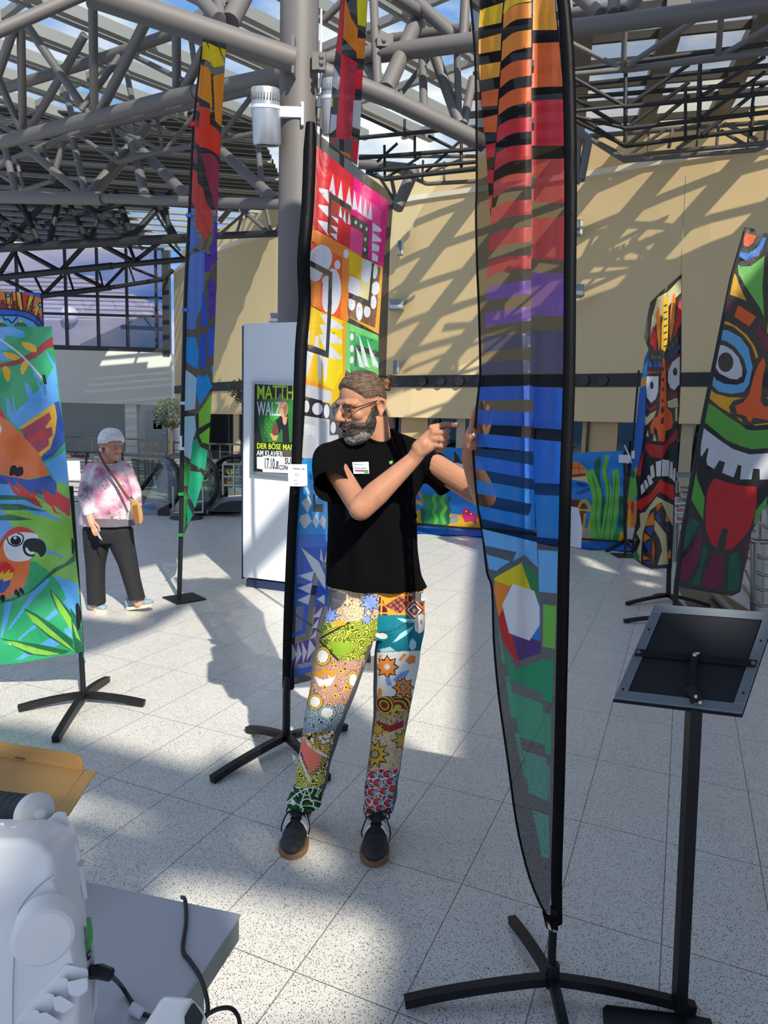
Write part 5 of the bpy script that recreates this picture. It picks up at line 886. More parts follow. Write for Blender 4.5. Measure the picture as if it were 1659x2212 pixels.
def paint(me_obj, V, F, shapes):
    C_ = cents(V, F); X, Y = topx(C_); mats = list(me_obj.data.materials); idx = np.zeros(len(F), int)
    for m, p in shapes:
        if m not in mats: mats.append(m); me_obj.data.materials.append(m)
        idx[inpoly(X, Y, p)] = mats.index(m)
    me_obj.data.polygons.foreach_set('material_index', idx.tolist())
def wax(name, cols, scale, freq=5, dist='EUCLIDEAN', rnd=1.0, pos=None):
    m = bpy.data.materials.new(name); m.use_nodes = True; t = m.node_tree; b = t.nodes['Principled BSDF']
    g = t.nodes.new('ShaderNodeTexCoord'); mp_ = t.nodes.new('ShaderNodeMapping'); mp_.inputs['Scale'].default_value = (1, .35, 1); t.links.new(g.outputs['Object'], mp_.inputs[0])
    v = t.nodes.new('ShaderNodeTexVoronoi'); v.distance = dist; v.inputs['Scale'].default_value = scale; v.inputs['Randomness'].default_value = rnd; t.links.new(mp_.outputs[0], v.inputs[0])
    a = t.nodes.new('ShaderNodeMath'); a.operation = 'MULTIPLY'; a.inputs[1].default_value = freq/2; t.links.new(v.outputs['Distance'], a.inputs[0])
    f = t.nodes.new('ShaderNodeMath'); f.operation = 'FRACT'; t.links.new(a.outputs[0], f.inputs[0])
    r = t.nodes.new('ShaderNodeValToRGB'); r.color_ramp.interpolation = 'CONSTANT'; n = len(cols)
    while len(r.color_ramp.elements) < n: r.color_ramp.elements.new(.5)
    for i, c in enumerate(cols): r.color_ramp.elements[i].position = (pos[i] if pos else i/n); r.color_ramp.elements[i].color = lin(c)
    t.links.new(f.outputs[0], r.inputs[0]); t.links.new(r.outputs[0], b.inputs['Base Color']); b.inputs['Roughness'].default_value = .75; b.inputs['Specular IOR Level'].default_value = .2
    return m

# ---------------------------------------------------------------- the man
man = thing('person', 'bearded man with glasses, black T-shirt and patchwork trousers pointing at the striped banner', 'person', (-.15, 2.6, 0))
MS = skin('tanned_skin', '#bb8869', '#a27058'); LIP = mat('lip', '#b0786a', .5)
hd = Head(at(797, 940, 2.66), (-.81, -.585), math.radians(15), 1.06)
hp = hd.prims(1.15, 1.02)
sR = at(712, 992, 2.64); eR = at(779, 1098, 2.33); wR = at(893, 992, 2.35)
sL = at(912, 990, 2.74); eL = at(1046, 1072, 2.52); wL = at(1014, 992, 2.27)
B = list(hp)
nb_ = at(816, 968, 2.74)
B += [('c', at(805, 905, 2.72), .058, nb_, .064), ('c', nb_, .062, at(815, 1020, 2.72), .08)]
B += [('c', sR, .046, sR.lerp(eR, .55), .042), ('c', sR.lerp(eR, .5), .042, eR, .040), ('c', eR, .043, eR.lerp(wR, .3), .044), ('c', eR.lerp(wR, .3), .044, wR, .027)]
B += [('c', sL, .052, eL, .045), ('c', eL, .046, eL.lerp(wL, .35), .042), ('c', eL.lerp(wL, .35), .042, wL, .026)]
B += [('c', sR, .045, at(800, 1000, 2.72), .075), ('c', sL, .045, at(830, 1000, 2.73), .075)]
def R3(x, y, D, hw, ry, yw=0): p = at(x, y, D); return (p.x, p.y, p.z, hw*D/FPX, ry, yw)
B.append(('r', [R3(818, 1350, 2.66, 80, .09), R3(812, 1280, 2.66, 84, .10), R3(808, 1180, 2.68, 76, .09), R3(808, 1080, 2.70, 84, .10), R3(812, 1000, 2.72, 80, .09)]))
hR = at(762, 1330, 2.64); kR = at(702, 1560, 2.56); aR = at(655, 1752, 2.60); hL = at(864, 1330, 2.66); kL = at(846, 1555, 2.56); aL = at(817, 1760, 2.62)
for h_, k_, a_ in ((hR, kR, aR), (hL, kL, aL)): B += [('c', h_, .075, k_, .05), ('c', k_, .05, a_, .036)]
# pointing right hand
Dh = 2.34
def Hn(x, y, dd=0): return at(x, y, Dh+dd)
B += [('c', wR, .027, Hn(915, 960, .0), .029), ('c', Hn(905, 968), .027, Hn(934, 934, .01), .019), ('c', Hn(905, 975), .026, Hn(940, 958, -.005), .017), ('c', Hn(912, 965, .015), .022, Hn(934, 945, .0), .022)]
B += finger([Hn(932, 924, .0), Hn(962, 917, .0), Hn(978, 918, .0), Hn(989, 919, .0)], .0115, .0078)
B += finger([Hn(936, 935, -.012), Hn(962, 934, -.022), Hn(966, 944, -.004), Hn(952, 948, .012)], .0112, .0085)
B += finger([Hn(938, 949, -.014), Hn(960, 950, -.024), Hn(962, 959, -.006), Hn(948, 962, .01)], .0110, .0082)
B += finger([Hn(938, 962, -.012), Hn(956, 964, -.020), Hn(957, 972, -.006), Hn(944, 974, .008)], .0100, .0078)
B += finger([Hn(918, 950, .03), Hn(945, 938, .035), Hn(968, 930, .028)], .0125, .0090)
# left hand flat against the banner edge
Dg = 2.20
def Hg(x, y, dd=0): return at(x, y, Dg+dd)
B += [('c', wL, .026, Hg(1017, 955, .01), .026), ('c', Hg(1018, 960), .026, Hg(1020, 935, .0), .022), ('c', Hg(1030, 960, .02), .022, Hg(1034, 935, .03), .02)]
B += finger([Hg(1018, 936, 0), Hg(1020, 912, -.008), Hg(1025, 892, -.004), Hg(1031, 877, .006)], .0105, .0078)
B += finger([Hg(1030, 934, .02), Hg(1034, 908, .014), Hg(1038, 886, .02), Hg(1042, 870, .03)], .0105, .0080)
B += finger([Hg(1040, 936, .035), Hg(1046, 912, .03), Hg(1050, 892, .036), Hg(1053, 878, .045)], .0100, .0078)
B += finger([Hg(1048, 942, .05), Hg(1055, 922, .048), Hg(1060, 905, .055), Hg(1063, 894, .06)], .0090, .0070)
B += finger([Hg(1010, 958, -.01), Hg(1018, 944, -.030), Hg(1026, 941, -.036)], .0115, .0090)
V, F = blob(B, .0036, 3)
# face surface detail in the head frame
L = hd.loc(V)
def bump_at(c, r, amt):
    global V
    d = np.linalg.norm((L-np.array(c))/np.array(r), axis=1); k = np.exp(-d*d*2)[:, None]; V = V+k*amt*np.array(hd.M @ Vector((0, 1, 0)))
for q in (-1, 1): bump_at((q*.031, .082, .112), (.017, .03, .012), -.012)     # eye sockets
bump_at((0, .10, .0525), (.03, .03, .004), -.0035)                             # mouth line
for q in (-.006, .006): bump_at((q, .092, .150), (.003, .03, .016), -.0025)    # frown folds
for q in (-1, 1): bump_at((q*.030, .09, .072), (.004, .03, .016), -.003)
for q in (-1, 1):
    d_e = np.linalg.norm((L-np.array((q*.081, -.022, .101)))/np.array((.02, .011, .016)), axis=1); V = V-np.exp(-d_e*d_e*2)[:, None]*.006*q*np.array(hd.M @ Vector((1, 0, 0)))
N = normals(V, F); Lc = hd.loc(cents(V, F))
body = from_data('body', V, F, [MS, LIP], man, True, ((np.abs(Lc[:, 0]) < .019) & (Lc[:, 1] > .080) & (Lc[:, 2] > .042) & (Lc[:, 2] < .0575)).astype(int).tolist())
def growth(name, V, F, N, head, mask, thick, m, par, nz_=.002, ns=160, drop=None):
    """hair grown outwards from the skin under it"""
    L = head.loc(V); k = mask(L); Fk = [all(k[i] > 0 for i in f) for f in F]; V2, F2, u = pick(V, F, Fk); kk = k[u]
    off = thick(L[u])*np.clip(kk, 0, 1)+nz_*fbm(V2, ns)*np.clip(kk, 0, 1); V3 = V2+N[u]*(off[:, None]-.0015)
    return from_data(name, V3, F2, m, par, True)
def ramp(x, a, b): return np.clip((x-a)/(b-a), 0, 1)
def hairline(y): return np.interp(y, [-.12, -.07, -.045, -.03, -.01, .015, .035, .055, .075, .10], [.045, .050, .07, .122, .124, .126, .140, .166, .195, .205])
HB = hairmat('brown_hair', '#241a13', '#7a5e46', (34, 34, 420))
growth('hair', V, F, N, hd, lambda L: np.where((L[:, 2] > 0.0) & (L[:, 2] < .3) & (np.abs(L[:, 1]) < .2) & (np.abs(L[:, 0]) < .2) & ~((np.abs(L[:, 0]) > .070) & (L[:, 2] < .137) & (L[:, 1] > -.045)), (L[:, 2]-hairline(L[:, 1]))/.020, 0), lambda L: .007+.007*ramp(L[:, 2], .15, .21), HB, man, .003, 70)
hairo = bpy.data.objects['hair']
def beardmask(L):
    top = np.interp(L[:, 1], [-.02, .0, .02, .045, .065, .085, .11], [.128, .126, .085, .060, .066, .076, .080])
    k = np.minimum(ramp(top-L[:, 2], 0, .008)*1.0, ramp(L[:, 1], -.012, .0)); k = np.where((np.abs(L[:, 0]) < .071) & (L[:, 2] > -.03) & (L[:, 1] < .14), k, 0); k[(np.linalg.norm(L-np.array([0, .035, .04]), axis=1) > .105)] = 0
    mouth = (np.abs(L[:, 0]) < .018) & (L[:, 2] > .0425) & (L[:, 2] < .0560) & (L[:, 1] > .07); k[mouth] = 0
    k[(np.abs(L[:, 0]) < .02) & (L[:, 2] > .071) & (L[:, 1] > .09)] = 0
    k[(L[:, 2] < -.004) & (L[:, 1] < .03)] = 0
    return k
BEARD = hairmat('beard_hair', '#1c1614', '#4a4038', (240, 240, 180)); BG = hairmat('grey_beard', '#221e1c', '#b4aea6', (420, 420, 160))
bo = growth('beard', V, F, N, hd, beardmask, lambda L: .010+.012*ramp(.035-L[:, 2], 0, .05), BEARD, man, .005, 190)
bo.data.materials.append(BG)
Vb = np.array([tuple(v.co) for v in bo.data.vertices])+np.array(man.location); Lb = hd.loc(Vb)
for p in bo.data.polygons:
    l = Lb[list(p.vertices)].mean(0)
    if l[2] < .020+.010*noise.noise(Vector(l)*60): p.material_index = 1
for q in (-1, 1):
    growth('eyebrow', V, F, N, hd, lambda L: np.where((L[:, 0]*q > .010) & (L[:, 0]*q < .050) & (L[:, 1] > .04) & (np.abs(L[:, 2]-(.134-.25*np.abs(L[:, 0]*q-.03))) < .0050), 1.0, 0), lambda L: .0025+0*L[:, 0], BEARD, man, .002, 300)
    bm = bmesh.new(); bmesh.ops.create_uvsphere(bm, u_segments=16, v_segments=10, radius=.0108, matrix=Matrix.Translation(hd.w(q*.031, .0710, .1120))); eo = from_bm('eye', bm, mat('eye_white', '#d8d2cc', .2), man, True)
    bm = bmesh.new(); bmesh.ops.create_uvsphere(bm, u_segments=14, v_segments=8, radius=.0055, matrix=Matrix.Translation(hd.w(q*.031+.001, .0785, .1110))); from_bm('iris', bm, mat('iris_dark', '#2e2218', .15), eo, True)
    tube('eyelid', [hd.w(q*x, y, z) for x, y, z in ((.016, .076, .113), (.024, .084, .1165), (.034, .083, .1160), (.044, .072, .1105))], .0042, MS, man, 8)
# bun and loose curls
bc = at(838, 829, 2.75); bm = bmesh.new(); bmesh.ops.create_uvsphere(bm, u_segments=22, v_segments=14, radius=1, matrix=Matrix.Translation(bc) @ Matrix.Rotation(.5, 4, 'Y') @ Matrix.Diagonal((.022, .026, .034, 1)))
for v in bm.verts: v.co += (v.co-bc).normalized()*.004*math.sin(38*(v.co.z-bc.z)*6+v.co.x*90)
from_bm('hair_bun', bm, hairmat('bun_hair', '#3a2618', '#a87848', (70, 70, 240)), hairo, True)
bm = bmesh.new(); rr = random.Random(3)
for k in range(60):
    if k < 26: p = at(828+rr.uniform(-4, 6), 872+rr.uniform(0, 20), 2.76+rr.uniform(-.02, .03)); q = at(832+rr.uniform(-6, 16), 900+rr.uniform(0, 34), 2.78)
    elif k < 48: a = rr.uniform(0, 2*PI); p = bc+Vector((math.cos(a)*.024, 0, math.sin(a)*.028)); q = bc+Vector((math.cos(a+.5)*.037, .01, math.sin(a+.5)*.04))
    else: p = at(826+rr.uniform(-5, 6), 880+rr.uniform(0, 26), 2.76); q = at(836+rr.uniform(-6, 18), 905+rr.uniform(0, 30), 2.78)
    m_ = p.lerp(q, .5)+Vector((rr.uniform(-.008, .010), 0, rr.uniform(-.006, .006))); b_tube(bm, [tuple(Vector(t)) for t in so([p, m_, q], 3)], .0006, 4, cap=False)
from_bm('loose_strands', bm, mat('strand', '#9a7c58', .5), hairo)
# glasses
gl_ = []; GF = mat('glasses_frame', '#121214', .3)
bm = bmesh.new()
for q in (-1, 1):
    pts = []
    for k in range(24):
        t = 2*PI*k/24; c_, s_ = math.cos(t), math.sin(t); sx_ = abs(c_)**.65*(1 if c_ > 0 else -1); sz_ = abs(s_)**.65*(1 if s_ > 0 else -1)
        pts.append(hd.w(q*(.033+.0245*sx_), .1015-.008*((.033+.0245*sx_)/.0575)**2, .1075+.0175*sz_-(.003 if q*c_ < 0 and s_ < 0 else 0)))
    b_tube(bm, pts+pts[:2], .0016, 6, cap=False)
    b_tube(bm, [hd.w(q*.0575, .093, .118), hd.w(q*.070, .075, .119), hd.w(q*.078, .02, .122), hd.w(q*.079, -.018, .124)], .0020, 6)
b_tube(bm, [hd.w(-.009, .1015, .113), hd.w(0, .104, .115), hd.w(.009, .1015, .113)], .0018, 6)
gf = from_bm('glasses', bm, GF, man)
for q in (-1, 1):
    bm = bmesh.new(); f = bm.faces.new([bm.verts.new(hd.w(q*(.033+.0235*math.copysign(abs(math.cos(t))**.65, math.cos(t))), .100-.008*(.033/.0575)**2, .1075+.0167*math.copysign(abs(math.sin(t))**.65, math.sin(t)))) for t in (2*PI*k/24 for k in range(24))]); from_bm('lens', bm, glass('lens_glass', '#e4e6ea', .10), gf)
# ring and wrist tattoo
bm = bmesh.new(); a = Hn(951, 950, -.020); d_ = (Hn(960, 950, -.024)-Hn(938, 949, -.014)).normalized(); u_, v_ = frame(d_); b_tube(bm, [a+(u_*math.cos(t)+v_*math.sin(t))*.0112 for t in (2*PI*k/20 for k in range(22))], .0016, 6, cap=False); from_bm('ring', bm, mat('silver_ring', '#d8d4cc', .2, .9), man)
for (x, y, dd, fx) in ((985, 917.5, -.0070, 5), ):
    c_ = Hn(x, y-2.5, dd); bm = bmesh.new(); bmesh.ops.create_uvsphere(bm, u_segments=12, v_segments=8, radius=1, matrix=Matrix.Translation(c_) @ Matrix.Diagonal((.0065, .0022, .0042, 1))); from_bm('fingernail', bm, mat('nail', '#e0b8a4', .3), man, True)
c_ = Hg(1024, 939, -.044); bm = bmesh.new(); bmesh.ops.create_uvsphere(bm, u_segments=12, v_segments=8, radius=1, matrix=Matrix.Translation(c_) @ Matrix.Diagonal((.0055, .002, .0065, 1))); from_bm('fingernail', bm, mat('nail', '#e0b8a4', .3), man, True)

# T-shirt -------------------------------------------------------------------
def garment(prims, voxel, cuts, wr, ws, extra=None, smooth=8):
    V, F = blob(prims, voxel, smooth); N = normals(V, F); V = V+N*(wr*fbm(V*np.array([1, 1, .5]), ws))[:, None]
    if extra: V = extra(V, N)
    C_ = cents(V, F); k = np.ones(len(F), bool)
    for P, n, q, rad in cuts:   # drop everything beyond the hem plane, near q
        P = np.array(P); n = np.array(n)/np.linalg.norm(n); k &= ~(((C_-P) @ n > 0) & (np.linalg.norm(C_-np.array(q), axis=1) < rad))
    V, F, _ = pick(V, F, k)
    for P, n, q, rad in cuts:   # even out the hem
        P = np.array(P); n = np.array(n)/np.linalg.norm(n); d = (V-P) @ n; m = (d > -voxel*.9) & (np.linalg.norm(V-np.array(q), axis=1) < rad); V[m] -= np.outer(d[m], n)
    return V, F
def finish(name, V, F, m, par, th=.003):
    o = from_data(name, V, F, m, par, True); md = o.modifiers.new('th', 'SOLIDIFY'); md.thickness = th; md.offset = -1; return o
TS = mat('black_jersey', '#08080a', .95, 0, .25, 240, .08)
dR = (eR-sR).normalized(); dL = (eL-sL).normalized(); hcR = at(718, 1054, 2.45); hcL = at(976, 1044, 2.66)
T = [('r', [R3(817, 1320, 2.66, 112, .135), R3(817, 1285, 2.66, 113, .138), R3(810, 1240, 2.66, 104, .135), R3(806, 1180, 2.67, 99, .132), R3(802, 1120, 2.68, 98, .132), R3(800, 1070, 2.69, 98, .132), R3(803, 1020, 2.70, 103, .128), R3(806, 990, 2.71, 98, .105), R3(812, 968, 2.72, 64, .085), R3(816, 955, 2.73, 40, .07)]),
     ('c', sR, .066, hcR, .070), ('c', hcR, .070, hcR+(hcR-sR).normalized()*.02, .071), ('c', sL, .068, hcL, .070), ('c', hcL, .070, hcL+(hcL-sL).normalized()*.02, .071),
     ('c', sR, .062, at(796, 962, 2.72), .062), ('c', sL, .062, at(838, 962, 2.75), .062), ('c', at(796, 962, 2.72), .066, at(828, 955, 2.75), .066), ('c', sL, .066, at(858, 1060, 2.70), .07), ('c', sR, .062, at(740, 1060, 2.68), .07)]
def folds(V, N):
    X, Y = topx(V); w = ramp(Y, 1000, 1200)
    a = .008*np.sin(X*.085+np.sin(Y*.014)*2.2)*w+.003*np.sin((X*.6-Y)*.07)*ramp(1120-Y, 0, 60)*ramp(Y, 985, 1010); return V+N*a[:, None]
hzv = at(817, 1285, 2.52)
V2, F2 = garment(T, .006, [((0, 0, at(817, 1281, 2.53).z), (0.0, 0.0, -1), (0, 2.6, hzv.z-.1), .5), (hcR, (hcR-sR)+Vector((-.045, 0, .0)), hcR, .20), (hcL, (hcL-sL)+Vector((.02, 0, -.05)), hcL, .20)], .005, 7, folds)
def neck_hole(V, F, a, b, r, m, par, rt):
    """open the garment around the neck axis and edge it with a ribbed collar"""
    a = np.array(a); u = np.array(b)-a; u = u/np.linalg.norm(u); C_ = cents(V, F); d = C_-a; h = d @ u; k = (np.linalg.norm(d-np.outer(h, u), axis=1) < r) & (h > -.09)
    rm_ = {i for f, q in zip(F, k) if q for i in f}; kp = {i for f, q in zip(F, k) if not q for i in f}; rim = V[sorted(rm_ & kp)]
    e1 = np.cross(u, [0, 1, 0]); e1 /= np.linalg.norm(e1); e2 = np.cross(u, e1); dd_ = rim-a; ang = np.arctan2(dd_ @ e2, dd_ @ e1); pts = []
    for t in np.linspace(-PI, PI, 29)[:-1]:
        w = np.exp(-((np.angle(np.exp(1j*(ang-t)))/.22)**2)); w /= w.sum(); hh = (dd_ @ u) @ w; pts.append(Vector(a+u*hh+(e1*math.cos(t)+e2*math.sin(t))*(r-.003)))
    tube('collar', pts+pts[:2], rt, m, par, 8)
    V2_, F2_, _ = pick(V, F, ~k); d = V2_-a; h = d @ u; rad = d-np.outer(h, u); L_ = np.linalg.norm(rad, axis=1); m = (L_ < r+.005) & (h > -.09); V2_[m] += rad[m]*((r-.001)/L_[m]-1)[:, None]
    return V2_, F2_
V2, F2 = neck_hole(V2, F2, nb_, at(805, 905, 2.72), .076, TS, man, .0065)
ts = finish('t_shirt', V2, F2, TS, man, .003)
# name badge, small logo
def shirt_y(x, y, r=7):
    X, Y = topx(V2); m = (abs(X-x) < r) & (abs(Y-y) < r); return float(V2[m][:, 1].min())
yb_ = min(shirt_y(765, 1001), shirt_y(794, 1001), shirt_y(780, 1020))-.004; yl_ = shirt_y(844, 999)-.004
bdg = [at(x, y, yb_) for x, y in ((761, 998.5), (796, 997.5), (797.5, 1023), (764, 1023.5))]; o = card('badge', None, bdg, PW2, man, .0015)
BP = mat('badge_purple', '#6a4a8c', .7)
text('print', 'Patchwork', at(764, 1004, yb_-.0012), (1, 0, .01), (0, 0, 1), .0058, INB, o, .0003); text('print', 'Florian Jansch', at(764.5, 1012, yb_-.0012), (1, 0, .01), (0, 0, 1), .0058, INR, o, .0003)
prism('print', [at(x, y, yb_-.0012) for x, y in ((766, 1015), (795, 1015), (796, 1019), (767, 1018))], (0, .0005, 0), BP, o); prism('print', [at(x, y, yb_-.0016) for x, y in ((784, 1015.5), (796, 1018), (796, 1022), (787, 1021))], (0, .0005, 0), mat('logo_green', '#3c9a48', .6), o)
o = prism('shirt_logo', [at(x, y, yl_) for x, y in ((840, 997), (848, 994), (849, 999), (846, 1003), (841, 1003))], (0, .002, 0), mat('logo_green', '#3c9a48', .6), man)
prism('print', [at(x, y, yl_-.001) for x, y in ((842, 998), (846, 996), (845, 1001))], (0, .001, 0), mat('logo_yellow', '#e8d040', .6), o)

# trousers ------------------------------------------------------------------
def LG_(rows): return [R3(*r) for r in rows]
TR = [('r', LG_([(653, 1790, 2.57, 40, .072), (655, 1740, 2.575, 38, .068), (672, 1690, 2.575, 37, .068), (680, 1640, 2.57, 38, .070), (692, 1590, 2.565, 42, .074), (702, 1545, 2.57, 47, .080), (719, 1490, 2.58, 53, .088), (735, 1430, 2.60, 58, .098), (748, 1380, 2.61, 60, .105), (762, 1330, 2.63, 62, .11), (776, 1290, 2.65, 66, .11)])),
      ('r', LG_([(817, 1800, 2.59, 38, .070), (818, 1750, 2.60, 36, .066), (825, 1690, 2.59, 37, .066), (832, 1640, 2.58, 37, .068), (838, 1590, 2.57, 38, .070), (845, 1545, 2.57, 41, .076), (850, 1490, 2.59, 46, .084), (857, 1430, 2.61, 50, .094), (862, 1385, 2.63, 51, .102), (866, 1335, 2.65, 55, .108), (860, 1290, 2.67, 62, .11)])),
      ('r', LG_([(812, 1372, 2.645, 92, .085), (812, 1345, 2.65, 104, .105), (812, 1300, 2.66, 107, .115), (813, 1260, 2.66, 106, .115)]))]
def tf(V, N):
    X, Y = topx(V); a = .004*np.sin(Y*.11+X*.06)*ramp(Y, 1640, 1760)+.003*np.sin(X*.09-Y*.05)*ramp(1450-Y, 0, 80); return V+N*a[:, None]
V3, F3 = garment(TR, .0029, [((0, 0, at(655, 1757, 2.50).z), (0, .0, -1), aR-Vector((0, 0, .04)), .16), ((0, 0, at(818, 1766, 2.53).z), (0, .0, -1), aL-Vector((0, 0, .04)), .15)], .0045, 9, tf, 10)
W1 = wax('print_beige_dots', ['#5a4a3a', '#cdb694', '#cdb694'], 150, 2.6); W2 = wax('print_olive', ['#4c5a10', '#8a9a1e', '#d8cc6a', '#6a8414'], 44, 7); W3 = wax('print_mauve', ['#8a6440', '#c89aa4', '#5a3c28', '#c8922c', '#d8b8b0'], 36, 9); W4 = wax('print_lace', ['#22384c', '#a8b8bc', '#5a7886', '#d8dcd8', '#2a4a60'], 48, 8); W5 = wax('print_coral', ['#ec7e66', '#e8745c'], 12, 1); W6 = wax('print_blackgold', ['#201612', '#c8922c', '#201612', '#e8dcc0'], 34, 5, 'CHEBYCHEV'); W7 = wax('print_lime', ['#2c2a12', '#b8c02c', '#e8e08c'], 40, 8); W8 = wax('print_green', ['#14401c', '#e0e4d8', '#1c5c28', '#1c5c28', '#0e2e14'], 16, 6)
X1 = wax('print_maroon', ['#e8982c', '#5c1c34', '#5c1c34', '#4c1428'], 30, 5, 'CHEBYCHEV', .05); X2 = wax('print_teal', ['#0f6e7c', '#12788a', '#0f6e7c', '#0a3c48'], 20, 3, 'MINKOWSKI', 1, [0, .4, .8, .96]); X3 = mat('print_white', '#d8d6d0', .8); X4 = wax('print_red_olive', ['#8c1c24', '#a09428', '#4c1418', '#b8ac40'], 15, 7); X5 = wax('print_redbrown', ['#6c5434', '#bca27c', '#8c7450'], 90, 2); X6 = wax('print_swirl', ['#a02838', '#d84050', '#e8e0e0', '#3c1428', '#48b8c4', '#3c1428'], 19, 7)
GY_ = mat('trouser_grey', '#56565a', .85); NV_ = mat('outline_dark', '#1c1814', .8); BS = mat('motif_blue', '#7c94d0', .8); ORG = mat('motif_orange', '#e08430', .8); GLD = mat('motif_gold', '#c8a024', .8); LBm = mat('motif_ice', '#a8d4dc', .8); WM = mat('motif_white', '#dcdad2', .8); DRD = mat('motif_darkred', '#8c1c20', .8); TANP = mat('motif_tan', '#a89468', .8)
q1 = CR(560, 1250, 3.4023); sh = []
def T1(m, *p): sh.append((m, q1(*p)))
def star(m, cx, cy, R, r, n=8, mo=None):
    if mo: star(mo, cx, cy, R*1.15, r*1.25, n)
    sh.append((m, [(560+(cx+(R if k % 2 == 0 else r)*math.cos(PI*k/n))/3.4023, 1250+(cy+(R if k % 2 == 0 else r)*math.sin(PI*k/n))/3.4023) for k in range(2*n)]))
def el(m, *q): sh.append((m, [(560+x/3.4023, 1250+y/3.4023) for x, y in ell(*q)]))
# right leg, top to bottom
T1(W1, 400,60, 878,60, 875,290, 600,325, 400,330); T1(W2, 400,320, 600,325, 875,288, 870,420, 800,500, 770,590, 640,600, 440,580, 380,430)
T1(W3, 330,500, 420,450, 480,560, 600,600, 780,590, 760,680, 640,920, 480,945, 330,905); T1(W4, 300,905, 480,940, 630,925, 600,1080, 540,1130, 330,1170, 290,1100)
T1(W6, 280,1150, 560,1110, 540,1320, 500,1460, 360,1460, 270,1330); T1(W7, 240,1380, 360,1440, 500,1430, 480,1500, 440,1530, 250,1520); T1(W8, 180,1500, 300,1530, 460,1530, 450,1760, 180,1720); T1(W7, 250,1290, 290,1300, 330,1400, 350,1540, 300,1540, 255,1400)
T1(GY_, 470,60, 640,110, 640,150, 600,210, 540,230, 460,215)
star(BS, 815, 175, 85, 40, 9, NV_); star(BS, 520, 270, 75, 32, 8, NV_); star(BS, 790, 300, 45, 20, 8, NV_)
T1(NV_, 430,440, 660,315, 670,325, 445,450); T1(NV_, 440,440, 590,600, 575,605, 425,450); T1(mat('motif_leaf', '#7ea01c', .8), 500,460, 660,470, 690,500, 620,570, 560,560)
el(GLD, 580, 330, 60, 18); 
for x, y, rx, ry in ((465, 570, 62, 72), (410, 905, 58, 62), (690, 745, 45, 70), (500, 985, 68, 58)):
    el(NV_, x, y, rx, ry); el(GLD if y < 950 else mat('motif_lace', '#8ea4a8', .8), x, y, rx*.94, ry*.94); el(NV_, x, y, rx*.72, ry*.72); el(WM, x, y, rx*.66, ry*.66)
for k in range(9): el(mat('motif_amber', '#c88c1c', .8), 400+k*18, 690+10*math.sin(k), 12, 22)
T1(WM, 400,715, 470,745, 560,720, 520,790, 440,790)
for x, y in ((365, 800), (350, 840), (480, 800), (560, 860), (640, 800), (600, 680), (560, 640)): el(GLD, x, y, 16, 22); el(NV_, x, y, 6, 8)
T1(WM, 320,1160, 345,1180, 400,1230, 500,1300, 500,1315, 380,1260, 320,1190); T1(W5, 285,1200, 340,1170, 350,1220, 450,1300, 440,1370, 360,1440, 320,1330); T1(WM, 270,1260, 290,1270, 385,1500, 365,1500)
for k in range(6):
    T1(GLD, 370+k*24,1200+k*6, 380+k*24,1190+k*6, 405+k*22,1250+k*6, 395+k*22,1255+k*6); T1(NV_, 300+k*8,1270+k*22, 320+k*8,1285+k*22, 308+k*8,1290+k*22)
for x, y in ((450, 1170), (485, 1160), (515, 1150), (470, 1200), (505, 1190), (535, 1130)): el(WM, x, y, 13, 16)
for a, b, c, d in ((210, 1640, 350, 1540), (350, 1540, 450, 1550), (350, 1540, 380, 1640), (380, 1640, 440, 1640), (200, 1650, 310, 1670), (310, 1670, 440, 1690), (340, 1560, 300, 1690)): sh.append((WM, stroke(q1(a, b, (a+c)/2, (b+d)/2-12, c, d), 2.6)))
# left leg
T1(X1, 878,60, 1260,60, 1260,268, 880,280); T1(X2, 870,270, 1260,262, 1260,530, 860,555); T1(X3, 830,545, 1250,525, 1250,868, 820,868); T1(X4, 820,866, 1130,860, 1130,1010, 820,1000); T1(X5, 820,980, 1130,960, 1130,1080, 820,1130); T1(W1, 780,1110, 1120,1080, 1100,1410, 760,1415); T1(X6, 730,1410, 1070,1395, 1060,1800, 730,1800)
el(X4, 960, 935, 95, 62); T1(DRD, 860,1040, 960,1080, 1060,1040, 1060,1090, 930,1140, 870,1100); T1(GLD, 850,1105, 960,1125, 940,1140, 850,1130)
T1(ORG, 910,200, 1030,118, 1045,118, 1130,190, 1045,262, 1025,262); T1(mat('maroon', '#5c1c34', .8), 925,200, 1035,128, 1115,190, 1035,255)
for i in range(4):
    for j in range(3): x, y = 965+i*28+j*22, 195-i*20+j*24; T1(ORG, x-13,y, x,y-13, x+13,y, x,y+13); T1(mat('maroon', '#5c1c34', .8), x-7,y, x,y-7, x+7,y, x,y+7)
for r in (85, 70, 55, 40, 25, 12): T1({85: ORG, 70: mat('maroon', '#5c1c34', .8), 55: WM, 40: mat('maroon', '#5c1c34', .8), 25: ORG, 12: WM}[r], 1140-r,232, 1140,232-r, 1140+r,232, 1140,232+r)
T1(GY_, 1118,100, 1240,100, 1240,170, 1200,182, 1150,165); T1(mat('lighter_white', '#e0e4ec', .4), 1192,108, 1245,105, 1240,165, 1190,160)
el(WM, 1185, 330, 42, 72, .2); el(WM, 1175, 300, 20, 45, -.6); el(TANP, 1190, 320, 10, 18); T1(LBm, 980,470, 1040,400, 1140,345, 1090,410, 1010,460); T1(LBm, 1100,500, 1110,450, 1130,440, 1155,470, 1150,510, 1120,530); T1(LBm, 1010,290, 1140,300, 1150,325, 1060,320); T1(LBm, 880,520, 960,500, 1000,530, 900,540); el(WM, 900, 420, 45, 22, .2); sh.append((NV_, stroke(so(q1(880, 400, 990, 380, 1090, 320, 1150, 320)), 1.4)))
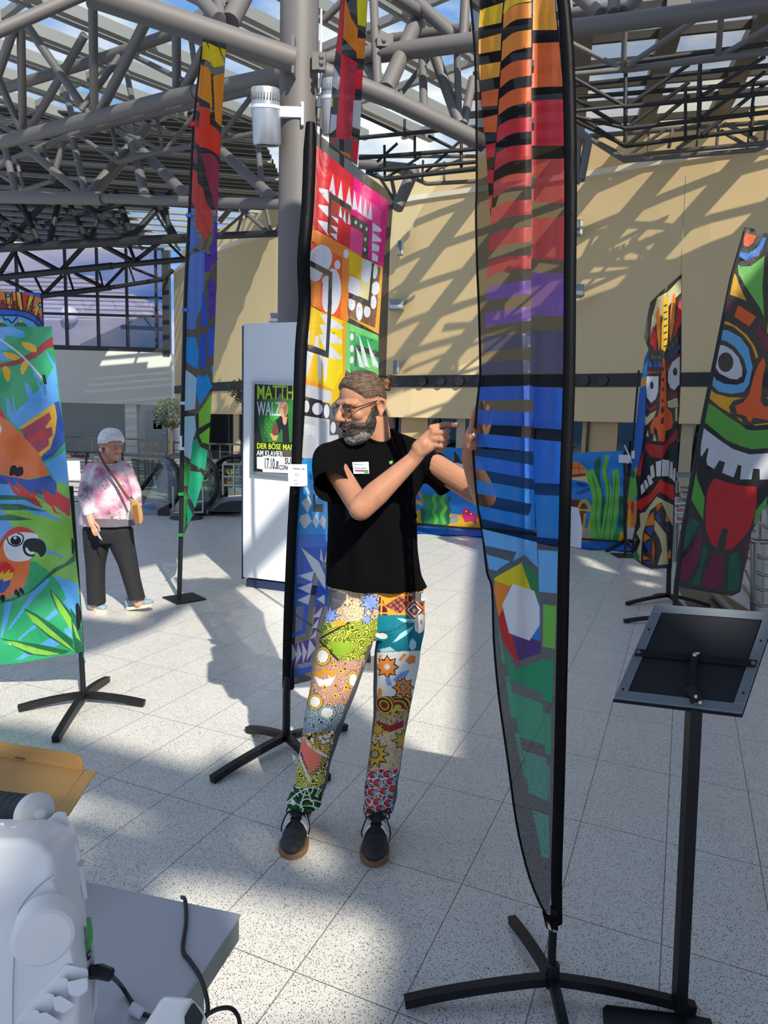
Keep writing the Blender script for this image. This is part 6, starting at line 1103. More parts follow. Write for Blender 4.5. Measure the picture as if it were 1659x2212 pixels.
star(ORG, 940, 650, 80, 48, 8, NV_); star(WM, 940, 650, 30, 14, 8); star(ORG, 1060, 800, 75, 45, 8, NV_); star(TANP, 1060, 800, 32, 18, 8, NV_); T1(ORG, 1070,600, 1110,560, 1150,570, 1145,620, 1100,630); T1(ORG, 1020,600, 1060,550, 1085,555, 1040,605); T1(BS, 980,745, 1040,690, 1105,670, 1080,720, 1010,750); T1(BS, 925,740, 960,715, 975,790, 940,785); T1(ORG, 880,570, 905,555, 890,600); T1(ORG, 862,860, 880,800, 905,820, 900,862); star(ORG, 880, 640, 30, 16, 5)
star(GLD, 850, 1290, 100, 55, 10, NV_); el(NV_, 850, 1290, 34, 34); el(TANP, 850, 1290, 26, 26); star(GLD, 1060, 1190, 75, 40, 8, NV_); star(GLD, 870, 1110, 50, 26, 8, NV_)
sh.append((WM, stroke(so(q1(770, 1465, 860, 1475, 940, 1465, 1000, 1440)), 2.2)))
for x, y in ((835, 1440), (945, 1435), (870, 1500), (970, 1490), (830, 1570), (920, 1560), (985, 1545), (870, 1640), (820, 1700), (890, 1690), (950, 1650)): el(WM, x, y, 40, 34); el(DRD, x, y, 35, 29); el(mat('motif_red', '#c83444', .8), x-5, y-3, 22, 18); el(mat('motif_cyan', '#4cb8c8', .8), x+18, y+4, 13, 18)
# grey side panels
T1(GY_, 838,430, 862,440, 868,700, 860,1000, 830,1180, 800,1420, 760,1450, 775,1350, 795,1200, 835,980, 825,800, 832,600); T1(GY_, 760,600, 740,680, 690,800, 640,920, 620,1000, 560,1110, 545,1200, 515,1300, 480,1500, 530,1490, 560,1300, 600,1100, 650,950, 720,800, 770,680)
T1(GY_, 1090,1000, 1075,1100, 1030,1400, 985,1560, 980,1740, 1060,1740, 1100,1400)
tr = finish('trousers', V3, F3, GY_, man, .003); paint(tr, V3, F3, sh)

# shoes
def shoe(par, heel, toe, wid, m_up, m_sole, h_ank, stripes=None, lift=0, sole_h=.028):
    heel = Vector(heel); toe = Vector(toe); d = (toe-heel); L = d.length; d.normalize(); s = d.cross(Vector((0, 0, 1))).normalized(); upv = s.cross(d).normalized()
    out_ = [(-.02, .0), (0, .55), (.12, .80), (.3, .82), (.5, .88), (.68, 1.0), (.82, .98), (.94, .72), (1.0, .35), (1.02, 0)]
    def P(t, w, z): return heel+d*(t*L)+s*(w*wid/2)+upv*z
    ring = [(t, w) for t, w in out_]+[(t, -w) for t, w in out_[-2:0:-1]]
    bm = bmesh.new(); a = [bm.verts.new(P(t, w, 0)) for t, w in ring]; b = [bm.verts.new(P(t, w*1.02, sole_h)) for t, w in ring]
    for k in range(len(a)): bm.faces.new((a[k], a[(k+1) % len(a)], b[(k+1) % len(a)], b[k]))
    bm.faces.new(a[::-1]); bm.faces.new(b); so_ = from_bm('sole', bm, m_sole, par); bevel(so_, .005)
    pr = []
    for t, hh, ww in ((.08, h_ank, .62), (.2, h_ank*.98, .66), (.34, h_ank*.9, .68), (.5, .066, .76), (.66, .054, .86), (.8, .047, .84), (.9, .040, .66)):
        pr.append(('e', P(t, 0, sole_h*.8+hh*.42), (wid/2*ww, wid/2*ww*1.05, hh*.60), Matrix((s, d, upv)).transposed()))
    for (t0, h0, w0), (t1, h1, w1) in zip(((.08, h_ank, .62), (.34, h_ank*.9, .68), (.66, .054, .86)), ((.34, h_ank*.9, .68), (.66, .054, .86), (.9, .04, .66))): pr.append(('c', P(t0, 0, h0*.5+.01), wid/2*w0*.9, P(t1, 0, h1*.5+.01), min(wid/2*w1*.8, h1*.7)))
    V, F = blob(pr, .004, 5); z = (V-np.array(heel)) @ np.array(upv); V = V-np.outer(np.minimum(z-sole_h*.9, 0), np.array(upv)); up_ = from_data('upper', V, F, m_up, par, True)
    return P
SB = mat('shoe_black', '#1d1e22', .6, 0, .15, 150); GUM = mat('gum_sole', '#7a5a40', .6); LACE = mat('lace_black', '#0c0c0f', .7)
def man_shoe(t0, t1, ank):
    h0 = ground(*t0); h1 = ground(*t1); sh_ = thing('shoe', 'x', 'shoe', h0); del sh_['label']; del sh_['category']; sh_.location = h0-Vector(man.location); sh_.parent = man
    P = shoe(sh_, h0, h1, .112, SB, GUM, .10)
    d = (h1-h0).normalized(); s = d.cross(Vector((0, 0, 1))).normalized()
    bm = bmesh.new()
    for q in (-1, 1):
        for k in range(3):
            bm = bmesh.new(); t = .33+k*.105; pts = [P(t, q*.86, .032), P(t+.01, q*.84, .055), P(t+.02, q*.60, .082), P(t+.03, q*.42, .095)]
            for a, b in zip(pts, pts[1:]): b_box(bm, (a+b)/2, (.013, .007, (b-a).length*1.15), Matrix((d, (s*q).lerp(Vector((0, 0, 1)), .3).normalized(), (b-a).normalized())).transposed())
            from_bm('stripe', bm, mat('stripe_white', '#e4e4e2', .5), sh_)
    bm = bmesh.new()
    for k in range(6):
        t = .26+k*.07; z = .112-k*.007; b_tube(bm, [P(t, -.42, z-.012), P(t+.01, 0, z+.006), P(t+.02, .42, z-.012)], .0035, 6)
    b_tube(bm, [tuple(v) for v in so([P(.4, 0, .108), P(.45, .6, .11), P(.58, .95, .075), P(.66, .9, .06)], 4)], .003, 6); b_tube(bm, [tuple(v) for v in so([P(.4, 0, .108), P(.42, -.6, .11), P(.58, -1.0, .075), P(.68, -.95, .055)], 4)], .003, 6)
    b_tube(bm, [tuple(v) for v in so([P(.4, 0, .11), P(.32, .55, .12), P(.38, .8, .10), P(.44, .3, .105)], 4)], .003, 6)
    b_tube(bm, [tuple(v) for v in so([P(.4, 0, .11), P(.32, -.6, .12), P(.38, -.9, .10), P(.44, -.3, .105)], 4)], .003, 6); from_bm('laces', bm, LACE, sh_)
man_shoe((650, 1776), (628, 1858), aR); man_shoe((816, 1784), (806, 1874), aL)

# ---------------------------------------------------------------- the woman
DW = 5.62
wo = thing('person', 'white-haired woman in a pink patterned top and black jeans walking behind the banners', 'person', (-2.28, DW, 0))
WS = skin('fair_skin', '#d8a088', '#c88c74')
hw_ = Head(at(240, 991, DW-.02), (.80, -.60), math.radians(4), .98)
def Wp(x, y, d=0): return at(x, y, DW+d)
B = hw_.prims(.95, 1.1)+[('c', Wp(237, 975, .03), .062, Wp(232, 1005, .03), .068), ('c', Wp(232, 1005, .03), .065, Wp(232, 1050, .04), .09),
  ('c', Wp(195, 1022, .0), .045, Wp(182, 1072, -.11), .038), ('c', Wp(182, 1072, -.11), .040, Wp(195, 1118, -.23), .031), ('c', Wp(272, 1022, .1), .045, Wp(292, 1070, .14), .038), ('c', Wp(292, 1070, .14), .042, Wp(298, 1105, .0), .032),
  ('r', [R3(232, 1150, DW, 45, .12), R3(234, 1080, DW, 38, .11), R3(233, 1030, DW, 32, .08)]), ('c', Wp(210, 1140), .085, Wp(210, 1225), .055), ('c', Wp(210, 1225), .05, Wp(208, 1310), .036), ('c', Wp(258, 1140), .085, Wp(277, 1225), .055), ('c', Wp(277, 1225), .05, Wp(299, 1303), .036)]
B += [('c', Wp(195, 1118, -.23), .030, Wp(200, 1134, -.25), .029), ('c', Wp(198, 1130, -.26), .020, Wp(206, 1142, -.26), .018)]
for i, (x, y) in enumerate(((213, 1152), (211, 1156), (207, 1157), (203, 1155))): B += finger([Wp(208-i*3, 1140, -.26), Wp((208-i*3+x)/2-.5, 1148, -.275), Wp(x, y, -.27)], .0105, .0075)
B += finger([Wp(206, 1130, -.27), Wp(213, 1138, -.29), Wp(215, 1147, -.285)], .011, .008)
V, F = blob(B, .005, 3); L = hw_.loc(V)
def bw(c, r, amt):
    global V
    d = np.linalg.norm((L-np.array(c))/np.array(r), axis=1); V = V+np.exp(-d*d*2)[:, None]*amt*np.array(hw_.M @ Vector((0, 1, 0)))
for q in (-1, 1): bw((q*.031, .082, .112), (.017, .03, .012), -.011)
bw((0, .10, .0525), (.03, .03, .005), -.005); N = normals(V, F); Lc = hw_.loc(cents(V, F))
from_data('body', V, F, [WS, mat('lip_red', '#b06058', .4)], wo, True, ((np.abs(Lc[:, 0])/.023)**2+((Lc[:, 2]-.052)/.0085)**2 < 1)&(Lc[:, 1] > .080).astype(int).tolist())
WH = hairmat('white_hair', '#c4c4c6', '#fbfbfb', (60, 60, 160))
whl = lambda y: np.interp(y, [-.12, -.07, -.045, -.03, -.01, .02, .045, .065, .08, .11], [.030, .035, .05, .115, .120, .120, .130, .145, .155, .16])
growth('hair', V, F, N, hw_, lambda L: np.where((L[:, 2] > 0.0) & (L[:, 2] < .3) & (np.abs(L[:, 1]) < .2) & (np.abs(L[:, 0]) < .2) & ~((np.abs(L[:, 0]) > .072) & (L[:, 2] < .118) & (L[:, 1] > -.045)), (L[:, 2]-whl(L[:, 1]))/.012, 0), lambda L: .022+.016*ramp(L[:, 2], .12, .22), WH, wo, .006, 30)
for q in (-1, 1):
    bm = bmesh.new(); bmesh.ops.create_uvsphere(bm, u_segments=12, v_segments=8, radius=.011, matrix=Matrix.Translation(hw_.w(q*.031, .072, .1125))); e_ = from_bm('eye', bm, mat('eye_white', '#d8d2cc', .2), wo, True)
    bm = bmesh.new(); bmesh.ops.create_uvsphere(bm, u_segments=10, v_segments=8, radius=.0055, matrix=Matrix.Translation(hw_.w(q*.031, .079, .1115))); from_bm('iris', bm, mat('iris_blue', '#3a4a5a', .15), e_, True)
bm = bmesh.new()
for q in (-1, 1):
    b_tube(bm, [hw_.w(q*(.032+.022*math.cos(t)), .101, .108+.015*math.sin(t)) for t in (2*PI*k/16 for k in range(18))], .0012, 5, cap=False); b_tube(bm, [hw_.w(q*.054, .099, .112), hw_.w(q*.074, .07, .115), hw_.w(q*.078, -.015, .12)], .0014, 5)
b_tube(bm, [hw_.w(-.010, .102, .110), hw_.w(.010, .102, .110)], .0012, 5); gw = from_bm('glasses', bm, mat('gold_wire', '#8a6a40', .3, .7), wo)
bm = bmesh.new(); b_tube(bm, [tuple(v) for v in so([Wp(214, 985, -.10), Wp(222, 1000, -.16), Wp(232, 1008, -.19), Wp(243, 1008, -.18), Wp(252, 1000, -.10)], 4)], .004, 6); from_bm('necklace', bm, mat('gold', '#c8a868', .3, .7), wo)
def blouse():
    m = bpy.data.materials.new('pink_print'); m.use_nodes = True; t = m.node_tree; b = t.nodes['Principled BSDF']; g = t.nodes.new('ShaderNodeTexCoord')
    n = t.nodes.new('ShaderNodeTexNoise'); n.inputs['Scale'].default_value = 7; n.inputs['Detail'].default_value = 3; t.links.new(g.outputs['Object'], n.inputs[0])
    r = t.nodes.new('ShaderNodeValToRGB'); r.color_ramp.elements[0].position = .38; r.color_ramp.elements[0].color = lin('#cc7c9c'); r.color_ramp.elements[1].position = .56; r.color_ramp.elements[1].color = lin('#d2c4cb'); t.links.new(n.outputs[0], r.inputs[0])
    n2 = t.nodes.new('ShaderNodeTexNoise'); n2.inputs['Scale'].default_value = 75; n2.inputs['Detail'].default_value = 6; n2.inputs['Distortion'].default_value = 2; t.links.new(g.outputs['Object'], n2.inputs[0])
    n3 = t.nodes.new('ShaderNodeTexNoise'); n3.inputs['Scale'].default_value = 9; t.links.new(g.outputs['Object'], n3.inputs[0])
    a = t.nodes.new('ShaderNodeMath'); a.operation = 'MULTIPLY'; t.links.new(n2.outputs[0], a.inputs[0]); t.links.new(n3.outputs[0], a.inputs[1])
    c = t.nodes.new('ShaderNodeMath'); c.operation = 'GREATER_THAN'; c.inputs[1].default_value = .32; t.links.new(a.outputs[0], c.inputs[0])
    x = t.nodes.new('ShaderNodeMixRGB'); t.links.new(c.outputs[0], x.inputs[0]); t.links.new(r.outputs[0], x.inputs[1]); x.inputs[2].default_value = lin('#6a6068'); t.links.new(x.outputs[0], b.inputs['Base Color']); b.inputs['Roughness'].default_value = .7; return m
PB = blouse()
T = [('r', [R3(231, 1150, DW, 60, .17), R3(231, 1128, DW, 60, .175), R3(235, 1090, DW-.02, 51, .175), R3(237, 1055, DW-.02, 45, .16), R3(234, 1030, DW, 41, .14), R3(230, 1008, DW+.02, 34, .10), R3(232, 996, DW+.03, 20, .07)]),
     ('c', Wp(196, 1018, .0), .064, Wp(182, 1070, -.11), .053), ('c', Wp(182, 1070, -.11), .053, Wp(194, 1113, -.215), .045), ('c', Wp(272, 1015, .08), .065, Wp(291, 1065, .12), .056), ('c', Wp(291, 1065, .12), .054, Wp(296, 1095, .05), .045), ('c', Wp(200, 1012, 0), .06, Wp(265, 1010, .06), .06)]
zc = Wp(194, 1110, -.21)
V2, F2 = garment(T, .009, [((0, 0, Wp(231, 1133).z), (0, 0, -1), Wp(235, 1160), .42), (zc, (.3, 0, -1), zc-Vector((.01, .035, .02)), .062), (Wp(296, 1092, .05), (.1, -.3, -1), Wp(297, 1105, .03), .08)], .010, 6)
V2, F2 = neck_hole(V2, F2, Wp(232, 1003, .03), Wp(240, 975, 0), .085, PB, wo, .006)
C2 = cents(V2, F2); X, Y = topx(C2)
bl_ = finish('blouse', V2, F2, PB, wo, .004); bl_.data.materials.append(mat('blouse_hem', '#6a6470', .8)); bl_.data.polygons.foreach_set('material_index', ((Y > 1121+.03*(X-230)) & (X > 205)).astype(int).tolist())
V3, F3 = garment([('r', [R3(209, 1318, DW, 18, .075), R3(209, 1300, DW, 19, .078), R3(207, 1260, DW, 20, .08), R3(207, 1220, DW, 22, .085), R3(209, 1180, DW, 27, .10), R3(213, 1140, DW, 32, .12)]), ('r', [R3(300, 1311, DW, 18, .075), R3(296, 1290, DW, 18, .075), R3(284, 1250, DW, 19, .08), R3(275, 1215, DW, 21, .085), R3(262, 1175, DW, 27, .10), R3(254, 1140, DW, 32, .12)]), ('r', [R3(233, 1170, DW, 46, .12), R3(233, 1145, DW, 49, .145), R3(233, 1124, DW, 46, .14)])], .008, [((0, 0, Wp(209, 1302).z), (0, 0, -1), Wp(209, 1315), .16), (Wp(300, 1292), (.15, 0, -1), Wp(301, 1308), .17)], .008, 8)
finish('jeans', V3, F3, mat('black_denim', '#1b1c21', .85, 0, .3, 200), wo, .004)
SG = mat('shoe_grey_blue', '#8a9ca8', .6, 0, .2, 120); SW = mat('cream_sole', '#dcd4bc', .6)
for a_, b_, la in (((196, 1312), (229, 1325), 0), ((275, 1310), (337, 1310), .07)):
    h0 = ground(*a_); h1 = ground(*b_); 
    if la: h0 = Vector(ground(277, 1317)); h1 = h0+Vector((.235, -.07, .055))
    s_ = bpy.data.objects.new('shoe', None); COL.objects.link(s_); s_.location = h0-Vector(wo.location); s_.parent = wo
    shoe(s_, h0, h1 if la else h0+(h1-h0).normalized()*.24, .10, SG, SW, .085)
    bm = bmesh.new(); d_ = ((h1-h0).normalized())
    for k in range(3): p = h0+d_*(.10+k*.035)+Vector((0, 0, .105-k*.012)); s2 = d_.cross(Vector((0, 0, 1))); b_tube(bm, [p-s2*.03, p+Vector((0, 0, .01)), p+s2*.03], .003, 5)
    from_bm('laces', bm, mat('lace_navy', '#3a5468', .7), s_)
tk = prism('tissue', [Wp(207, 1146, -.29), Wp(212, 1150, -.30), Wp(221, 1167, -.30), Wp(214, 1162, -.29)], (0, .004, 0), mat('paper', '#d4d8e0', .7)); tag(tk, 'folded white paper held in the hand of the woman', 'paper')
# handbag
bag = thing('handbag', 'tan and brown shoulder bag hanging at the side of the woman', 'bag', Wp(297, 1110, -.17))
TN = mat('bag_tan', '#b08a50', .6, 0, .1, 60); BR = mat('bag_brown', '#5c3c28', .6)
def slab(name, px, D0, D1, m, par, bev=.01):
    bm = bmesh.new(); a = [bm.verts.new(at(x, y, D0)) for x, y in px]; b = [bm.verts.new(at(x, y, D1)) for x, y in px]; n = len(a)
    for k in range(n): bm.faces.new((a[k], a[(k+1) % n], b[(k+1) % n], b[k]))
    bm.faces.new(a[::-1]); bm.faces.new(b); bmesh.ops.recalc_face_normals(bm, faces=bm.faces); o = from_bm(name, bm, m, par)
    if bev: bevel(o, bev, 3)
    return o
slab('pouch', [(283, 1080), (290, 1077), (299, 1083), (308, 1105), (309, 1122), (305, 1133), (293, 1134), (286, 1122), (282, 1100)], DW-.26, DW-.16, TN, bag, .018)
slab('side_panel', [(286, 1092), (296, 1090), (302, 1132), (292, 1133), (287, 1118)], DW-.268, DW-.25, mat('bag_midbrown', '#7a5434', .6), bag, .004)
tube('strap', so([Wp(211, 975, -.06), Wp(216, 984, -.12), Wp(228, 1006, -.19), Wp(246, 1030, -.205), Wp(263, 1056, -.215), Wp(280, 1080, -.22)], 4), .012, BR, bag, 6); tube('strap', so([Wp(211, 975, -.06), Wp(214, 982, .06), Wp(240, 1010, .16), Wp(270, 1060, .2), Wp(288, 1080, -.14)], 4), .010, BR, bag, 6)
tube('ring', [Wp(281+4*math.cos(t), 1082+4*math.sin(t), -.25) for t in (2*PI*k/12 for k in range(14))], .003, STEEL, bag, 6)
# ================================================================== KIOSK, STAND, TABLE AND THE REST
KL = Vector((-1.379, 6.615, 0)); KR = Vector((-.50, 6.28, 0)); kd = (KR-KL).normalized(); kn = Vector((kd.y, -kd.x, 0)); Pk = KL; 
if kn.y > 0: kn = -kn
kz = 2.535; kc = (KL+KR)/2-kn*.22; Rk = Matrix((kd, -kn, Vector((0, 0, 1)))).transposed()
ki = thing('advertising_pillar', 'tall white advertising pillar with a framed concert poster', 'pillar', (kc.x, kc.y, 0))
NAVY = mat('navy_edge', '#1c2c50', .5)
box('panel', (kc.x, kc.y, (kz+.10)/2), ((KR-KL).length, .42, kz-.10), mat('pillar_white', '#e2e6ea', .45), ki, Rk, .004)
box('base', (kc.x, kc.y, .04), ((KR-KL).length-.06, .38, .08), NAVY, ki, Rk)
box('edge_strip', (KL-kn*.02+Vector((0, 0, kz/2+.03))-kd*.004), (.012, .03, kz-.1), NAVY, ki, Rk)
def onk(x, y, off=0): return onplane(x, y, Pk+kn*off, kn)
pf = [(546, 824), (700, 830), (700, 1038), (543, 1024)]
fr = bmesh.new(); q = [onk(*p, .015) for p in pf]; q2 = [onk(*p, .015) for p in ((551, 830), (696, 836), (696, 1031), (549, 1018))]
for i in range(4):
    a, b, c, d = q[i], q[(i+1) % 4], q2[(i+1) % 4], q2[i]; vs = [fr.verts.new(v+kn*.012) for v in (a, b, c, d)]+[fr.verts.new(v-kn*.014) for v in (a, b, c, d)]
    fr.faces.new(vs[:4]); fr.faces.new(vs[:3:-1])
    for k in range(4): fr.faces.new((vs[k], vs[(k+1) % 4], vs[4+(k+1) % 4], vs[4+k]))
bmesh.ops.recalc_face_normals(fr, faces=fr.faces); fo = from_bm('poster_frame', fr, ALU, ki)
pk_ = CR(535, 810, 9.215); pm = lambda n, c: mat('poster_'+n, c, .5)
S = []; G1, G2, G3, SKN, DKC, GRY, JK, WHP = pm('green', '#2f7a2c'), pm('midgreen', '#1f5426'), pm('bright', '#4aa838'), pm('skin', '#c89a70'), pm('dark', '#17191c'), pm('hair', '#8a7866'), pm('jacket', '#2a6e34'), pm('white', '#dde2e6')
A(G2, pk_(250,480, 950,480, 900,1340, 300,1340, 200,900)); A(G1, pk_(400,480, 600,440, 950,480, 920,1340, 420,1340, 330,900)); A(G3, sm(pk_(470,600, 560,500, 640,620, 640,800, 520,900, 430,820)))
for i in range(5):
    for j in range(7): x, y = 330+i*45+(j % 2)*10, 850+j*60; A(G3 if (i+j) % 2 else G1, pk_(x-12,y+22, x,y-14, x+12,y+22))
A(JK, pk_(590,860, 700,800, 800,770, 940,780, 920,1340, 640,1340, 620,1200, 560,1000, 500,960)); A(DKC, pk_(640,820, 800,800, 830,1340, 700,1340, 690,1100, 600,950)); A(SKN, pk_(690,840, 790,830, 770,960, 740,1005, 700,950)); A(SKN, sm(pk_(600,560, 640,530, 760,530, 800,640, 780,760, 730,860, 660,810, 610,700))); A(GRY, pk_(600,560, 612,430, 645,355, 720,420, 770,520, 780,560, 700,535, 620,545)); A(DKC, stroke(pk_(640,650, 800,640), .8)); A(pm('shade', '#8a6448'), pk_(700,650, 780,560, 795,660, 740,850, 720,760))
A(pm('tattoo', '#6e4034'), pk_(530,960, 600,980, 620,1100, 600,1230, 500,1200, 480,1100)); A(SKN, pk_(440,1170, 470,1160, 520,1210, 610,1200, 570,1310, 500,1300)); A(DKC, pk_(560,900, 660,830, 680,1050, 620,1180, 610,1050)); A(pm('trouser', '#5a5048'), pk_(700,1480, 915,1480, 915,1640, 700,1610)); A(WHP, pk_(182,1628, 300,1630, 295,1612, 1200,1650, 1200,1980, 300,1930, 295,1880, 185,1860))
art('poster', pk_(138,185, 1480,200, 1480,2050, 138,1915), S, lambda x, y: onk(x, y, .012), DKC, fo, 9, False)
tkn = lambda s, x, y, h, m, sx=1: text('print', s, onk(*pk_(x, y)[0], .0132), kd, (0, 0, 1), h/9.215*6.55/FPX, m, fo, .0008, 'LEFT', sx)
LM = pm('lime', '#a8d420'); YG = pm('yellowgreen', '#c8e820'); BKI = pm('ink', '#15181c')
tkn('MATTHIAS', 178, 478, 265, LM, .64); tkn('WALZ', 185, 800, 262, pm('pale', '#c8d4e0'), .49); tkn('DER BÖSE MANN', 182, 1462, 105, YG, .80); tkn('AM KLAVIER', 180, 1600, 104, WHP, .71); tkn('17.10.', 325, 1858, 205, BKI, .37); tkn('SUHL', 735, 1770, 120, BKI, .7); tkn('CONGRESS', 625, 1880, 88, BKI, .62)
text('print', '2026', onk(*pk_(612, 1878)[0], .016), (0, 0, 1), -kd, 52/9.215*6.55/FPX, BKI, fo, .0008, 'LEFT', 1.1)

# sign stand at right --------------------------------------------------------
g0 = ground(1466, 2188); st = thing('sign_stand', 'black floor stand carrying a tilted silver framed sign board seen from behind', 'stand', (g0.x, g0.y, 0))
tp_ = at(1500, 1505, 1.75)
tube('pole', [(g0.x, g0.y, .01), tp_], .0225, BLK, st, 4, sq=True)
bm = bmesh.new(); f = bm.faces.new([bm.verts.new(ground(x, y, .012)) for x, y in ((1302, 2178), (1310, 2170), (1490, 2192), (1535, 2200), (1550, 2240), (1560, 2330), (1310, 2320))]); e = bmesh.ops.extrude_face_region(bm, geom=[f]); bmesh.ops.translate(bm, vec=(0, 0, -.011), verts=[g for g in e['geom'] if isinstance(g, bmesh.types.BMVert)]); bmesh.ops.recalc_face_normals(bm, faces=bm.faces); from_bm('base_plate', bm, BLK, st)
bd = thing('sign', 'x', 'x', (0, 0, 0)); del bd['label']; del bd['category']; bd.name = 'sign_board'; bd.parent = st
BLc, BRc, TLc = at(1326, 1510, 1.80), at(1603, 1543, 1.69), at(1414, 1307, 1.97); TRc = TLc+(BRc-BLc); bn = (BRc-BLc).cross(TLc-BLc).normalized()
if bn.y > 0: bn = -bn
bd.location = (BLc+TRc)/2-Vector(st.location)
prism('back_panel', [BLc, BRc, TRc, TLc], -bn*.012, mat('panel_black', '#1a1d24', .45), bd)
U = (BRc-BLc).normalized(); Vv = (TLc-BLc).normalized(); w_ = (BRc-BLc).length; h_ = (TLc-BLc).length; bw_ = .027
def strip(a0, b0, a1, b1, z0, z1, m, name): return prism(name, [BLc+U*a0+Vv*b0+bn*z0, BLc+U*a1+Vv*b0+bn*z0, BLc+U*a1+Vv*b1+bn*z0, BLc+U*a0+Vv*b1+bn*z0], bn*(z1-z0), m, bd, .001)
AL2 = mat('frame_silver', '#8f9aa4', .4, .7)
strip(0, 0, w_, bw_, 0, .006, AL2, 'frame_bar'); strip(0, h_-bw_, w_, h_, 0, .006, AL2, 'frame_bar'); strip(0, bw_, bw_, h_-bw_, 0, .006, AL2, 'frame_bar'); strip(w_-bw_, bw_, w_, h_-bw_, 0, .006, AL2, 'frame_bar')
strip(-.003, -.003, w_+.003, h_+.003, -.016, -.011, BLKP, 'cover')
hb = h_*.43; strip(.006, hb, w_-.006, hb+.021, .006, .014, BLK, 'crossbar')
for a in (.014, w_-.014):
    bm = bmesh.new(); b_rev(bm, [(.006, 0), (.005, .003)], BLc+U*a+Vv*(hb+.0105)+bn*.014, 12, bn); from_bm('screw', bm, STEEL, bd)
bm = bmesh.new()
for a, b in ((bw_*.5, .03), (bw_*.5, h_*.72), (w_-bw_*.5, .06), (w_-bw_*.5, h_*.7)): b_rev(bm, [(.0035, 0), (.0035, .0008)], BLc+U*a+Vv*b+bn*.006, 10, bn)
from_bm('frame_hole', bm, BLKP, bd)
mc = BLc+U*w_*.5+Vv*(hb+.01)+bn*.016; bm = bmesh.new(); b_rev(bm, [(.017, 0), (.017, .004)], mc, 20, bn)
b_tube(bm, [mc+bn*.006, at(1492, 1483, 1.745)], .0125, 4, sq=True); b_tube(bm, [at(1490, 1480, 1.745), at(1508, 1512, 1.725)], .0135, 4, sq=True); from_bm('hinge_bracket', bm, BLK, st)
bm = bmesh.new(); b_rev(bm, [(.006, 0), (.006, .012), (.003, .014)], mc+bn*.004, 10, bn); b_box(bm, mc+bn*.018+Vector((0, 0, -.007)), (.004, .003, .016)); b_box(bm, mc+bn*.018+Vector((.006, 0, .003)), (.012, .003, .005)); from_bm('wing_nut', bm, STEEL, st)
for p in ((1502, 1504), (1511, 1517)):
    bm = bmesh.new(); b_rev(bm, [(.0045, 0), (.0045, .004)], at(*p, 1.722), 10, Vector((0, -1, .2))); from_bm('screw', bm, STEEL, st)

# table, sewing machine --------------------------------------------------------
ZT = .74; cA = ground(520, 1974, ZT); cB = ground(190, 1905, ZT); ex = (cA-cB).normalized(); ey = (ground(398, 2154, ZT)-cA).normalized()
tbl = thing('table', 'grey topped worktable in the bottom left corner', 'table', (cA+(-ex)*.6+ey*.5)*1.0); tbl.location.z = 0
def slabz(name, pts, z0, z1, m, par): return prism(name, [Vector((p.x, p.y, z1)) for p in pts], (0, 0, z0-z1), m, par, .001)
TP = [cA, cA+ey*.95, cA+ey*.95-ex*1.3, cA-ex*1.3]
slabz('table_top', TP, ZT-.006, ZT, mat('table_grey', '#c0c4cc', .35), tbl); slabz('apron', [cA+(ey-ex)*.002, cA+ey*.948-ex*.002, cA+ey*.948-ex*1.298, cA-ex*1.298+ey*.002], ZT-.052, ZT-.006, mat('apron_greenish', '#97998a', .5), tbl)
for a, b in ((.06, .06), (1.24, .06), (.06, .89), (1.24, .89)): p = cA-ex*a+ey*b; tube('leg', [(p.x, p.y, ZT-.05), (p.x, p.y, 0)], .018, ALU, tbl)
SM = mat('machine_white', '#f3f3f2', .35, 0, 0, 1, .5)
sm_ = thing('sewing_machine', 'white sewing machine with a large round handwheel on the grey table', 'sewing machine', at(60, 2230, .9))
sm_.location = (ground(60, 2205, ZT).x, .88, ZT)
def loft(name, rings, m, par, bev=.01):
    bm = bmesh.new(); R = [[bm.verts.new(at(x, y, D)) for x, y in px] for px, D in rings]; n = len(R[0])
    for a, b in zip(R, R[1:]):
        for k in range(n): bm.faces.new((a[k], a[(k+1) % n], b[(k+1) % n], b[k]))
    bm.faces.new(R[0][::-1]); bm.faces.new(R[-1]); bmesh.ops.recalc_face_normals(bm, faces=bm.faces); o = from_bm(name, bm, m, par)
    if bev: bevel(o, bev, 4)
    auto(o, 50); return o
s0 = CR(0, 1580, 2.9625)
ringA = s0(-240,760, -100,700, 150,690, 270,720, 330,800, 345,920, 380,1150, 430,1350, 480,1500, 500,1700, 500,3030, -240,3030)
ringB = s0(-240,600, -60,562, 120,570, 330,590, 410,640, 440,720, 470,900, 530,1200, 560,1400, 590,1600, 590,2560, -240,2560)
ringC = s0(-240,590, -40,560, 180,560, 400,560, 480,600, 510,680, 530,850, 545,1050, 560,1250, 600,1500, 610,2230, -240,2230)
zt_ = ZT
loft('body', [(ringA, .78), (ringB, .86), (ringC, .93)], SM, sm_, .012)
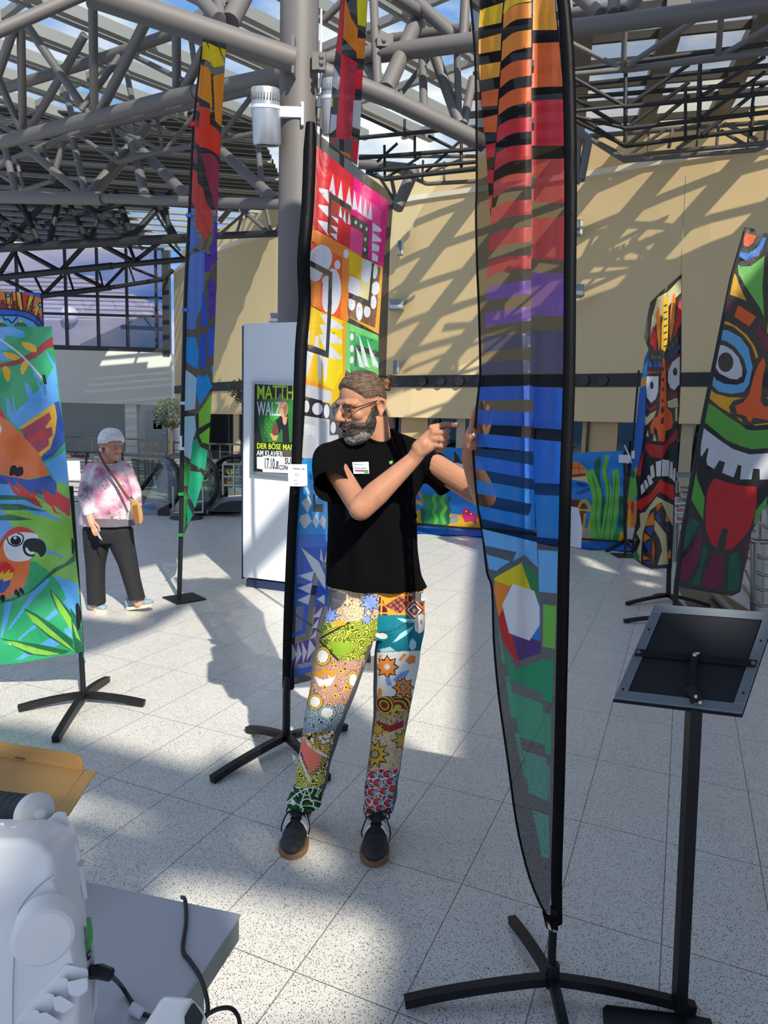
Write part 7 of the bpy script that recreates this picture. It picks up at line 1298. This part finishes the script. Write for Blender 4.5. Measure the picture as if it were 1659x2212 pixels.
# end-cover panel line and handwheel
tube('panel_seam', [at(x, y, .777) for x, y in so(s0(345,918, 250,990, 150,1100, 108,1200, 95,1400, 85,1600, 82,1872), 4)], .0008, mat('seam_grey', '#a8acb2', .6), sm_, 5)
prism('end_cover', [at(x, y, .779) for x, y in s0(335,960, 380,1080, 430,1300, 470,1500, 420,1495, 300,1640, 110,1840, 108,1250, 150,1140, 240,1020)], (0, .012, 0), mat('machine_panel', '#ecedee', .4), sm_, .002)
wc = at(98, 2000, .755); wax_ = Vector((.34, -.9, .10)).normalized(); bm = bmesh.new(); b_rev(bm, [(.030, -.012), (.0345, -.008), (.0355, .018), (.034, .024), (.030, .027), (.010, .028)], wc, 48, wax_)
hwh = from_bm('handwheel', bm, SM, sm_); auto(hwh, 30)
tube('thread_guide', [at(x, y, .90) for x, y in s0(468,712, 488,780, 515,880, 545,1065)], [.0045, .0065, .004, .0035], SM, sm_, 10)
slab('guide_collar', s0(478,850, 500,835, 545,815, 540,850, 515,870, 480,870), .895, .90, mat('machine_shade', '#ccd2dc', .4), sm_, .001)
slab('spool_holder', s0(215,590, 300,570, 365,512, 420,515, 450,600, 440,640, 300,600), .90, .95, SM, sm_, .003)
slab('bobbin_winder', s0(0,580, 30,585, 45,650, 20,672, -10,660), .84, .86, SM, sm_, .003); slab('winder_stop', s0(50,615, 95,605, 155,622, 150,640, 120,650, 105,672, 75,665, 60,640), .83, .85, SM, sm_, .002)
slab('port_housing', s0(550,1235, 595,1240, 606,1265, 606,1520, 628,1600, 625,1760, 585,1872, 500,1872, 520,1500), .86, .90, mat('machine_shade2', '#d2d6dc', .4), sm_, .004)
bm = bmesh.new()
for k in range(16): y = 1600+k*16; b_tube(bm, [at(*s0(535-k*1.5, y+30)[0], .857), at(*s0(610-k*1.6, y)[0], .857)], .0006, 4)
from_bm('vent_slots', bm, mat('vent_grey', '#a2a8b2', .6), sm_)
slab('power_switch', s0(540,1440, 580,1395, 580,1450, 542,1492), .850, .858, BLKP, sm_, .001); text('switch_mark', 'O', at(*s0(562, 1440)[0], .849), (1, 0, .6), (0, 0, 1), .004, mat('mark_white', '#e0e0e0', .5), sm_, .0003); text('switch_mark', 'I', at(*s0(546, 1462)[0], .849), (1, 0, .6), (0, 0, 1), .004, mat('mark_white', '#e0e0e0', .5), sm_, .0003)
for d_ in (0, 12): tube('elastic_band', [at(x+d_/2.96, y, .855) for x, y in s0(560,1195, 570,1260, 572,1330, 545,1390, 520,1430, 485,1500)], .0022, mat('elastic_green', '#5cae5c', .6), sm_, 8)
slab('accessory_rack', s0(425,1490, 560,1520, 568,1560, 490,1640, 250,1860, 100,1872, 110,1830), .775, .80, SM, sm_, .002)
for i, (x, y) in enumerate(((430, 1600), (340, 1700), (245, 1805))):
    slab('presser_foot', s0(x, y, x+50, y-8, x+135, y+ -30 if i == 0 else y+45, x+40+95, y+60, x+70, y+105, x+10, y+85), .755, .775, mat('clip_white', '#eceef0', .4), sm_, .003)
    slab('rack_tab', s0(x-50, y-15, x-20, y-25, x+10, y-15, x+5, y+20, x-40, y+10), .765, .775, SM, sm_, .002)
# thread spool
sp = thing('thread_spool', 'large reel of black thread lying on top of the sewing machine', 'spool', at(20, 1760, .93))
a = at(-30, 1742, .97); b = at(72, 1757, .92); ax = (b-a).normalized()
bm = bmesh.new(); pr = [(.012, 0)]+[(.0235+.0008*math.sin(k*1.3), .002+(b-a).length*k/30) for k in range(28)]+[(.012, (b-a).length)]; b_rev(bm, pr, a, 32, ax); auto(from_bm('thread', bm, mat('thread_black', '#15171c', .6, 0, .3, 500), sp), 60)
bm = bmesh.new(); b_rev(bm, [(.010, 0), (.0275, .001), (.0285, .008), (.0285, .014), (.026, .0155), (.008, .016)], b-ax*.006, 36, ax); auto(from_bm('rim', bm, mat('reel_white', '#dfe2e0', .4), sp))
bm = bmesh.new(); b_rev(bm, [(.008, 0), (.008, .008), (.004, .010)], b+ax*.009, 20, ax); from_bm('cap', bm, SM, sp)
# cables, plug, power box
PC = mat('cable_black', '#111113', .45)
def onT(x, y, z=.004): 
    p = ground(x, y, ZT+z); return p
cab = thing('power_cable', 'black power cable with plug running from the sewing machine to the white box', 'cable', at(215, 2100, .86))
tube('plug', [at(190, 2100, .86), at(215, 2098, .845), at(240, 2106, .84)], [.009, .0095, .008], BLKP, cab, 8); 
tube('cord', [Vector(v) for v in so([at(238, 2105, .84), onT(262, 2130, .02), onT(285, 2165), onT(305, 2188), onT(350, 2202, .006), onT(392, 2207, .006)], 5)], .0032, PC, cab, 8)
prism('cable_label', [onT(x, y, .012) for x, y in ((287, 2163), (312, 2178), (300, 2195), (277, 2180))], (0, 0, -.006), mat('label_white', '#dde2e8', .5), cab)
c2_ = tube('power_cable', [Vector(v) for v in so([at(393, 1938, 1.19), onT(400, 1945), onT(402, 1990), onT(395, 2050), onT(410, 2075), onT(430, 2105), onT(443, 2140), onT(449, 2180), onT(440, 2205), onT(425, 2230)], 5)], .0035, PC, None, 8); tag(c2_, 'black cable snaking over the far edge of the grey table', 'cable')
c3_ = tube('power_cable', [Vector(v) for v in so([onT(440, 2196, .006), onT(470, 2180, .012), onT(498, 2178, .014), onT(514, 2195, .010), onT(520, 2225, .004)], 5)], .0032, PC, None, 8); tag(c3_, 'black cable looping at the bottom edge beside the white box', 'cable')
pbx = thing('power_box', 'white plastic multi socket box at the bottom edge of the table', 'box', onT(380, 2190, 0))
slab('housing', [(352, 2151), (414, 2157), (436, 2180), (442, 2192), (460, 2230), (300, 2230), (318, 2205)], .76, .80, SM, pbx, .006); slab('socket', [(414, 2168), (420, 2166), (440, 2195), (430, 2225), (400, 2225), (398, 2196)], .752, .762, mat('socket_dark', '#2c2f30', .5), pbx, .003)
# carton
cb = thing('cardboard_box', 'opened brown cardboard box lid at the left edge', 'box', (-.9, 1.1, ZT)); CBM = mat('cardboard', '#c79a5c', .8, 0, .06, 80); zl = .90
def onz(x, y, z=zl): return ground(x, y, z)
slabz('body', [Vector((-1.15, .85, 0)), Vector((-.74, .85, 0)), Vector((-.74, 1.24, 0)), Vector((-1.15, 1.24, 0))], ZT, zl-.004, CBM, cb)
prism('lid', [onz(-80, 1618), onz(182, 1663), onz(122, 1753), onz(-80, 1740)], (0, 0, -.004), CBM, cb); prism('flap', [onz(-80, 1618)+Vector((0, .0, .0)), at(-80, 1588, onz(-80, 1618).y+.01), at(168, 1629, onz(182, 1663).y+.01), at(178, 1636, onz(182, 1663).y+.01), onz(183, 1662)], (0, -.004, 0), CBM, cb)
prism('flap', [onz(183, 1664), at(209, 1664, onz(183, 1664).y-.02), at(147, 1760, onz(122, 1753).y-.015), onz(122, 1753)], (0, 0, -.004), CBM, cb); prism('slot', [at(x, y, onz(100, 1640).y-.006) for x, y in ((31, 1636), (33, 1635), (72, 1641), (73, 1643))], (0, -.0015, 0), mat('slot_brown', '#6a4a28', .8), cb)

# ================================================================== BACKGROUND THINGS
# wall lights, little windows, wall joint
def sconce(lab, x, y, X=None, D=None):
    D = D or wall_y(at(x, y, 20).x); c = at(x, y, D-.35); t = thing('wall_light', lab, 'lamp', c)
    bm = bmesh.new(); s = .36; vs = [(-s, .0, .14), (s, .0, .14), (s*.85, 0, 0), (s*.9, 0, -.16), (-s*1.05, 0, -.16), (-s*.75, 0, 0)]
    a = [bm.verts.new(c+Vector((p[0]*.62, -.12 if i in (3, 4) else -.02, p[2]))) for i, p in enumerate(vs)]; b = [bm.verts.new(c+Vector((p[0]*.62+.05, .38, p[2]*.8))) for p in vs]
    for k in range(6): bm.faces.new((a[k], a[(k+1) % 6], b[(k+1) % 6], b[k]))
    bm.faces.new(a[::-1]); bm.faces.new(b); bmesh.ops.recalc_face_normals(bm, faces=bm.faces); from_bm('housing', bm, mat('lamp_grey', '#9aa0a4', .5, .3), t)
    bm = bmesh.new(); b_box(bm, c+Vector((-.02, -.10, -.09)), (.36, .04, .10)); from_bm('reflector', bm, mat('lamp_pale', '#dfe6ea', .3), t); return t
sconce('grey wedge shaped wall light right of the patchwork banner', 856, 657); sconce('grey wedge shaped wall light just right of the striped banner pole', 1243, 626); sconce('grey wedge shaped wall light above the white pillar left of the column', 597, 686)
for i, (x0_, y0_, x1_, y1_) in enumerate(((859, 522, 871, 551), (849, 779, 862, 807), (1240, 477, 1256, 509))):
    D = wall_y(at(x0_, y0_, 20).x)-.06; D = {0: 20.1, 1: 20.1, 2: 17.75}[i]; Wd = at(x1_, y0_, D).x-at(x0_, y0_, D).x; Hh = at(x0_, y0_, D).z-at(x0_, y1_, D).z; c = at((x0_+x1_)/2, (y0_+y1_)/2, D)
    w = struct(box('window_%d' % (5+i), c, (Wd, .2, Hh), mat('window_grey', '#7c8890', .15))); f = box('window_frame', c+Vector((Wd*.3, -.11, 0)), (Wd*.35, .04, Hh), mat('pale_frame', '#c8ccc8', .5), w)
p0 = at(1484, 372, 16.86); p1 = at(1466, 800, 16.9); struct(tube('trim_40', [p0, (p0.x, p0.y+.0, p1.z)], .012, mat('joint', '#a89878', .8), None, 6))

# far railing, escalators, tree ----------------------------------------------
RL = mat('rail_dark', '#4a4a48', .4, .6)
def railing(lab, P0, P1, nposts, m, h=1.05, nb=6, name='railing'):
    P0 = Vector(P0); P1 = Vector(P1); t = thing(name, lab, 'railing', (P0+P1)/2)
    for k in range(nposts): p = P0.lerp(P1, k/(nposts-1)); tube('post', [p, p+Vector((0, 0, h))], .022, m, t, 8)
    for k in range(nb): z = h*(.12+.88*k/(nb-1)); tube('rail', [P0+Vector((0, 0, z)), P1+Vector((0, 0, z))], .022 if k == nb-1 else .010, m, t, 8)
    return t
railing('dark railing in front of the grey recess behind the woman at left', (-12.5, 19.0, 0), (-6.3, 18.2, 0), 9, RL)
railing('dark railing with closely set posts between the woman and the slim banner', (-6.2, 17.2, 0), (-4.6, 16.6, 0), 9, RL)
railing('dark railing between the slim banner and the white pillar', (-4.5, 16.6, 0), (-3.5, 16.6, 0), 5, RL)
railing('low dark railing left of the woman under the small poster', (-6.6, 12.2, 0), (-4.6, 12.0, 0), 4, RL, 1.0, 6)
e4 = CR(100, 820, 3.77); GLE = glass('balustrade_glass', '#bcc8c4', .12)
def escal(lab, rail, gl_px, D, foot):
    t = thing('escalator', lab, 'escalator', ground(*foot)); D_ = D
    tube('handrail', [Vector(v) for v in so([at(x, y, d) for (x, y), d in rail], 5)], .045, mat('rubber_black', '#141416', .35), t, 12)
    prism('glass_panel', [at(x, y, d) for (x, y), d in gl_px], (0, .02, 0), GLE, t); return t
r1 = e4(600,612, 700,625, 860,632, 990,652, 1060,720, 1082,820, 1075,940, 1030,1010, 960,1062); dd = [16, 14.5, 13, 11.6, 11.4, 11.4, 11.4, 11.5, 11.6]
es = escal('glass sided escalator with black handrail directly right of the woman', list(zip(r1, dd)), list(zip(e4(690,640, 980,665, 1050,740, 1060,930, 1000,1000, 780,1030, 740,930), [14, 11.8, 11.45, 11.45, 11.5, 11.8, 13])), 11.5, (330, 1110))
slab('newel_base', e4(770,1060, 800,1010, 905,985, 1000,1010, 1000,1125, 905,1140, 860,1110, 780,1100), 11.5, 12.2, mat('esc_grey', '#8c9296', .4, .3), es, .02); slab('newel_cover', e4(905,1060, 1000,1010, 1010,1110, 905,1140), 11.42, 11.5, mat('esc_black', '#1c1c1e', .4), es, .01); slab('floor_sign', e4(775,1040, 800,1022, 880,1035, 850,1062), 11.4, 11.42, mat('sign_blue', '#3c78b8', .5), es, .002)
tube('side_truss', [at(*e4(735, 930)[0], 12.6), at(*e4(930, 690)[0], 12.4)], .05, mat('esc_black', '#1c1c1e', .4), es, 6)
r2 = e4(960,640, 1060,618, 1200,628, 1310,652, 1370,720, 1390,820, 1380,930, 1340,1000, 1290,1040)
es2 = escal('glass sided escalator with black handrail behind the slim banner', list(zip(r2, [13.5, 13, 12.2, 11.6, 11.4, 11.4, 11.4, 11.5, 11.6])), list(zip(e4(1180,640, 1300,670, 1355,740, 1370,930, 1290,1020, 1180,1030), [12.4, 11.7, 11.45, 11.45, 11.6, 12])), 11.5, (440, 1105))
slab('newel_base', e4(1200,1040, 1300,990, 1340,1010, 1290,1100, 1210,1110), 11.5, 12.0, mat('esc_black', '#1c1c1e', .4), es2, .02)
r3 = e4(1290,800, 1380,705, 1440,650, 1500,628, 1600,628)
es3 = escal('escalator end with black handrail and grey hood beside the white pillar', list(zip(r3, [12.6, 12.2, 12, 11.9, 11.9])), list(zip(e4(1300,830, 1400,720, 1500,650, 1590,650, 1590,940, 1440,950, 1340,1030), [12.6, 12.2, 12, 12, 12, 12, 12.2])), 12, (500, 1100))
slab('hood', e4(1310,1060, 1370,1000, 1440,955, 1600,948, 1600,1075, 1330,1075), 11.6, 12.4, mat('esc_grey', '#8c9296', .4, .3), es3, .03); slab('hood_opening', e4(1350,1065, 1420,1010, 1500,990, 1600,985, 1600,1068), 11.55, 11.6, mat('esc_black', '#1c1c1e', .4), es3, .01)
STG = thing('barrier', 'thin steel tube barrier at the foot of the escalators', 'barrier', ground(405, 1115))
for p in (e4(1035,1020, 1035,1085, 1275,1080, 1280,880), e4(1280,990, 1215,1000), e4(1440,690, 1440,940), e4(1440,690, 1590,690), e4(1440,790, 1590,795), e4(1440,860, 1590,865), e4(1530,690, 1530,940), e4(1035,870, 1035,1020)): tube('tube', [at(x, y, 11.2) for x, y in p], .018, STEEL, STG, 8)
bp_ = at(*e4(1140, 1120)[0], 10.6); bm = bmesh.new(); b_rev(bm, [(.27, 0), (.27, .02), (.2, .04)], ground(403, 1120), 24); from_bm('foot_plate', bm, mat('esc_dark', '#3c4042', .4, .3), STG)
# recess: parking sign, posters
ps = thing('parking_sign', 'blue square parking sign with a white P on the pale wall', 'sign', at(341, 917, YF+1.9))
PX = [at(x, y, YF+1.89) for x, y in e4(872,333, 943,333, 943,402, 872,402)]; prism('plate', PX, (0, .03, 0), mat('sign_navy', '#3a5cc0', .4), ps); text('symbol', 'P', at(*e4(893, 387)[0], YF+1.85), (1, 0, 0), (0, 0, 1), .24, mat('mark_white', '#e0e0e0', .5), ps, .005); tube('symbol_roof', [at(x, y, YF+1.85) for x, y in e4(878,352, 908,340, 938,352)], .02, mat('mark_white', '#e0e0e0', .5), ps, 4)
po = prism('poster_board', [at(x, y, 12.8) for x, y in e4(200,592, 345,598, 345,640, 200,632)], (0, .03, 0), mat('poster_black', '#1e1a1c', .5)); tag(po, 'dark notice board lettered STAHL at left behind the white card', 'poster'); text('lettering', 'STAHL BEI', at(*e4(205, 614)[0], 12.76), (1, 0, 0), (0, 0, 1), .07, mat('mark_grey', '#a8a0a0', .5), po, .004); prism('red_band', [at(x, y, 12.78) for x, y in e4(202,612, 345,618, 345,640, 202,632)], (0, .01, 0), mat('poster_red', '#7a2028', .5), po)
po = prism('poster_board', [at(x, y, 13.6) for x, y in e4(985,690, 1055,690, 1055,985, 985,985)], (0, .03, 0), mat('poster_navy', '#28283c', .5)); tag(po, 'dark blue poster seen through the glass left of the slim banner', 'poster'); prism('picture', [at(x, y, 13.57) for x, y in e4(992,740, 1048,745, 1048,800, 992,830)], (0, .01, 0), mat('poster_tan', '#6a4a4a', .5), po)
po = prism('poster_board', [at(x, y, 13.6) for x, y in e4(1385,685, 1478,685, 1478,985, 1395,985)], (0, .03, 0), mat('poster_black', '#1e1a1c', .5)); tag(po, 'dark poster with yellow and red prints right of the slim banner', 'poster'); prism('red_band', [at(x, y, 13.57) for x, y in e4(1398,800, 1478,800, 1478,878, 1398,878)], (0, .01, 0), mat('poster_red2', '#a82838', .5), po); text('lettering', '2.299', at(*e4(1402, 862)[0], 13.54), (1, 0, 0), (0, 0, 1), .09, mat('poster_yellow', '#d8b84c', .5), po, .004); text('lettering', 'CAR', at(*e4(1398, 780)[0], 13.54), (1, 0, 0), (0, 0, 1), .12, mat('poster_yellow', '#d8b84c', .5), po, .004)
# trees
def tree(lab, base, trunk_pts, crown_c, cr, n, leaf, seed=1, pot=True):
    t = thing('potted_tree', lab, 'tree', base); bm = bmesh.new(); rg_ = random.Random(seed); b_tube(bm, trunk_pts, [.05, .04, .03][:len(trunk_pts)], 8); top = Vector(trunk_pts[-1]); c = Vector(crown_c)
    for k in range(16): a = rg_.uniform(0, 2*PI); p = c+Vector((math.cos(a)*cr*.8, math.sin(a)*cr*.8, rg_.uniform(-.5, .6)*cr)); b_tube(bm, [top, top.lerp(p, .5)+Vector((0, 0, -.05)), p], [.018, .012, .005], 5)
    from_bm('trunk', bm, mat('bark', '#54463a', .8), t); V = []; F = []
    for k in range(n):
        d = Vector((rg_.gauss(0, 1), rg_.gauss(0, 1), rg_.gauss(0, 1))).normalized()*cr*rg_.uniform(.45, 1)**.6; d.z *= .85; p = c+d; u = Vector((rg_.gauss(0, 1), rg_.gauss(0, 1), rg_.gauss(0, 1))).normalized()*leaf; w = u.cross(Vector((rg_.gauss(0, 1), rg_.gauss(0, 1), rg_.gauss(0, 1)))).normalized()*leaf*.4; i = len(V)
        V += [p-u, p+w, p+u, p-w]; F.append((i, i+1, i+2, i+3))
    from_data('foliage', V, F, mat('leaf', '#465432', .6), t)
    if pot: bm = bmesh.new(); b_rev(bm, [(.28, 0), (.36, .55), (.33, .56)], base, 20); from_bm('pot', bm, mat('pot_grey', '#4c5054', .6), t)
    return t
bt = Vector((at(368, 960, 15.2).x, 15.2, 0)); tree('small round headed tree in a dark pot behind the escalators', bt, [bt+Vector((0, 0, .5)), at(370, 950, 15.2), at(372, 925, 15.2)], at(371, 893, 15.2), .40, 900, .035, 4)
bt = Vector((at(612, 960, 8.0).x, 8.0, 0)); tree('leafy shrub peeping out left of the white pillar', bt, [bt+Vector((0, 0, .5)), at(545, 900, 8.0), at(538, 860, 8.0)], at(530, 845, 8.0), .20, 260, .022, 9)
# right hand railing of stainless steel and things behind it --------------------
r8_ = CR(1440, 880, 4.917); rs = thing('steel_railing', 'stainless steel railing with thick post at the right edge', 'railing', ground(1633, 1325))
SS = mat('stainless', '#9a9690', .3, .85)
gp = ground(1632, 1325); tube('post', [at(1632, 1171, gp.y), (gp.x, gp.y, 0)], .045, SS, rs, 16); gp2 = ground(1649, 1318); tube('post', [at(1648, 1100, gp2.y+.2), at(1643, 1320, gp2.y+.2)], .03, SS, rs, 4, sq=True)
tube('handrail', [at(x, y, gp.y-.02) for x, y in so([(1619,1166),(1635,1170),(1680,1170)])], .026, SS, rs, 14)
for x, y in ((1640, 1133), (1633, 1200), (1632, 1236), (1629, 1268), (1627, 1302)): tube('rail', [at(a, b, d) for a, b, d in ((x, y-4, gp.y), (x+5, y, gp.y-.05), (x+16, y+7, gp.y-.08), (x+50, y+7, gp.y-.08))], .014, SS, rs, 10)
for a, b, c, d in ((1610, 1232, 1624, 1262), (1605, 1265, 1622, 1292), (1590, 1283, 1618, 1322), (1616, 1205, 1628, 1216), (1621, 1140, 1634, 1152), (1610, 1180, 1632, 1192)): tube('lower_rail', [at(a, b, gp.y+1.2), at(c, d, gp.y+.1)], .014, SS, rs, 8)
tube('pipe', [ground(1540, 1282, .05), ground(1590, 1330, .05)], .035, SS, rs, 14)
for i, (p, c) in enumerate((([(1463,1268),(1560,1280),(1660,1345),(1505,1345)], '#5a5146'),)): o = prism('trim_41', [ground(x, y, .006) for x, y in p], (0, 0, -.004), mat('dark_slab', c, .35)); struct(o)
gr_ = thing('shelf_rack', 'steel tube rack with red lettered boards between the two mask banners', 'rack', ground(1475, 1230))
for x in (1459, 1466, 1496): tube('upright', [at(x, 1040, 8.6), at(x-2, 1215, 8.6)], .02, SS, gr_, 8)
for y in (1022, 1052, 1062, 1090, 1112, 1130, 1148, 1165, 1186): tube('rail', [at(1456, y, 8.6), at(1500, y+2, 8.6)], .016, SS, gr_, 8)
slab('top_board', [(1457, 1022), (1498, 1024), (1497, 1032), (1457, 1031)], 8.58, 8.62, mat('board_teal', '#6a8488', .5), gr_, 0)
PM = mat('board_pale', '#bccfc8', .6); RDI = mat('letter_red', '#b4282c', .5)
for y0_, y1_, s_ in ((1072, 1090, 'IST'), (1096, 1110, 'en-'), (1112, 1129, 'kauf')):
    o = prism('board', [at(x, y, 8.5) for x, y in ((1459, y0_), (1497, y0_), (1497, y1_), (1459, y1_))], (0, .02, 0), PM, gr_); text('lettering', s_, at(1462, y1_-5, 8.47), (1, 0, 0), (0, 0, 1), .05 if s_ == 'IST' else .06, RDI, o, .003)
tube('handrail', [at(1456, 1068, 8.0), at(1470, 1068, 8.0), at(1478, 1078, 7.8), at(1490, 1078, 7.8)], .035, SS, gr_, 10)
slab('lower_shelf', [(1456, 1190), (1500, 1192), (1500, 1212), (1456, 1208)], 8.6, 9.0, mat('shelf_dark', '#1c1c20', .5), gr_, 0)
# repeats share a group
for o in list(bpy.data.objects):
    if o.parent is None and 'category' in o:
        k = o.name.split('.')[0]
        g = {'roof_truss': 'steel trusses under the hall roof', 'feather_banner': 'patchwork art banners on black poles', 'wall_banner': 'satin banners at the left edge', 'info_card': 'white cards beside the banners', 'wall_light': 'grey lights on the tan wall', 'spotlight': 'spotlights on the column', 'railing': 'dark railings by the escalators', 'escalator': 'escalators at the far left', 'power_cable': 'black cables on the table', 'poster_board': 'posters behind the escalators', 'potted_tree': 'indoor trees'}.get(k)
        if g and 'group' not in o: o['group'] = g
